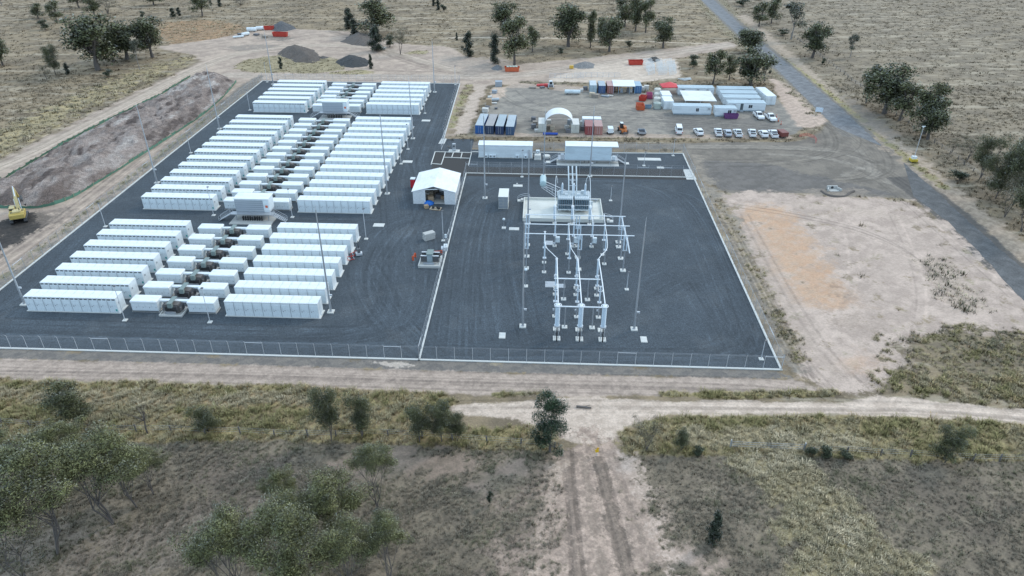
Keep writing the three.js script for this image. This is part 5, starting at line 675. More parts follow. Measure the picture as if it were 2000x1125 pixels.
skip('red skip bin among the trees at the far dirt track', [-10.86, -274.13], 0.06, skipOrange, 2.2, 5.6, 1.7); skip('red skip bin beside the stacked fence panels', [36.78, -286.86], 0.12, skipRed, 2.2, 5.6, 1.7); skip('red skip bin beside the far grey gravel heap', [-116.47, -328.49], -0.05, skipRed, 2.2, 6.6, 1.8); skip('red skip bin behind the far gravel heap', [-126.11, -342.16], 0.2, skipRed, 2, 4.6, 1.6);
skip('orange-red skip bin in the middle of the contractor yard', [32.16, -229.28], Math.PI / 2, skipOrange, 2.4, 3.8, 1.6); skip('second red bin just behind the orange-red skip', [34.09, -238.96], 1.2, skipRed, 2.0, 3.0, 1.5); skip('pink bin beside the two red skips', [36.67, -242.04], 1.5, paint(0.45, 0.1, 0.2), 1.8, 3.4, 1.5); skip('purple bin in front of the short site office', [59.3, -221.28], 0.02, paint(0.15, 0.05, 0.17), 1.6, 4.4, 1.4); skip('low teal-grey bin right of the orange-red skip', [34.77, -230.51], 0, paint(0.2, 0.3, 0.38), 1.6, 2.4, 0.9);
{ // load in the far skip
  const t = thing('debris_sheet', 'pale green panel lying on the skip at the far track', 'panel', ...[[-10.86, -274.13]].flatMap(([x, z]) => [x, 1.75, z]), 0.06); for (let i = 0; i < 4; i++) mesh('board', G_().box(0.9, 0.06, 1.9, -1.6 + i * 1.05, 0.04 + (i % 2) * 0.02, 0, 0, 0.1 * i).g(), paint(0.5, 0.58, 0.5), t);
}
[[[39.99, -246.45], 'farthest'], [[39.27, -240.99], 'second farthest'], [[38.41, -235.73], 'second nearest'], [[37.68, -230.12], 'nearest']].forEach(([p, l], i) => { const t = thing('water_tank', `${i === 3 ? 'greenish' : 'cream'} round-topped tank left of the white blocks, ${l} of four`, 'tank', p[0], 0, p[1], 0, 'yard tanks'), m = i === 3 ? paint(0.4, 0.45, 0.4) : paint(0.66, 0.64, 0.56); mesh('shell', G_().cyl(1.25, 1.25, 1.6, 0, 0.15, 0, 22).g(), m, t); const d = new THREE.SphereGeometry(1.25, 22, 8, 0, Math.PI * 2, 0, Math.PI / 2); d.scale(1, 0.35, 1); d.translate(0, 1.75, 0); mesh('dome', d, m, t); mesh('hatch', G_().cyl(0.3, 0.3, 0.12, 0, 2.12, 0).g(), concrete, t); mesh('base', G_().on(2.6, 0.14, 2.6, 0, 0.01, 0).g(), clutterMats[3], t); });
{ const p = [44.12, -248.52], t = thing('gazebo', 'red peaked gazebo behind the white blocks', 'gazebo', p[0], 0, p[1], 0.1); const c = new THREE.ConeGeometry(4.2, 1.3, 4, 1); c.rotateY(Math.PI / 4); c.scale(1, 1, 0.8); c.translate(0, 3.1, 0); mesh('canopy', c, mat(0.62, 0.06, 0.07, 0.6), t); for (const sx of [-1, 1]) for (const sz of [-1, 1]) mesh('leg', G_().on(0.08, 2.5, 0.08, sx * 2.7, 0.01, sz * 2.1).g(), galv, t); mesh('valance', G_().box(5.8, 0.25, 0.03, 0, 2.4, 2.3).box(0.03, 0.25, 4.6, 2.9, 2.4, 0).box(5.8, 0.25, 0.03, 0, 2.4, -2.3).box(0.03, 0.25, 4.6, -2.9, 2.4, 0).g(), mat(0.62, 0.06, 0.07, 0.6), t); }
function drum(label, p, m, r = 0.5, len = 2.6, turn = 0) { const t = thing('pipe_drum', label, 'drum', p[0], 0.02, p[1], turn, 'tanks and drums lying down'); const g = new THREE.CylinderGeometry(r, r, len, 18); g.rotateZ(Math.PI / 2); g.translate(0, r + 0.15, 0); mesh('shell', g, m, t); for (const s of [-1, 1]) { mesh('cradle', G_().on(0.2, r * 0.7, r * 1.8, s * len * 0.3, 0, 0).g(), clutterMats[3], t); const e = new THREE.CylinderGeometry(r * 0.85, r * 0.85, 0.06, 18); e.rotateZ(Math.PI / 2); e.translate(s * (len / 2 + 0.03), r + 0.15, 0); mesh('end_cap', e, m, t); } return t; }
drum('white cylinder lying before the back row of stores', [10.96, -244.87], paint(0.66, 0.74, 0.76), 0.7, 5.2); drum('grey pipe bundle near the left fence of the yard', [-14.87, -235.16], paint(0.5, 0.54, 0.56), 0.5, 2.6, 0.2); drum('blue roll lying in front of the dome shelter', [3.24, -202.41], paint(0.02, 0.08, 0.4), 0.35, 4.2); drum('white tank on cradles near the farthest gravel heap', [-132.55, -337.28], white, 0.9, 4, 0.2); drum('second white tank by the farthest gravel heap', [-129.96, -340.8], white, 0.8, 3.4, 0.5); drum('thin white pipe on the dirt near the far grass', [-133.91, -324.32], white, 0.4, 4.5, 0.5); drum('short white pipe beside the thin white pipe', [-132.26, -328.61], white, 0.7, 3.4, 0.9);
seed = 4242;
const CRATES = [[-14.72, -253.61], [-15.62, -244.66], [-16.75, -237.97], [-16.63, -231.09], [-15.37, -232.28], [-17.24, -223.43], [-16.86, -227.21], [-14.03, -226.82], [-1.88, -215.54], [-1.36, -212.14], [-1.77, -208.32], [-0.67, -205.6], [2.82, -212.36], [2.66, -208.55], [3.87, -207.22], [4.45, -204.95], [8.14, -208.37], [9.02, -212.69], [8.51, -205.16], [12.68, -211.44], [12.83, -207.68], [17.43, -242.19], [18.6, -241.66], [21.93, -242.44], [23.7, -243.13], [15.55, -250.11], [14.23, -248.14], [36.73, -251.26], [35.16, -249.91], [-2.78, -251.66], [0.62, -251.85], [-135.3, -330.57], [-127.85, -329.94], [-66.02, -305.83], [-122.58, -326.03]];
[[2.4, 1.6, 2.2, 5, 'blue-grey box at the yard corner by the far battery block'], [1.6, 0.9, 1.4, 5, 'small blue-grey box on the sandy patch'], [1.3, 0.8, 1.2, 2, 'pale box beside the pipe bundle'], [1.7, 1.9, 1.5, 0, 'brown timber crate by the left yard fence'], [2.4, 0.3, 0.9, 2, 'low pale board stack right of the brown crate'], [1.9, 1.2, 1.4, 2, 'white bag behind the four blue containers'], [1.2, 0.7, 1.0, 3, 'dark box behind the four blue containers'], [0.9, 0.4, 0.8, 3, 'small dark box on open gravel'],
  [1.3, 1.1, 1.2, 3, 'dark crate top left of the dome shelter'], [1.4, 0.9, 1.2, 1, 'brown crate left of the dome shelter, middle'], [1.3, 1.2, 1.2, 3, 'black crate left of the dome shelter, nearest'], [1.5, 0.6, 1.1, 2, 'pale crate at the foot of the left beige container'], [1.2, 1.3, 1.1, 2, 'pale crate under the dome on the left'], [1.6, 0.9, 1.2, 1, 'brown pallet load under the dome on the left'], [1.3, 1.0, 1.0, 4, 'sandy crate under the dome near the front'], [1.4, 0.4, 0.9, 0, 'low brown pallet in front of the dome'], [1.2, 1.0, 1.1, 2, 'grey crate under the dome on the right'], [1.1, 1.4, 1.0, 5, 'steel box by the right beige container'], [1.5, 0.9, 1.1, 3, 'dark crate at the front right of the dome'], [1.1, 1.4, 1.2, 2, 'pale crate between beige and red containers'], [1.2, 1.0, 1.1, 3, 'dark crate between beige and red containers'],
  [1.7, 1.3, 1.3, 4, 'sandy crate before the back stores'], [2.4, 1.0, 1.6, 1, 'brown load before the back stores'], [2.6, 0.3, 1.0, 5, 'steel sheets before the back stores'], [1.8, 0.2, 0.7, 2, 'pale boards before the back stores'], [1.4, 1.1, 1.1, 3, 'dark crate left of the back stores'], [1.0, 0.8, 1.0, 2, 'white crate left of the back stores'], [1.6, 1.5, 1.4, 2, 'white bag right of the back stores'], [1.3, 1.4, 1.3, 2, 'second white bag right of the back stores'], [2.4, 0.3, 1.2, 1, 'brown boards at the back edge of the yard'], [1.6, 0.4, 1.1, 3, 'dark mat at the back edge of the yard'], [2.4, 0.5, 1.4, 3, 'black mat near the far pipes'], [2.2, 0.6, 1.6, 3, 'black heap of hose near the far pipes'], [2.0, 0.7, 1.0, 2, 'white sack under the tall tree at the top'], [2.2, 0.6, 1.2, 1, 'brown scrap near the far heap']].forEach(([w, h, d, m, l], i) => { const q = CRATES[i]; crate(q[0], 0.08, q[1], w, h, d, clutterMats[m], l, rr(-0.5, 0.5)); });

// telehandler, loader, excavator
function wheelGeo(r, w) { const g = new THREE.CylinderGeometry(r, r, w, 18); g.rotateX(Math.PI / 2); return g; }
{
  const p = [24.52, -206.45], t = thing('telehandler', 'orange telehandler parked beside the red containers', 'telehandler', p[0], 0, p[1], 0.15), o = paint(0.6, 0.2, 0.06);
  mesh('chassis', G_().round(1.6, 0.7, 4.2, 0.08, 0, 0.55, 0).g(), o, t); mesh('cab', G_().round(0.8, 1.5, 1.3, 0.06, -0.4, 1.2, -0.3).g(), black, t); mesh('cab_roof', G_().round(0.85, 0.12, 1.35, 0.03, -0.4, 2.7, -0.3).g(), white, t); mesh('engine_cover', G_().round(0.6, 0.7, 1.8, 0.06, 0.55, 1.2, 0.2).g(), o, t); mesh('boom', G_().sq([0.15, 1.6, -1.6], [0.15, 2.0, 1.9], 0.36).sq([0.15, 2.0, 1.9], [0.15, 0.8, 2.5], 0.24).g(), o, t); mesh('fork', G_().box(1.2, 0.6, 0.08, 0.15, 0.6, 2.65).box(0.12, 0.06, 1.1, -0.2, 0.32, 3.15).box(0.12, 0.06, 1.1, 0.5, 0.32, 3.15).g(), steelDark, t);
  for (const sx of [-1, 1]) for (const z of [-1.4, 1.4]) { const w = mesh('wheel', wheelGeo(0.55, 0.4).rotateY(Math.PI / 2).translate(sx * 1.0, 0.56, z), black, t); mesh('rim', wheelGeo(0.28, 0.42).rotateY(Math.PI / 2).translate(sx * 1.0, 0.56, z), white, w); }
}
{
  const p = [3.58, -252.01], t = thing('skid_loader', 'small white skid loader at the back edge of the yard', 'loader', p[0], 0, p[1], 0.1); mesh('body', G_().round(1.5, 0.9, 2.2, 0.08, 0, 0.35, 0).g(), clutterMats[3], t); mesh('cab', G_().round(1.1, 1.3, 1.2, 0.06, 0, 1.2, -0.1).g(), white, t); mesh('cab_glass', G_().box(0.9, 0.9, 0.04, 0, 1.85, 0.52).g(), black, t); mesh('bucket', G_().box(1.7, 0.5, 0.5, 0, 0.32, 1.45).g(), clutterMats[0], t); for (const s of [-1, 1]) { mesh('arm', G_().sq([s * 0.85, 1.5, -1.0], [s * 0.85, 0.5, 1.3], 0.14).g(), white, t); for (const z of [-0.6, 0.6]) mesh('wheel', wheelGeo(0.4, 0.3).rotateY(Math.PI / 2).translate(s * 0.9, 0.41, z), black, t); }
}
{
  const p = [-114.82, -140.26], t = thing('excavator', 'yellow crawler excavator with raised boom left of the battery yard', 'excavator', p[0], 0, p[1], 0.5), y = paint(0.5, 0.37, 0.1), yl = paint(0.55, 0.45, 0.22), s0 = 0.98;
  for (const s of [-1, 1]) { const tr = mesh('track', G_().ext([[-2.3, 0.15], [-1.9, 0.02], [1.9, 0.02], [2.3, 0.15], [2.5, 0.5], [2.2, 0.95], [-2.2, 0.95], [-2.5, 0.5]], 0.65, s * 1.35, 0, 0, 0.04, Math.PI / 2).g(), black, t); const sh = G_(); for (let i = 0; i < 14; i++) sh.box(0.7, 0.05, 0.2, s * 1.35, 1.0, -2.1 + i * 0.32); const q = mesh('track_shoes', sh.g(), steelDark, tr); q.userData.kind = 'stuff'; }
  mesh('turntable', G_().cyl(0.9, 0.9, 0.3, 0, 0.9, 0, 20).box(2.2, 0.4, 1.8, 0, 0.7, 0).g(), steelDark, t);
  mesh('house', G_().round(3.0, 1.25, 2.3, 0.12, 0, 1.2, 1.0).round(1.8, 0.75, 1.6, 0.08, 0.5, 1.2, -0.7).g(), y, t); mesh('counterweight', G_().round(3.0, 1.1, 0.7, 0.2, 0, 1.2, 2.3).g(), y, t); mesh('engine_hood', G_().round(1.7, 0.4, 1.6, 0.08, 0.1, 2.42, 1.2).g(), yl, t); mesh('exhaust', G_().cyl(0.09, 0.09, 0.6, 0.7, 2.7, 1.4).g(), black, t);
  for (const [x, z] of [[-0.9, 1.4], [1.1, 0.7], [0.1, 0.4]]) mesh('hood_vent', G_().box(0.6, 0.04, 0.5, x, x === 0.1 ? 2.46 : 2.47, z).g(), black, t);
  const cab = mesh('cab', G_().round(1.1, 1.7, 1.8, 0.12, -0.95, 1.3, -0.8).g(), yl, t); mesh('windscreen', G_().box(0.95, 1.0, 0.05, -0.95, 2.3, -1.71).g(), black, cab); mesh('side_window', G_().box(0.05, 0.8, 1.3, -1.51, 2.4, -0.8).g(), black, cab); mesh('rear_window', G_().box(0.9, 0.7, 0.05, -0.95, 2.5, 0.12).g(), black, cab);
  mesh('boom', G_().sq([0.2, 1.9, -0.8], [0.2, 4.4, -1.9], 0.62).sq([0.2, 4.3, -1.8], [0.2, 6.2, -3.6], 0.52).g(), yl, t); mesh('stick', G_().sq([0.2, 6.4, -3.4], [0.2, 3.4, -5.6], 0.4).g(), y, t); mesh('boom_ram', G_().bar([-0.25, 1.9, -1.6], [-0.25, 4.2, -2.4], 0.12).bar([0.65, 1.9, -1.6], [0.65, 4.2, -2.4], 0.12).g(), silver, t); mesh('stick_ram', G_().bar([0.2, 4.9, -2.0], [0.2, 6.7, -3.5], 0.12).g(), silver, t);
  mesh('bucket', G_().ext([[0, 0], [0.9, -0.3], [1.2, -1.0], [0.8, -1.5], [0.1, -1.5], [-0.2, -0.8]], 1.2, 0.2, 3.6, -5.6, 0.03, Math.PI / 2).g(), steelDark, t);
  for (const s of [-1, 1]) mesh('mirror', G_().box(0.3, 0.35, 0.06, s * 1.65, 2.7, -1.7).bar([s * 1.45, 2.4, -1.6], [s * 1.65, 2.6, -1.7], 0.03).g(), black, t);
  t.scale.setScalar(s0);
}
// ---------------------------------------------------------------- vehicles (nose towards -z before turning)
const glassDark = mat(0.03, 0.035, 0.04, 0.08), tyre = mat(0.03, 0.03, 0.03, 0.85), rim = mat(0.5, 0.5, 0.52, 0.35, 0.7), lampRed = mat(0.4, 0.02, 0.02, 0.3), lampClear = mat(0.75, 0.76, 0.78, 0.15), carWhite = mat(0.78, 0.79, 0.79, 0.28), carSilver = mat(0.45, 0.48, 0.52, 0.3, 0.4), trim = mat(0.04, 0.04, 0.045, 0.6);
function vehicle(kind, label, p, turn, body = carWhite) {
  const t = thing(kind, label, kind === 'van' ? 'van' : kind === 'utility_truck' ? 'pickup' : 'car', p[0], 0, p[1], turn, 'parked vehicles'), L = kind === 'van' ? 5.2 : kind === 'utility_truck' ? 5.3 : 4.8, W = 1.9, ry = -Math.PI / 2;
  // side profiles: x along the vehicle, + is the tail
  const low = { utility_truck: [[-2.6, 0.45], [-2.62, 0.85], [-2.45, 1.05], [-1.1, 1.15], [-0.9, 1.18], [0.7, 1.15], [2.6, 1.15], [2.65, 0.5]], sport_utility: [[-2.35, 0.4], [-2.38, 0.85], [-2.2, 1.0], [-1.0, 1.1], [2.3, 1.12], [2.38, 0.9], [2.35, 0.4]], van: [[-2.6, 0.4], [-2.62, 0.9], [-2.3, 1.1], [-1.7, 1.2], [2.55, 1.2], [2.6, 0.4]] }[kind];
  const top = { utility_truck: [[-1.15, 1.12], [-0.35, 1.78], [0.75, 1.8], [0.98, 1.14]], sport_utility: [[-1.1, 1.06], [-0.3, 1.7], [1.6, 1.72], [2.25, 1.1]], van: [[-2.1, 1.14], [-1.25, 2.2], [2.35, 2.25], [2.55, 1.18]] }[kind];
  const shift = (q) => q;
  mesh('body', G_().ext(low, W, 0, 0, 0, 0.06, ry).g(), body, t);
  mesh('cabin', G_().ext(top, W - 0.3, 0, 0, 0, 0.07, ry).g(), body, t);
  const n = top.length, lerp = (a, b, u) => [a[0] + (b[0] - a[0]) * u, a[1] + (b[1] - a[1]) * u], slab = (name, a, b, w) => { const d = Math.hypot(b[0] - a[0], b[1] - a[1]), g = new THREE.BoxGeometry(w, 0.05, d); g.rotateX(-Math.atan2(b[1] - a[1], b[0] - a[0])); const nx = -(b[1] - a[1]) / d, ny = (b[0] - a[0]) / d; g.translate(0, (a[1] + b[1]) / 2 + ny * 0.075, (a[0] + b[0]) / 2 + nx * 0.075); return mesh(name, g, glassDark, t); };
  slab('windscreen', lerp(top[0], top[1], 0.08), lerp(top[0], top[1], 0.92), W - 0.5); slab('rear_window', lerp(top[2], top[3], 0.1), lerp(top[2], top[3], 0.7), W - 0.55);
  const y0 = top[0][1] + 0.08, y1 = top[1][1] - 0.12; for (const s of [-1, 1]) mesh('side_window', G_().ext([[top[0][0] + 0.35, y0], [top[1][0] + 0.12, y1], [top[2][0] - 0.12, y1], [top[3][0] - 0.3, y0]], 0.04, s * ((W - 0.3) / 2 + 0.0), 0, 0, 0, ry).g(), glassDark, t);
  for (const s of [-1, 1]) for (const z of [-L * 0.31, L * 0.29]) { const w = mesh('wheel', wheelGeo(0.38, 0.26).rotateY(Math.PI / 2).translate(s * (W / 2 - 0.1), 0.39, z), tyre, t); mesh('rim', wheelGeo(0.23, 0.28).rotateY(Math.PI / 2).translate(s * (W / 2 - 0.1), 0.39, z), rim, w); }
  for (const s of [-1, 1]) { mesh('headlight', G_().box(0.4, 0.2, 0.1, s * 0.7, 0.85, low[1][0] + 0.02).g(), lampClear, t); mesh('tail_light', G_().box(0.18, 0.4, 0.08, s * 0.84, 0.9, -low[0][0] + 0.04).g(), lampRed, t); mesh('mirror', G_().box(0.22, 0.18, 0.12, s * (W / 2 + 0.06), 1.2, top[0][0] + 0.45).g(), trim, t); }
  mesh('grille', G_().box(1.1, 0.3, 0.08, 0, 0.72, low[1][0]).g(), trim, t); mesh('bumper', G_().box(W - 0.1, 0.25, 0.16, 0, 0.45, L / 2 - 0.02).g(), trim, t);
  if (kind === 'utility_truck') { mesh('tray', G_().box(W - 0.36, 0.06, 1.45, 0, 1.19, 1.85).g(), trim, t); }
  return t;
}
vehicle('van', 'white van parked alone at the left of the front line of vehicles', [40.92, -206.85], -0.08);
vehicle('sport_utility', 'white car between the van and the three vehicles right of it', [46.49, -205.78], 0.1);
vehicle('utility_truck', 'white pickup, left of the three parked together after the gap', [52.19, -205.63], -0.08); vehicle('sport_utility', 'grey car, middle of the three parked together', [54.75, -205.09], -0.05, carSilver); vehicle('utility_truck', 'white pickup, right of the three parked together', [57.74, -205.25], -0.02);
vehicle('utility_truck', 'white pickup with dark tray, first of the right-hand three in the front line', [61.94, -205.46], -0.1); vehicle('sport_utility', 'white car, second of the right-hand three in the front line', [65.06, -204.96], 0.0); vehicle('utility_truck', 'white pickup next to the maroon box trailer', [67.9, -205.1], 0.0);
vehicle('utility_truck', 'white pickup facing the camera in front of the site offices, left one', [68.05, -222.25], Math.PI + 0.12); vehicle('utility_truck', 'white pickup facing the camera in front of the site offices, right one', [71.26, -220.64], Math.PI + 0.15);
function trailer(label, p, turn, m, h, w = 1.9, len = 3) { const t = thing('trailer', label, 'trailer', p[0], 0, p[1], turn, 'trailers'); mesh('chassis', G_().box(w, 0.12, len, 0, 0.55, 0).sq([0, 0.55, -len / 2], [0, 0.5, -len / 2 - 1.1], 0.1).g(), trim, t); for (const s of [-1, 1]) { mesh('side_panel', G_().on(0.06, h, len, s * (w / 2 - 0.03), 0.62, 0).g(), m, t); mesh('end_panel', G_().on(w - 0.12, h - 0.01, 0.06, 0, 0.62, s * (len / 2 - 0.03)).g(), m, t); const q = mesh('wheel', wheelGeo(0.34, 0.22).rotateY(Math.PI / 2).translate(s * (w / 2 + 0.14), 0.35, 0.2), tyre, t); mesh('mudguard', G_().box(0.28, 0.05, 0.9, s * (w / 2 + 0.14), 0.74, 0.2).g(), m, t); } if (h > 0.8) mesh('lid', G_().round(w + 0.04, 0.1, len + 0.04, 0.03, 0, 0.62 + h, 0).g(), m, t); return t; }
trailer('open silver box trailer right of the telehandler', [29.9, -204.92], 0, carSilver, 0.55, 2.0, 3.2); trailer('white enclosed tank trailer left of the telehandler', [20.72, -204.89], 0, white, 1.2, 1.5, 2.6); trailer('maroon box trailer at the right end of the front line', [70.41, -204.57], 0.2, paint(0.2, 0.06, 0.05), 1.1, 2.1, 3.2);
// stacked fence panels, rods, signs, barriers
{
  const p = [45.59, -277.29], t = thing('fence_panel_stack', 'fan of pale upright fence panels on the cleared ground', 'fence panels', p[0], 0, p[1], 0), mm = mat(0.8, 0.81, 0.8, 0.6); seed = 66;
  for (let i = 0; i < 18; i++) { const g = G_(), w = 3.4, h = 3.0; for (const x of [-w / 2, w / 2]) g.bar([x, 0, 0], [x, h, 0], 0.05, 5); for (const y of [0.05, h / 2, h]) g.bar([-w / 2, y, 0], [w / 2, y, 0], 0.06, 5); for (let k = 1; k < 9; k++) g.bar([-w / 2 + k * w / 9, 0.05, 0], [-w / 2 + k * w / 9, h, 0], 0.045, 4); const q = mesh('panel', g.g(), mm, t); q.position.set(-4.2 + (i % 3) * 4.0 + rr(-0.4, 0.4), 0.02, -6 + Math.floor(i / 3) * 2.2 + rr(-0.3, 0.3)); q.rotation.set(-0.25, rr(-0.25, 0.25) + 0.5, 0, 'YXZ'); }
}
for (const [p, n, l] of [[[10.47, -265.17], 6, 'left'], [[21.79, -267.21], 8, 'right']]) { const t = thing('temporary_fence', `low run of pale temporary fence panels along the stock area, ${l} run`, 'fence', p[0], 0, p[1], 0, 'temporary fence runs'); for (let i = 0; i < n; i++) { const g = G_(); for (const x of [-1, 1]) g.bar([x, 0, 0], [x, 1.7, 0], 0.04, 5); for (const y of [0.2, 1.7]) g.bar([-1, y, 0], [1, y, 0], 0.035, 5); for (let k = 1; k < 8; k++) g.bar([-1 + k * 0.25, 0.2, 0], [-1 + k * 0.25, 1.7, 0], 0.022, 4); const q = mesh('panel', g.g(), galvLight, t); q.position.set((i - n / 2) * 2.1, 0.02, 0); q.rotation.x = -0.1; } }
{ const p = [11.64, -279.18], t = thing('grout_box', 'small yellow box left of the pale gravel heap', 'box', p[0], 0, p[1], 0.1); mesh('body', G_().round(1.5, 1.0, 1.0, 0.05, 0, 0.1, 0).g(), mat(0.65, 0.4, 0.06, 0.5), t); mesh('lid', G_().box(1.55, 0.08, 1.05, 0, 1.14, 0).g(), mat(0.65, 0.45, 0.12, 0.5), t); }
{ const p = [0.79, -254.46], t = thing('red_cover', 'red sheet heap at the back edge of the yard', 'cover', p[0], 0, p[1], 0); for (let i = 0; i < 3; i++) mesh('sheet', G_().round(1.5, 0.6 + i * 0.15, 1.3, 0.15, -1.4 + i * 1.35, 0.02, i * 0.2).g(), mat(0.55, 0.06, 0.06, 0.6), t); }
{ const p = [52.97, -266.13], t = thing('pipe_bundle', 'loose white pipes lying by the trees right of the panels', 'pipes', p[0], 0, p[1], 0.5); for (let i = 0; i < 4; i++) mesh('pipe', G_().bar([-2.6 + i * 0.2, 0.14, i * 0.9 - 1.5], [2.4 - i * 0.3, 0.14, i * 0.6 - 0.6], 0.12, 8).g(), white, t); }
{ const p = [87.8, -226.39], t = thing('notice_board', 'pale notice board by the road bend', 'sign', p[0], 0, p[1], -0.3); mesh('board', G_().box(2.2, 1.4, 0.05, 0, 1.6, 0).g(), paint(0.6, 0.7, 0.78), t); for (const s of [-1, 1]) mesh('post', G_().on(0.08, 1.7, 0.08, s * 0.9, 0.01, -0.05).g(), galv, t); }
[[1516, 231, 0.2], [1520, 238, 1.2], [1524, 243, 0.6]].forEach((_, i) => { const p = [[73.52, -222.03], [73.18, -218.5], [73.15, -215.57]][i], t = thing('traffic_bollard', `${ord[i]} orange bollard from the pickups towards the road`, 'bollard', p[0], 0, p[1], 0, 'orange bollards'); mesh('base', G_().cyl(0.3, 0.3, 0.1, 0, 0.01, 0).g(), trim, t); mesh('tube', G_().cyl(0.12, 0.1, 1.1, 0, 0.1, 0).g(), orangeRed, t); mesh('reflector', G_().cyl(0.125, 0.12, 0.15, 0, 0.8, 0).g(), white, t); });
{ const t = thing('barrier_mesh', 'red plastic barrier mesh at the end of the parking strip', 'barrier', 0, 0, 0, 0); const q = [[75.27, -204.6], [77.93, -205.62], [79.32, -203.49], [78.94, -200.45], [78.24, -199.14]], m = mat(0.6, 0.1, 0.08, 0.6, 0, { side: THREE.DoubleSide }); for (let i = 0; i < q.length - 1; i++) { const [a, b] = [q[i], q[i + 1]], L = Math.hypot(b[0] - a[0], b[1] - a[1]); for (let k = 0; k < 4; k++) { const o = mesh('strand', G_().box(L, 0.09, 0.02, L / 2, 0.2 + k * 0.24, 0).g(), m, t); o.position.set(a[0], 0, a[1]); o.rotation.y = Math.atan2(-(b[1] - a[1]), b[0] - a[0]); } const s = mesh('stake', G_().on(0.06, 1.2, 0.06, 0, 0.01, 0).g(), steelDark, t); s.position.set(a[0], 0, a[1]); } }
{ const p = [72.12, -166.09], t = thing('culvert_headwall', 'small concrete culvert headwall at the edge of the turning area', 'culvert', p[0], 0, p[1], 0.1); mesh('headwall', G_().on(2.6, 0.8, 0.3, 0, 0.01, -0.8).g(), concrete, t); for (const s of [-1, 1]) mesh('wing_wall', G_().box(0.25, 0.6, 1.8, s * 1.35, 0.31, 0.1, 0, s * 0.35).g(), concrete, t); const g = new THREE.CylinderGeometry(0.32, 0.32, 0.1, 16); g.rotateX(Math.PI / 2); g.translate(0, 0.4, -0.62); mesh('pipe_mouth', g, black, t); mesh('apron', G_().on(2.4, 0.08, 1.6, 0, 0.01, 0.2).g(), concrete, t); }
{ const t = thing('soil_berm', 'curved ridge of dark soil below the culvert', 'berm', 0, 0, 0, 0); mesh('ridge', G_().tube([[69.03, -165.31], [69.31, -163.17], [70.87, -162.03], [73.45, -162.46], [75.59, -164.4], [76.68, -165.38]].map(([x, z], i) => [x + (i % 2) * 0.25, -0.08 + (i % 3) * 0.07, z]), 0.36, 60, 8).g(), mat(0.13, 0.11, 0.095, 0.95, 0, { bumpMap: asphaltBump, bumpScale: 0.1 }), t); }
{ const p = [100.01, -186.35], t = thing('camera_trailer', 'yellow based mobile camera tower beside the road', 'camera tower', p[0], 0, p[1], 0), h = 9.85; mesh('base', G_().round(1.7, 0.7, 1.7, 0.06, 0, 0.2, 0).g(), paint(0.62, 0.46, 0.05), t); mesh('battery_box', G_().round(1.2, 0.7, 1.0, 0.05, 0, 0.9, 0).g(), white, t); mesh('mast', G_().cyl(0.09, 0.06, h - 1.2, 0, 1.2, 0, 8).g(), galvLight, t); mesh('camera_head', G_().box(0.9, 0.14, 0.2, 0, h - 0.1, 0).box(0.24, 0.3, 0.3, 0, h - 0.3, 0).g(), offWhite, t); for (const sx of [-1, 1]) mesh('outrigger', G_().box(0.1, 0.1, 2.4, sx * 0.85, 0.14, 0).g(), steelDark, t); }
{ const p = [8.83, -72.41], t = thing('marker_post', 'small yellow marker post at the mouth of the dirt track', 'marker', p[0], 0, p[1], 0.2); mesh('post', G_().on(0.08, 0.9, 0.08, 0, 0.01, 0).g(), galvLight, t); mesh('plate', G_().box(0.5, 0.55, 0.05, 0, 0.95, 0.06, 0, 0, 0.2).g(), mat(0.7, 0.42, 0.02, 0.5), t); mesh('flag', G_().box(0.3, 0.3, 0.03, 0.1, 1.35, 0.06, 0, 0, -0.3).g(), mat(0.7, 0.36, 0.02, 0.5), t); }
{ const p = [7.54, -82.29], t = thing('fallen_log', 'grey fallen log lying on the pale track', 'log', p[0], 0, p[1], -0.05), w = mat(0.16, 0.14, 0.125, 0.95); mesh('stem', G_().bar([-1.1, 0.18, 0], [1.1, 0.15, 0.1], 0.17, 8, 0.11).g(), w, t); mesh('branch', G_().bar([-0.2, 0.2, 0], [0.8, 0.25, 0.5], 0.07, 6, 0.03).g(), w, t); mesh('branch', G_().bar([0.1, 0.2, 0], [1.0, 0.35, -0.3], 0.06, 6, 0.03).g(), w, t); }
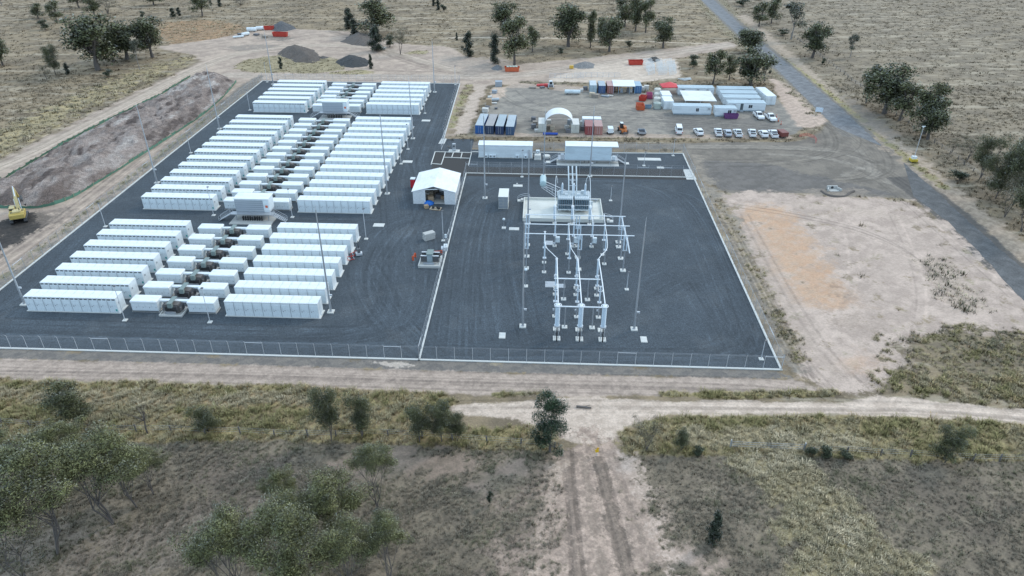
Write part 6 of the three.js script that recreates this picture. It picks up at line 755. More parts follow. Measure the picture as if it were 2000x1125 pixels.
// ---------------------------------------------------------------- stockpiles and the long soil bank
function heap(name, label, poly, h, m, cat, grid = 0.5, rough = 0.35, kind) {
  const xs = poly.map((p) => p[0]), zs = poly.map((p) => p[1]), x0 = Math.min(...xs) - 1, x1 = Math.max(...xs) + 1, z0 = Math.min(...zs) - 1, z1 = Math.max(...zs) + 1, nx = Math.ceil((x1 - x0) / grid), nz_ = Math.ceil((z1 - z0) / grid), pos = [], uv = [], col = [], idx = [], ok = [];
  const dist = (x, z) => { let d = 1e9, inside = false; for (let i = 0, j = poly.length - 1; i < poly.length; j = i++) { const [ax, az] = poly[i], [bx, bz] = poly[j]; if ((az > z) !== (bz > z) && x < (bx - ax) * (z - az) / (bz - az) + ax) inside = !inside; const t = Math.max(0, Math.min(1, ((x - ax) * (bx - ax) + (z - az) * (bz - az)) / ((bx - ax) ** 2 + (bz - az) ** 2))); d = Math.min(d, Math.hypot(x - ax - t * (bx - ax), z - az - t * (bz - az))); } return inside ? d : -d; };
  for (let j = 0; j <= nz_; j++) for (let i = 0; i <= nx; i++) { const x = x0 + i * grid, z = z0 + j * grid, d = dist(x, z) + (nz(nA, x, z, 37) - 0.5) * 1.2; ok.push(d > -0.6); pos.push(x, Math.max(-0.05, h(d, x, z) + (d > 0 ? (nz(nA, x, z, 21) - 0.45) * rough * Math.min(1, d) + (nz(nB, x, z, 17) - 0.5) * rough * 0.5 * Math.min(1, d) : -0.06)), z); uv.push(x, z); const c = m.tone ? m.tone(d, x, z) : [1, 1, 1]; col.push(...c); }
  for (let j = 0; j < nz_; j++) for (let i = 0; i < nx; i++) { const a = j * (nx + 1) + i, b = a + 1, c = a + nx + 1, d = c + 1; if (ok[a] || ok[b] || ok[c] || ok[d]) idx.push(a, c, b, b, c, d); }
  const g = new THREE.BufferGeometry(); g.setAttribute('position', new THREE.Float32BufferAttribute(pos, 3)); g.setAttribute('uv', new THREE.Float32BufferAttribute(uv, 2)); g.setAttribute('color', new THREE.Float32BufferAttribute(col, 3)); g.setIndex(idx); g.computeVertexNormals();
  const o = mesh(name, g, m.mat); if (kind) { o.userData.kind = kind; o.userData.label = label; } else tag(o, label, cat, 'stockpiles'); return o;
}
const [soilMap, soilBump] = tiledNoise(512, (i, j) => { const f = 205 + (nB[j * NS + i] - 0.5) * 120; return [f, f, f].map((v) => Math.max(0, Math.min(255, v))); }, 7);
const soilMat = (r, g, b) => mat(r, g, b, 0.95, 0, { map: soilMap, bumpMap: soilBump, bumpScale: 0.18, vertexColors: true });
const cone = (k, top) => (d) => Math.min(top, Math.max(0, d) * k) - 0.02 * Math.max(0, d - top / k);
heap('gravel_heap', 'long brown-grey gravel heap behind the far battery block', [[-107.15, -295.38], [-107.88, -304.32], [-101.96, -308.4], [-94.63, -303.26], [-90.12, -294.62], [-86.64, -286.35], [-89.13, -282.14], [-95.32, -282.59], [-100.92, -288.87]], cone(0.42, 2.6), { mat: soilMat(0.21, 0.175, 0.15) }, 'gravel heap', 0.5, 0.6);
heap('gravel_heap', 'small brown gravel heap right of the long one', [[-88.97, -290.4], [-87.61, -293.03], [-85.31, -290.61], [-86.67, -288.01]], cone(0.5, 1.0), { mat: soilMat(0.19, 0.17, 0.155) }, 'gravel heap', 0.4, 0.3);
heap('gravel_heap', 'dark wet gravel heap beside the small cypress', [[-80.59, -283.43], [-80.01, -289.23], [-75.51, -292.87], [-70.45, -290.61], [-66.81, -285.02], [-67.24, -278.61], [-71.61, -276.04], [-77.04, -278.06]], cone(0.42, 2.0), { mat: soilMat(0.1, 0.1, 0.1) }, 'gravel heap', 0.5, 0.6);
heap('gravel_heap', 'grey gravel heap near the red skip at the top', [[-126.11, -342.16], [-127.37, -352.6], [-126.14, -358.76], [-120.61, -355.42], [-114.21, -344.02], [-117.07, -339.32], [-121.39, -337.95]], cone(0.5, 3.0), { mat: soilMat(0.19, 0.19, 0.195) }, 'gravel heap', 0.6, 0.6);
heap('gravel_heap', 'brown heap under the tall leaning trees at the top', [[-87.36, -318.94], [-86.47, -330.28], [-81.95, -335.91], [-76.44, -331.93], [-71.93, -317.86], [-74.43, -311.9], [-80.27, -313.47]], cone(0.4, 2.4), { mat: soilMat(0.23, 0.195, 0.17) }, 'gravel heap', 0.6, 0.6);
heap('gravel_heap', 'low pale grey gravel heap on the cleared stock area', [[11.53, -282.28], [14.31, -288], [18.81, -289.89], [21.2, -285.98], [19.9, -280.42], [14.35, -278.57]], cone(0.35, 1.3), { mat: soilMat(0.36, 0.35, 0.34) }, 'gravel heap', 0.5, 0.4);
heap('gravel_heap', 'small grey heap left of the skip at the far track', [[-18.81, -277.47], [-17.53, -282.21], [-15.51, -281.53], [-14.44, -276.19], [-16.25, -273.83]], cone(0.5, 1.2), { mat: soilMat(0.3, 0.3, 0.3) }, 'gravel heap', 0.4, 0.3);
heap('gravel_heap', 'dark heap behind the stacked fence panels', [[42.26, -294.53], [44.84, -298.9], [47.1, -297.33], [47.35, -293.16], [43.99, -290.5]], cone(0.5, 1.2), { mat: soilMat(0.12, 0.115, 0.11) }, 'gravel heap', 0.4, 0.3);
{
  const bank = [[-131.16, -141.84], [-137.15, -155.38], [-132.65, -160.03], [-132.6, -181.39], [-131.02, -204.86], [-127.46, -230.25], [-126.58, -258.27], [-123.91, -265.58], [-115.11, -260.31], [-109.22, -253.73], [-107.12, -239.68], [-105.93, -225.74], [-105.95, -210.05], [-107.09, -196.9], [-107.42, -185.07], [-108.7, -173.55], [-109.22, -163.15], [-110.56, -153.05], [-112.15, -149.45], [-115.86, -147.56], [-120.55, -147.33], [-126.42, -147.04]];
  const crest = (d, x, z) => { const s = nz(nA, x + 12, z + 33, 60), u = Math.max(0, d); return Math.min(u * 0.55, 2.2 + (s - 0.5) * 2.2) - Math.max(0, u - 9) * 0.05; };
  const A = [0.56, 0.45, 0.39], B = [0.3, 0.225, 0.19], C = [0.78, 0.68, 0.61], D = [0.2, 0.15, 0.13];
  heap('soil_bank', 'long bank of stripped soil beside the battery yard', bank, crest, { mat: soilMat(1, 1, 1), tone: (d, x0, z0) => { const x = (x0 * 0.12 - z0 * 0.99) * 0.3, z = x0 * 0.99 + z0 * 0.12; const n = nz(nA, x, z, 30), m = nz(nA, x + 70, z + 20, 24), f = 0.9 + (nz(nB, x, z, 6) - 0.5) * 0.5, k = Math.min(1, Math.max(0, (n - 0.42) * 5)), q = Math.min(1, Math.max(0, (m - 0.6) * 6)), w = Math.min(1, Math.max(0, (0.36 - m) * 6)); const far = Math.min(1, Math.max(0, (-z0 - 150) / 50)), wf = w * (0.15 + 0.85 * far); return A.map((a, i) => ((a * (1 - k * (1 - 0.5 * far)) + B[i] * k * (1 - 0.5 * far)) * (1 - q) + D[i] * q) * (1 - wf) * f + C[i] * wf * f); } }, null, 0.5, 0.95, 'structure');
  const silt = (label, pts, seedv) => { seed = seedv; const t = thing('silt_fence', label, 'silt fence', 0, 0, 0, 0, 'green silt fences'), m = mat(0.09, 0.2, 0.14, 0.8, 0, { side: THREE.DoubleSide }), cu = new THREE.CatmullRomCurve3(pts.map(([x, z]) => V3(x, 0, z))), n = Math.round(cu.getLength() / 2.4), P = cu.getSpacedPoints(n);
    for (let i = 0; i < n; i++) { const a = P[i], b = P[i + 1], g = new THREE.PlaneGeometry(1, 1, 4, 3), q = g.attributes.position, h = rr(0.55, 0.95), lean = rr(-0.35, 0.5); for (let k = 0; k < q.count; k++) { const u = q.getX(k) + 0.5, v = q.getY(k) + 0.5, sag = 1 - 0.3 * Math.sin(u * Math.PI) * rr(0.6, 1); q.setXYZ(k, a.x + (b.x - a.x) * u + v * lean * 0.5 + rr(-0.05, 0.05), 0.03 + v * h * sag, a.z + (b.z - a.z) * u + v * lean * 0.6 + rr(-0.08, 0.08)); } g.computeVertexNormals(); mesh('cloth', g, m, t); const s = mesh('stake', G_().on(0.06, 1.0, 0.06, 0, 0, 0).g(), clutterMats[0], t); s.position.set(a.x, 0, a.z); s.rotation.z = rr(-0.15, 0.15); } };
  silt('green silt fence along the near toe of the soil bank', [[-125.5, -145.68], [-119.67, -145.96], [-114.01, -146.52], [-110.43, -150.7], [-108.81, -161.22], [-107.55, -173.97], [-106.59, -186.32], [-105.66, -198.76], [-104.93, -217.2], [-106.2, -237.3], [-108.49, -253.77]], 71); silt('green silt fence along the far toe of the soil bank', [[-134.71, -157.37], [-133.48, -161.28], [-133.29, -182.54], [-131.77, -206.26], [-128.27, -231.95], [-127.72, -259.61]], 72);
}

// ---------------------------------------------------------------- trees: tapered trunk with limbs, crown of many small leaf faces in clumps
function treeProto(s, o) {     // built 10 m high with a crown 7 m wide, scaled per tree
  seed = s; const wood = G_(), clumps = [], P = [], N = [], C = [];
  const stems = o.stems || 1;
  for (let k = 0; k < stems; k++) {
    const a0 = rr(0, 6.28), lean = stems > 1 ? rr(0.5, 1.1) : rr(0, 0.3), f = o.fork + rr(-0.6, 0.6), top = [Math.cos(a0) * lean, f, Math.sin(a0) * lean], mid = [top[0] * 0.35 + rr(-0.1, 0.1), f * 0.5, top[2] * 0.35 + rr(-0.1, 0.1)], r = (o.r || 0.24) / Math.sqrt(stems);
    wood.bar([0, -0.15, 0], mid, r * 1.25, 7, r * 0.95).bar(mid, top, r * 0.95, 7, r * 0.72);
    const limbs = Math.max(2, Math.round(o.limbs / stems));
    for (let i = 0; i < limbs; i++) {
      const az = a0 + 6.28 * i / limbs + rr(-0.5, 0.5), q = o.cone ? (i + 0.5) / limbs : 0, u = o.cone ? 0 : Math.sqrt((i + rr(0.2, 0.9)) / limbs);
      let tip; if (o.cone) { const y = o.base + (9.8 - o.base) * q, R = 3.5 * o.cone(q) * rr(...(o.rf || [0.2, 0.78])); tip = [Math.cos(az * 2.4) * R, y, Math.sin(az * 2.4) * R]; } else { const R = 3.5 * rr(0.25, 0.86) * (0.5 + 0.5 * u), y = o.base + (9.4 - o.base) * (o.dome ? 1 - 0.42 * (R / 3.5) ** 2 - rr(0, 0.35) : rr(0.18, 0.95)); tip = [Math.cos(az) * R, y, Math.sin(az) * R]; }
      const st = o.cone ? [0, Math.max(f * 0.4, tip[1] - 1), 0] : top, m = [(st[0] + tip[0]) / 2 + rr(-0.25, 0.25), (st[1] + tip[1]) / 2 + rr(0, 0.4), (st[2] + tip[2]) / 2 + rr(-0.25, 0.25)];
      if (!o.cone || q < 0.2) wood.bar(st, m, r * 0.5, 5, r * 0.33).bar(m, tip, r * 0.33, 5, r * 0.12);
      if (o.bare) { for (let z = 0; z < 5; z++) { const e = [tip[0] + rr(-0.9, 0.9), tip[1] + rr(-0.2, 0.9), tip[2] + rr(-0.9, 0.9)], b = z % 2 ? m : tip; wood.bar(b, e, r * 0.13, 4, 0.015); } }
      clumps.push([...tip, o.cr * rr(0.7, 1.3)]);
      const extra = o.sub ?? 2; for (let z = 0; z < extra; z++) { const e = [tip[0] * rr(0.6, 1.05) + rr(-0.9, 0.9), tip[1] + rr(-0.9, 0.7), tip[2] * rr(0.6, 1.05) + rr(-0.9, 0.9)]; if (!o.cone) wood.bar(m, e, r * 0.16, 4, r * 0.06); clumps.push([...e, o.cr * rr(0.55, 1.05)]); }
    }
  }
  if (o.cone) wood.bar([0, 1.5, 0], [0, 9.2, 0], 0.14, 6, 0.03);
  const w = wood.g(); if (o.bare) return { w, c: null };
  const v = V3(), a = V3(), b = V3(), n = V3(), per = Math.round(o.leaves / clumps.length);
  for (const [cx, cy, cz, cr] of clumps) {
    const tone = rr(0.68, 1.32), warm = rnd();
    for (let i = 0; i < per; i++) {
      v.set(gauss(), gauss(), gauss()); const L = v.length() || 1, rad = cr * Math.min(1.25, 0.35 + 0.65 * Math.sqrt(rnd()) + (rnd() < 0.08 ? 0.35 : 0)); v.multiplyScalar(rad / L); v.y *= o.flat ?? 0.7;
      const x = cx + v.x, y = cy + v.y - (o.droop || 0) * rnd() * cr, z = cz + v.z;
      a.set(gauss(), gauss() * 0.7 - (o.droop || 0) * 0.6, gauss()).normalize(); b.set(gauss(), gauss(), gauss()).cross(a).normalize(); n.crossVectors(a, b); if (n.y < 0) n.negate();
      const sl = o.leaf * rr(0.6, 1.35), sw = sl * (o.slim || 0.6); a.multiplyScalar(sl); b.multiplyScalar(sw * 0.5);
      const tri = [[x, y, z], [x + a.x * 0.5 + b.x, y + a.y * 0.5 + b.y, z + a.z * 0.5 + b.z], [x + a.x, y + a.y, z + a.z], [x, y, z], [x + a.x, y + a.y, z + a.z], [x + a.x * 0.5 - b.x, y + a.y * 0.5 - b.y, z + a.z * 0.5 - b.z]];
      const j = rr(0.9, 1.1) * tone, k = o.col, k2 = o.col2 || k, mx = Math.min(1, Math.max(0, warm * 0.7 + rnd() * 0.5 - 0.1));
      n.multiplyScalar(0.15); n.x += v.x / cr * 0.8; n.y += v.y / cr * 0.8 + 0.35; n.z += v.z / cr * 0.8; n.normalize(); for (const p of tri) { P.push(...p); N.push(n.x, n.y, n.z); for (let c = 0; c < 3; c++) C.push((k[c] * (1 - mx) + k2[c] * mx) * j); }
    }
  }
  const g = new THREE.BufferGeometry(); g.setAttribute('position', new THREE.Float32BufferAttribute(P, 3)); g.setAttribute('normal', new THREE.Float32BufferAttribute(N, 3)); g.setAttribute('color', new THREE.Float32BufferAttribute(C, 3));
  return { w, c: g };
}
const leafMat = new THREE.MeshPhysicalMaterial({ vertexColors: true, roughness: 1, transmission: 0.3, thickness: 0, side: THREE.DoubleSide }), barkDark = mat(0.11, 0.095, 0.085, 0.95), barkPale = mat(0.24, 0.22, 0.2, 0.9);
const GUM = { fork: 2.6, limbs: 11, base: 1.9, cr: 1.3, leaves: 4200, leaf: 0.42, slim: 0.5, col: [0.143, 0.158, 0.073], col2: [0.225, 0.227, 0.107], droop: 0.3, sub: 4, flat: 0.8 };
const FINE = { fork: 2.8, limbs: 13, base: 3.2, cr: 0.92, dome: 1, leaves: 28000, leaf: 0.14, slim: 0.32, col: [0.19, 0.205, 0.095], col2: [0.33, 0.325, 0.135], droop: 0.12, sub: 5, stems: 3, flat: 0.55, r: 0.12 };
const protos = {
  gum: [1, 2, 3, 4].map((i) => treeProto(100 + i * 17, GUM)),
  round: [1, 2, 3].map((i) => treeProto(220 + i * 13, { ...GUM, limbs: 15, cr: 1.45, leaves: 5600, base: 1.8, fork: 2.2, r: 0.3, col: [0.122, 0.139, 0.066], col2: [0.187, 0.199, 0.095] })),
  thin: [1, 2].map((i) => treeProto(310 + i * 11, { ...GUM, limbs: 7, cr: 0.95, leaves: 1700, sub: 2, fork: 3.4, base: 2.8, r: 0.16, col: [0.144, 0.156, 0.102], col2: [0.204, 0.204, 0.144] })),
  cypress: [1, 2].map((i) => treeProto(400 + i * 19, { fork: 2, limbs: 40, base: 0.7, cr: 1.15, leaves: 5200, leaf: 0.5, slim: 0.5, flat: 1, cone: (q) => 0.25 + 0.75 * Math.sin(Math.PI * Math.min(1, 0.22 + q * 0.78)), col: [0.055, 0.075, 0.045], col2: [0.085, 0.105, 0.062], sub: 1, r: 0.2 })),
  pine: [1].map((i) => treeProto(470 + i * 19, { fork: 2, limbs: 30, base: 2.0, rf: [0.35, 0.95], cr: 1.2, leaves: 19000, leaf: 0.22, slim: 0.45, cone: (q) => 0.5 + 0.5 * Math.sin(Math.PI * Math.min(1, 0.3 + q * 0.7)), col: [0.05, 0.085, 0.045], col2: [0.085, 0.135, 0.065], sub: 1, r: 0.2 })),
  wattle: [1, 2, 3, 4].map((i) => treeProto(540 + i * 23, FINE)),
  sheoak: [1, 2, 3].map((i) => treeProto(630 + i * 29, { ...FINE, leaves: 16000, leaf: 0.25, dome: 0, cr: 1.35, stems: 2, base: 1.7, fork: 2.4, limbs: 12, flat: 0.85, col: [0.115, 0.13, 0.06], col2: [0.185, 0.19, 0.085] })),
  bare: [1].map((i) => treeProto(700 + i * 7, { fork: 3.2, limbs: 9, base: 3, cr: 1, leaves: 0, bare: 1, sub: 2, r: 0.2 })),
  wispy: [1, 2].map((i) => treeProto(760 + i * 31, { ...FINE, leaves: 7000, leaf: 0.15, limbs: 11, dome: 0, stems: 3, base: 2, col: [0.16, 0.15, 0.085], col2: [0.22, 0.195, 0.11] })),
  shrub: [1, 2].map((i) => treeProto(840 + i * 37, { fork: 1.4, limbs: 9, base: 1.2, cr: 1.7, leaves: 2200, leaf: 0.6, slim: 0.5, stems: 3, col: [0.085, 0.105, 0.06], col2: [0.14, 0.16, 0.085], sub: 2 })),
};
let nTree = 0;
function tree(kind, label, x, z, h, w, group, lean = 0) {
  const list = protos[kind], p = list[nTree++ % list.length], t = thing({ gum: 'gum_tree', round: 'gum_tree', thin: 'gum_tree', cypress: 'cypress_tree', pine: 'pine_tree', wattle: 'wattle_tree', sheoak: 'she_oak_tree', bare: 'bare_tree', wispy: 'wattle_tree', shrub: 'shrub' }[kind], label, kind === 'shrub' ? 'shrub' : 'tree', x, -0.05, z, nTree * 2.399, group);
  mesh('trunk', p.w, kind === 'wattle' || kind === 'sheoak' || kind === 'wispy' ? barkDark : kind === 'thin' ? barkPale : barkDark, t); if (p.c) mesh('crown', p.c, leafMat, t);
  t.scale.set(w / 6.4, h / 9.9, w / 6.4); if (lean) { t.rotation.order = 'ZYX'; t.rotation.z = lean; } return t;
}
const far = 'trees beyond the compound', nearG = 'trees in the foreground', road = 'trees along the sealed road';
[['round', 'big dense dark tree at the left, leftmost of the clump by the grass strip', -166.01, -266.93, 20.25, 18.47], ['round', 'middle dark tree of the clump at the left', -163.53, -283.63, 15.04, 14.77], ['round', 'right-hand dark tree of the clump at the left', -155.06, -287.46, 15.18, 12.5], ['gum', 'tree tucked behind the big dense tree on the left', -167.06, -280.14, 14.35, 11.86], ['thin', 'thin pale trunk tree in front of the left clump', -150.95, -268.53, 12.27, 4.96], ['shrub', 'small shrub at the foot of the big left tree', -157.15, -257.98, 2.94, 3.35],
  ['gum', 'tall tree above the left clump, near the top left', -232.44, -352.26, 11.08, 7.8], ['gum', 'tree just left of the tall top left tree', -247.4, -361.41, 7.12, 7.51], ['shrub', 'round bush below the two top left trees', -228.56, -335.99, 4.94, 4.93], ['round', 'dark tree cut by the left edge of the picture', -205.72, -271.57, 10.22, 7.76], ['thin', 'sparse tree at the very top left corner', -286.27, -392.41, 9.12, 6.47], ['gum', 'dark tree at the top, above the left clump', -223.56, -369.45, 10.78, 8.64], ['wispy', 'bare-branched grey tree at the top right of the left clump', -219.77, -375.08, 10.43, 12.36], ['gum', 'tree half out of frame at the top left', -242.62, -389.23, 9.03, 10.14],
  ['sheoak', 'leaning dark tree standing alone on the left pasture', -176.57, -257.6, 11.05, 5.91], ['wispy', 'grey sparse tree beside the leaning dark tree', -177.03, -252.7, 7.91, 4.74], ['cypress', 'small dark cypress right of the leaning tree', -173.92, -260.61, 3.89, 2.25], ['gum', 'tree with a pale trunk near the top left of the heaps', -170.35, -372.75, 10.34, 9.69], ['cypress', 'small dark bush-like tree, left of a pair at the top', -183.66, -369.27, 4.1, 3.3], ['cypress', 'small dark bush-like tree, right of a pair at the top', -181.78, -372.04, 3.88, 2.56], ['shrub', 'small round bush left of the pair at the top', -197.28, -365.8, 3.6, 2.78], ['thin', 'thin dark trunk at the top edge', -170.14, -385.15, 8.91, 3.15], ['cypress', 'dark bush at the top edge, left of centre', -171.25, -398.22, 4.35, 2.72], ['gum', 'tree clipped by the top edge above the orange grass', -208.32, -400.41, 8.71, 10.92], ['wispy', 'wispy trees clipped by the top edge', -162.11, -403.36, 6.18, 10.96],
  ['cypress', 'dark leaning tree left of the tall tree at the top', -89.4, -346.67, 8.6, 5.7], ['cypress', 'lower dark tree beside the leaning one at the top', -83.98, -331.48, 7, 4.57], ['gum', 'tall open gum above the brown heap', -74.79, -336.34, 15.28, 19.28], ['cypress', 'dark bushy tree under the tall open gum', -68.23, -302.97, 9.74, 7.14], ['wispy', 'brownish thin tree right of the tall open gum', -57.39, -298.24, 13.92, 9.07], ['shrub', 'bush between the bushy tree and the brownish tree', -63.9, -310.61, 5.42, 4.31], ['cypress', 'tiny dark cypress before the long gravel heap', -98.53, -272.99, 4.18, 1.74], ['cypress', 'tiny dark cypress beside the wet gravel heap', -64.48, -274.9, 5.14, 1.94], ['cypress', 'small tree in a group of three at the top, left', -58.09, -406.93, 5.16, 2.47], ['cypress', 'small tree in a group of three at the top, middle', -54.38, -395.29, 5.04, 2.67], ['shrub', 'small tree in a group of three at the top, right', -51.19, -391.2, 4.25, 3.17], ['cypress', 'tiny cypress alone on the pasture left of the track trees', -37.19, -324.9, 3.24, 1.34],
  ['cypress', 'upright dark tree by the far track, leftmost of the track trees', -29.5, -295.5, 9.33, 4.91], ['cypress', 'upright dark tree left of the skip at the far track', -18.12, -285.36, 10.79, 4.75], ['round', 'large dark tree up the slope behind the far skip', -17.04, -335.47, 14.75, 11.85], ['gum', 'tall tree standing over the skip at the far track', -10.24, -283.41, 19.04, 12.1], ['gum', 'tree right of the one over the far skip', -3.65, -305.79, 10.35, 6.31], ['round', 'big round dark tree at the top centre', 11.44, -315.95, 17.46, 14.6], ['gum', 'slim tree right of the big round tree', 20.71, -314.6, 15.4, 5.99], ['shrub', 'bush below the big round tree', 7.95, -302.88, 2.65, 2.72], ['round', 'dark tree left of the tall group at the top', 28.19, -307.63, 14.34, 10.49], ['gum', 'tall tree at the top, left of its group', 39.33, -359.14, 14.16, 12.05], ['gum', 'tall tree at the top, middle of its group', 43.34, -348.95, 15.79, 8.91], ['gum', 'tall tree at the top, right of its group', 47.7, -345.86, 15.89, 8.37], ['round', 'dark tree at the right end of the top group', 51.45, -315.44, 13.18, 9.86], ['shrub', 'round bush below the tall top group', 37.19, -317.45, 2.74, 3.27], ['gum', 'tree in the gap behind the dark top tree', 25.78, -329.64, 8.19, 5.39],
  ['shrub', 'dark bush left of the trees behind the offices', 58.37, -283.36, 5.38, 4.31], ['gum', 'left tree of the row behind the site offices', 61.35, -259.77, 12.26, 7.93], ['gum', 'slim tree between the two behind the site offices', 68.54, -266.29, 9.81, 5.17], ['round', 'large tree behind the right-hand stack of offices', 74.58, -259.17, 13.6, 12.92], ['round', 'tree on the road corner above the offices', 85.78, -308.26, 9.34, 12.59], ['thin', 'small tree between office trees and road', 80.19, -262.82, 9.35, 4.37]].forEach(([k, l, x, z, h, w]) => tree(k, l, x, z, h, w, far));
[['gum', 'dark tree at the top by the sealed road, left one', 103.47, -363.03, 12.41, 8.72], ['gum', 'dark tree at the top by the sealed road, right one', 111.33, -370.8, 12.61, 8.39], ['thin', 'open pale tree beyond the road near the top', 110.82, -335.69, 17.32, 12.57], ['round', 'compact dark tree beyond the road', 109.43, -301.74, 14.41, 11.44], ['thin', 'small single tree in the right pasture', 125.16, -303.5, 9.98, 5.76], ['shrub', 'low bush beside the road verge', 109.55, -344.08, 2.9, 4.65], ['shrub', 'small bush below the compact dark tree', 110.24, -291.02, 2.75, 1.8], ['shrub', 'dark bush at the top edge by the road', 108.33, -417.52, 4.17, 6.64],
  ['gum', 'left tree of the big clump right of the road', 107.5, -239.45, 13.93, 5.66], ['round', 'largest tree of the big clump right of the road', 109.18, -228.57, 16.26, 14.67], ['gum', 'tree right of the largest in the roadside clump', 110.89, -221.48, 12.73, 9.66], ['gum', 'lower tree of the roadside clump', 112.94, -209.24, 15, 10.94], ['round', 'dense lowest tree of the roadside clump', 112.12, -204.75, 11.34, 9.04], ['wispy', 'bare-looking tree above the right edge clump', 114.66, -187.47, 8.91, 8.41], ['sheoak', 'tree at the right edge, left of its group', 111.19, -174.19, 12.03, 7.37], ['sheoak', 'tree at the right edge, front of its group', 109.24, -162.73, 12.78, 7.68], ['sheoak', 'dense tree at the right edge of the frame, upper', 111.46, -159.32, 15.26, 9.86], ['sheoak', 'dense tree at the right edge of the frame, lower', 105.48, -145.09, 17.15, 8.03], ['wispy', 'thin tree in front of the right edge group', 105.86, -152.36, 11.59, 6.15], ['shrub', 'round dark bush by the road at the right', 105.4, -173.24, 3.28, 4.1], ['gum', 'tree behind the right edge group', 122.98, -178.86, 10.64, 7.79], ['wispy', 'grey thin tree between clump and right edge group', 113.32, -193.18, 5.53, 4.19]].forEach(([k, l, x, z, h, w]) => tree(k, l, x, z, h, w, road));
[['sheoak', 'spreading tree on the grass belt at the left', -64.26, -74.42, 7.58, 6.12], ['bare', 'leafless dead tree on the old fence line', -54.11, -74.03, 6.13, 3.69], ['sheoak', 'small tree right of the dead tree', -45.87, -74.82, 4.51, 3.86], ['sheoak', 'upright dark tree on the fence line left of centre', -27.87, -73.55, 9.61, 4.17], ['sheoak', 'tree right of the upright dark tree on the fence line', -23.69, -74.46, 7.63, 4.21], ['sheoak', 'left tree of the three by the fence gap', -15.54, -73.9, 7.52, 4.04], ['sheoak', 'middle tree of the three by the fence gap', -12.49, -74.04, 7.34, 3.63], ['sheoak', 'right tree of the three by the fence gap', -10.38, -74.34, 5.39, 2.81], ['pine', 'dark green round-topped pine beside the pale track', 2.5, -72.91, 10.06, 4.91],
  ['wispy', 'scrubby tree right of the dirt track on the grass belt', 15.71, -73.69, 6.78, 4.69], ['sheoak', 'small green tree right of the scrubby tree', 20.49, -73.91, 3.91, 2.37], ['sheoak', 'dark scrubby tree on the right fence line', 55.77, -73.25, 6.3, 4.21], ['cypress', 'small dark green conifer alone on the heath', 21.78, -58.52, 5.08, 1.8], ['shrub', 'yellow-green bush at the metal gate', 37.94, -73.8, 1.6, 1.67], ['shrub', 'dark bush right of the metal gate', 39.94, -73.6, 1.88, 1.94], ['shrub', 'second dark bush right of the metal gate', 42.46, -73.32, 1.5, 1.66], ['shrub', 'low bush at the old fence near the small green tree', 22.59, -73.22, 1.5, 1.53],
  ['wattle', 'large feathery tree in the bottom left corner', -54.9, -53.55, 16.29, 12.18], ['wattle', 'feathery tree right of the corner one, taller', -50.67, -58.24, 14.3, 11.36], ['wattle', 'feathery tree behind the bottom left group', -61.06, -65.99, 7.93, 7.91], ['wattle', 'feathery tree at the left edge of the bottom group', -65.24, -60.16, 11.92, 9.26], ['wattle', 'right-hand feathery tree of the bottom left group', -49.06, -60.88, 10.49, 6.82], ['wispy', 'sparse dark tree low in the bottom left corner', -55.16, -48.9, 15.2, 8.1], ['sheoak', 'small tree at the left edge on the grass belt', -73.6, -70.7, 5.89, 3.06],
  ['wattle', 'yellow-green feathery tree at the bottom, left of its group', -30.79, -46.81, 15.1, 8.87], ['wattle', 'yellow-green feathery tree at the bottom, middle of its group', -24.12, -46.8, 16.16, 9.85], ['wattle', 'feathery tree at the bottom, right of its group', -19, -48.56, 12.97, 6.94], ['wattle', 'small feathery tree above the bottom group', -29.73, -59.47, 8.31, 5.14], ['wattle', 'feathery tree above the bottom group on the right', -22.03, -55.13, 12.06, 8.64], ['wattle', 'tall feathery tree right of the bottom group', -19.02, -62.04, 11.15, 6.07], ['wispy', 'sparse tree between the small and tall feathery trees', -27.35, -62.25, 7.04, 4.79], ['wispy', 'sparse tree under the tall feathery tree', -16.62, -56.83, 6.5, 4.76], ['wattle', 'feathery tree at the bottom edge, far right of its group', -15.46, -50.63, 11.52, 6.03], ['wattle', 'feathery tree in the middle of the bottom group, behind the front ones', -25.89, -52.85, 11.98, 7.32], ['wattle', 'low feathery tree at the right foot of the bottom left group', -48, -63.03, 7.5, 5.37], ['shrub', 'small green sapling on the heath by the track', -5.06, -63.15, 2.71, 0.77]].forEach(([k, l, x, z, h, w]) => tree(k, l, x, z, h, w, nearG));

// ---------------------------------------------------------------- old paddock fence on the heath edge, and the metal gate in it
function paddockFence(label, pts, sd) {
  seed = sd; const t = thing('paddock_fence', label, 'fence', 0, 0, 0, 0, 'old timber post fences'), w = mat(0.14, 0.125, 0.11, 0.95), P = [];
  for (let i = 0; i < pts.length - 1; i++) { const a = pts[i], b = pts[i + 1], L = Math.hypot(b[0] - a[0], b[1] - a[1]), n = Math.max(1, Math.round(L / 4.2)); for (let k = 0; k < n + (i === pts.length - 2 ? 1 : 0); k++) P.push([a[0] + (b[0] - a[0]) * k / n + rr(-0.3, 0.3), a[1] + (b[1] - a[1]) * k / n + rr(-0.2, 0.2)]); }
  P.forEach(([x, z]) => { const o = mesh('post', G_().cyl(0.13, 0.1, rr(1.1, 1.45), 0, -0.1, 0, 7).g(), w, t); o.position.set(x, 0, z); o.rotation.set(rr(-0.1, 0.1), 0, rr(-0.14, 0.14)); });
  for (const h of [0.45, 0.85, 1.15]) { const g = G_(); for (let i = 0; i < P.length - 1; i++) g.bar([P[i][0], h, P[i][1]], [P[i + 1][0], h, P[i + 1][1]], 0.012, 4); mesh('strand', g.g(), galv, t); }
}
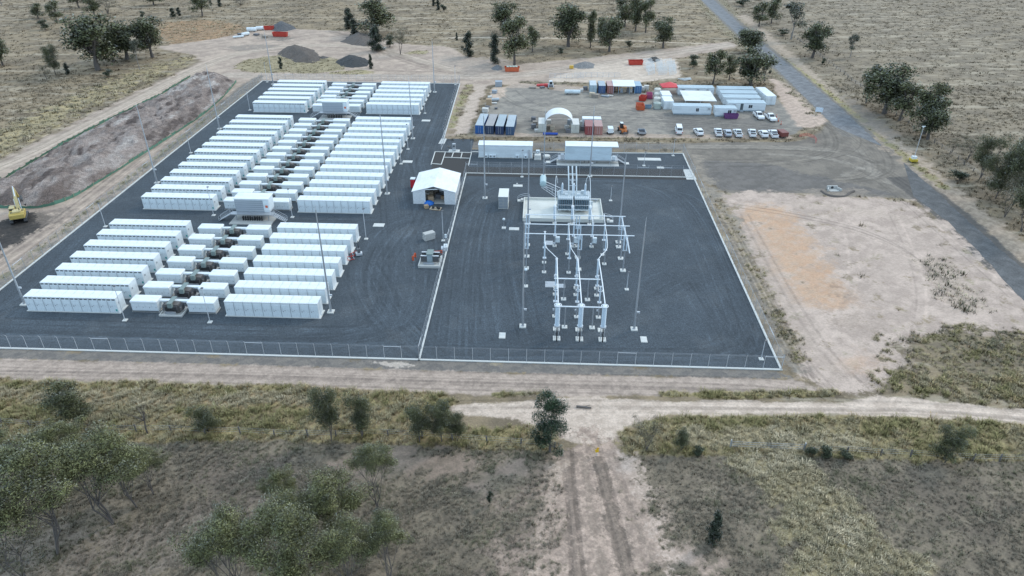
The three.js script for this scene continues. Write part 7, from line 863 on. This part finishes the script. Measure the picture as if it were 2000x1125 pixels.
paddockFence('old post and wire fence along the heath left of the track', [[-80.52, -74.97], [-71.24, -74.53], [-60.65, -74.16], [-46.06, -74.39], [-31.49, -74.42], [-20.03, -74.93], [-6.32, -74.52], [2.93, -73.72]], 31);
paddockFence('old post and wire fence along the heath right of the gate', [[38.52, -74.32], [47.63, -74.33], [59.76, -73.9], [70.66, -74.01]], 33);
paddockFence('old post and wire fence beyond the sealed road', [[113.27, -356.58], [113.19, -304.54], [112.97, -259.3], [111.74, -222.03], [112.68, -197.17], [112.6, -180.09], [112.08, -153.75]], 35);
const gateSteel = mat(0.34, 0.34, 0.34, 0.6, 0.3);
{ const [a, b] = [[27.51, -74.82], [37.23, -74.66]], L = Math.hypot(b[0] - a[0], b[1] - a[1]), t = thing('paddock_gate', 'long low metal gate between straw grasses on the heath edge', 'gate', a[0], 0, a[1], Math.atan2(-(b[1] - a[1]), b[0] - a[0])); for (const [x0, x1] of [[0, L / 2 - 0.1], [L / 2 + 0.1, L]]) { const f = mesh('leaf', G_().bar([x0, 1.1, 0], [x1, 1.1, 0], 0.028).bar([x0, 0.3, 0], [x1, 0.3, 0], 0.035).bar([x0, 0.7, 0], [x1, 0.7, 0], 0.03).bar([x0, 0.3, 0], [x0, 1.1, 0], 0.04).bar([x1, 0.3, 0], [x1, 1.1, 0], 0.03).g(), gateSteel, t); mesh('stay', G_().bar([x0, 0.3, 0.03], [(x0 + x1) / 2, 1.1, 0.03], 0.02).g(), gateSteel, f); } for (const x of [-0.15, L + 0.15]) mesh('post', G_().cyl(0.1, 0.1, 1.4, x, 0, 0, 8).g(), galv, t); }

// ---------------------------------------------------------------- grasses
function tuftGeo(n, h, spread, bw, sd) { seed = sd; const P = [], N = []; for (let i = 0; i < n; i++) { const a = rr(0, 6.28), r = spread * Math.sqrt(rnd()) * 0.5, lx = Math.cos(a), lz = Math.sin(a), hh = h * rr(0.55, 1.15), out = rr(0.2, 0.75) * hh, x = lx * r, z = lz * r, px = -lz * bw, pz = lx * bw, mx = x + lx * out * 0.4, mz = z + lz * out * 0.4, ex = x + lx * out, ez = z + lz * out; P.push(x - px, -0.02, z - pz, x + px, -0.02, z + pz, mx, hh * 0.7, mz, mx - px * 0.6, hh * 0.65, mz - pz * 0.6, mx + px * 0.6, hh * 0.65, mz + pz * 0.6, ex, hh * 0.95, ez); for (let k = 0; k < 6; k++) N.push(lx * 0.4, 0.85, lz * 0.4); } const g = new THREE.BufferGeometry(); g.setAttribute('position', new THREE.Float32BufferAttribute(P, 3)); g.setAttribute('normal', new THREE.Float32BufferAttribute(N, 3)); return g; }
const grassMat = new THREE.MeshStandardMaterial({ roughness: 0.9, side: THREE.DoubleSide });
const roadPoly = (x, z) => (x > -101 && x < 41 && z < -92 && z > -257 && !(x > -27 && z < -191));
function scatter(name, label, tileIdx, kinds, perM2, geo, s0, s1, tones, patchy, sd, near) {
  seed = sd; const T = grow[tileIdx], area = (T.x1 - T.x0) * (T.z0 - T.z1), tries = Math.round(area * perM2), M4 = new THREE.Matrix4(), Q = new THREE.Quaternion(), E = new THREE.Euler(), mats = [], cols = [], c = new THREE.Color();
  for (let i = 0; i < tries; i++) {
    const x = rr(T.x0, T.x1), z = rr(T.z1, T.z0), k = T.gr[Math.min(T.H - 1, ((T.z0 - z) / (T.z0 - T.z1) * T.H) | 0) * T.W + Math.min(T.W - 1, ((x - T.x0) / (T.x1 - T.x0) * T.W) | 0)], u = rnd();
    if (!kinds.includes(k) || roadPoly(x, z) || (near && z < near)) continue; const pn = nz(nA, x + 17, z + 5, 40); if (u > 1 - patchy + patchy * Math.min(1, Math.max(0, (pn - 0.4) * 4))) continue;
    if (Math.abs(x / (-z * 0.75 + 22)) > 1) continue;
    const s = rr(s0, s1) * (0.7 + 0.6 * nz(nA, x + 50, z + 11, 12)) * (rnd() < 0.05 ? 1.6 : 1); E.set(rr(-0.15, 0.15), rr(0, 6.28), rr(-0.15, 0.15)); mats.push([x, z, s * rr(0.8, 1.3), s * rr(0.7, 1.2), E.clone()]); const t = tones[Math.floor(Math.min(0.999, Math.max(0, (nz(nA, x + 200, z + 90, 33) - 0.5) * 2.2 + 0.5 + rr(-0.32, 0.32))) * tones.length)], f = rr(0.75, 1.25); cols.push([t[0] * f, t[1] * f, t[2] * f]);
  }
  const o = new THREE.InstancedMesh(geo, grassMat, mats.length); mats.forEach(([x, z, w, h, e], i) => { M4.compose(V3(x, 0, z), Q.setFromEuler(e), V3(w, h, w)); o.setMatrixAt(i, M4); o.setColorAt(i, c.setRGB(...cols[i])); });
  o.name = numbered(name); o.castShadow = o.receiveShadow = true; o.userData = { kind: 'stuff', label, category: 'grass' }; scene.add(o);
}
const tuftA = tuftGeo(16, 0.34, 0.4, 0.022, 5), tuftB = tuftGeo(12, 0.45, 0.9, 0.06, 6), tuftC = tuftGeo(14, 0.22, 1.3, 0.1, 8);
const straw = [[0.577, 0.484, 0.308], [0.510, 0.431, 0.276], [0.421, 0.366, 0.223], [0.643, 0.549, 0.372]], olive = [[0.319, 0.287, 0.124], [0.424, 0.360, 0.166], [0.235, 0.230, 0.095], [0.531, 0.439, 0.228], [0.435, 0.315, 0.162]], heathT = [[0.252, 0.220, 0.165], [0.210, 0.185, 0.138], [0.304, 0.267, 0.198], [0.378, 0.334, 0.244], [0.210, 0.205, 0.124]], pastureT = [[0.345, 0.279, 0.190], [0.311, 0.251, 0.172], [0.431, 0.356, 0.245], [0.276, 0.227, 0.153]];
scatter('heath_scrub', 'grey brown heath scrub in the foreground', 0, [HEATH], 17, tuftA, 0.4, 1.0, heathT, 0.6, 1001);
scatter('grass_belt', 'olive grass of the belt before the old fence', 0, [GREEN], 12, tuftA, 0.6, 1.8, [...olive, ...straw.slice(1, 3)], 0.45, 1002);
scatter('straw_grass', 'dry straw grass in the foreground', 0, [STRAW], 14, tuftA, 0.7, 1.6, straw, 0.15, 1003);
scatter('verge_grass', 'olive verge grass round the compound', 1, [GREEN], 1.8, tuftA, 0.7, 1.4, olive, 0.6, 1004);
scatter('verge_grass', 'olive grass block beside the cleared pad', 1, [GREEN], 9, tuftA, 0.5, 1.4, [...olive, ...heathT], 0.75, 1014, -112);
scatter('straw_grass', 'dry straw grass on the strips beside the haul tracks', 1, [STRAW, HEATH], 1.2, tuftB, 0.7, 1.4, [...straw, ...heathT], 0.4, 1005);
scatter('pasture_grass', 'dry pasture grass beside the compound', 1, [PASTURE], 0.9, tuftB, 0.6, 1.3, pastureT, 0.5, 1006);
scatter('pasture_grass', 'dry pasture grass on the far fields', 2, [PASTURE], 0.32, tuftC, 0.7, 1.6, pastureT, 0.6, 1007);
scatter('straw_grass', 'dry straw grass on the far strips', 2, [STRAW, HEATH, GREEN], 0.8, tuftC, 0.6, 1.3, straw, 0.4, 1008);
renderer.render(scene, camera);
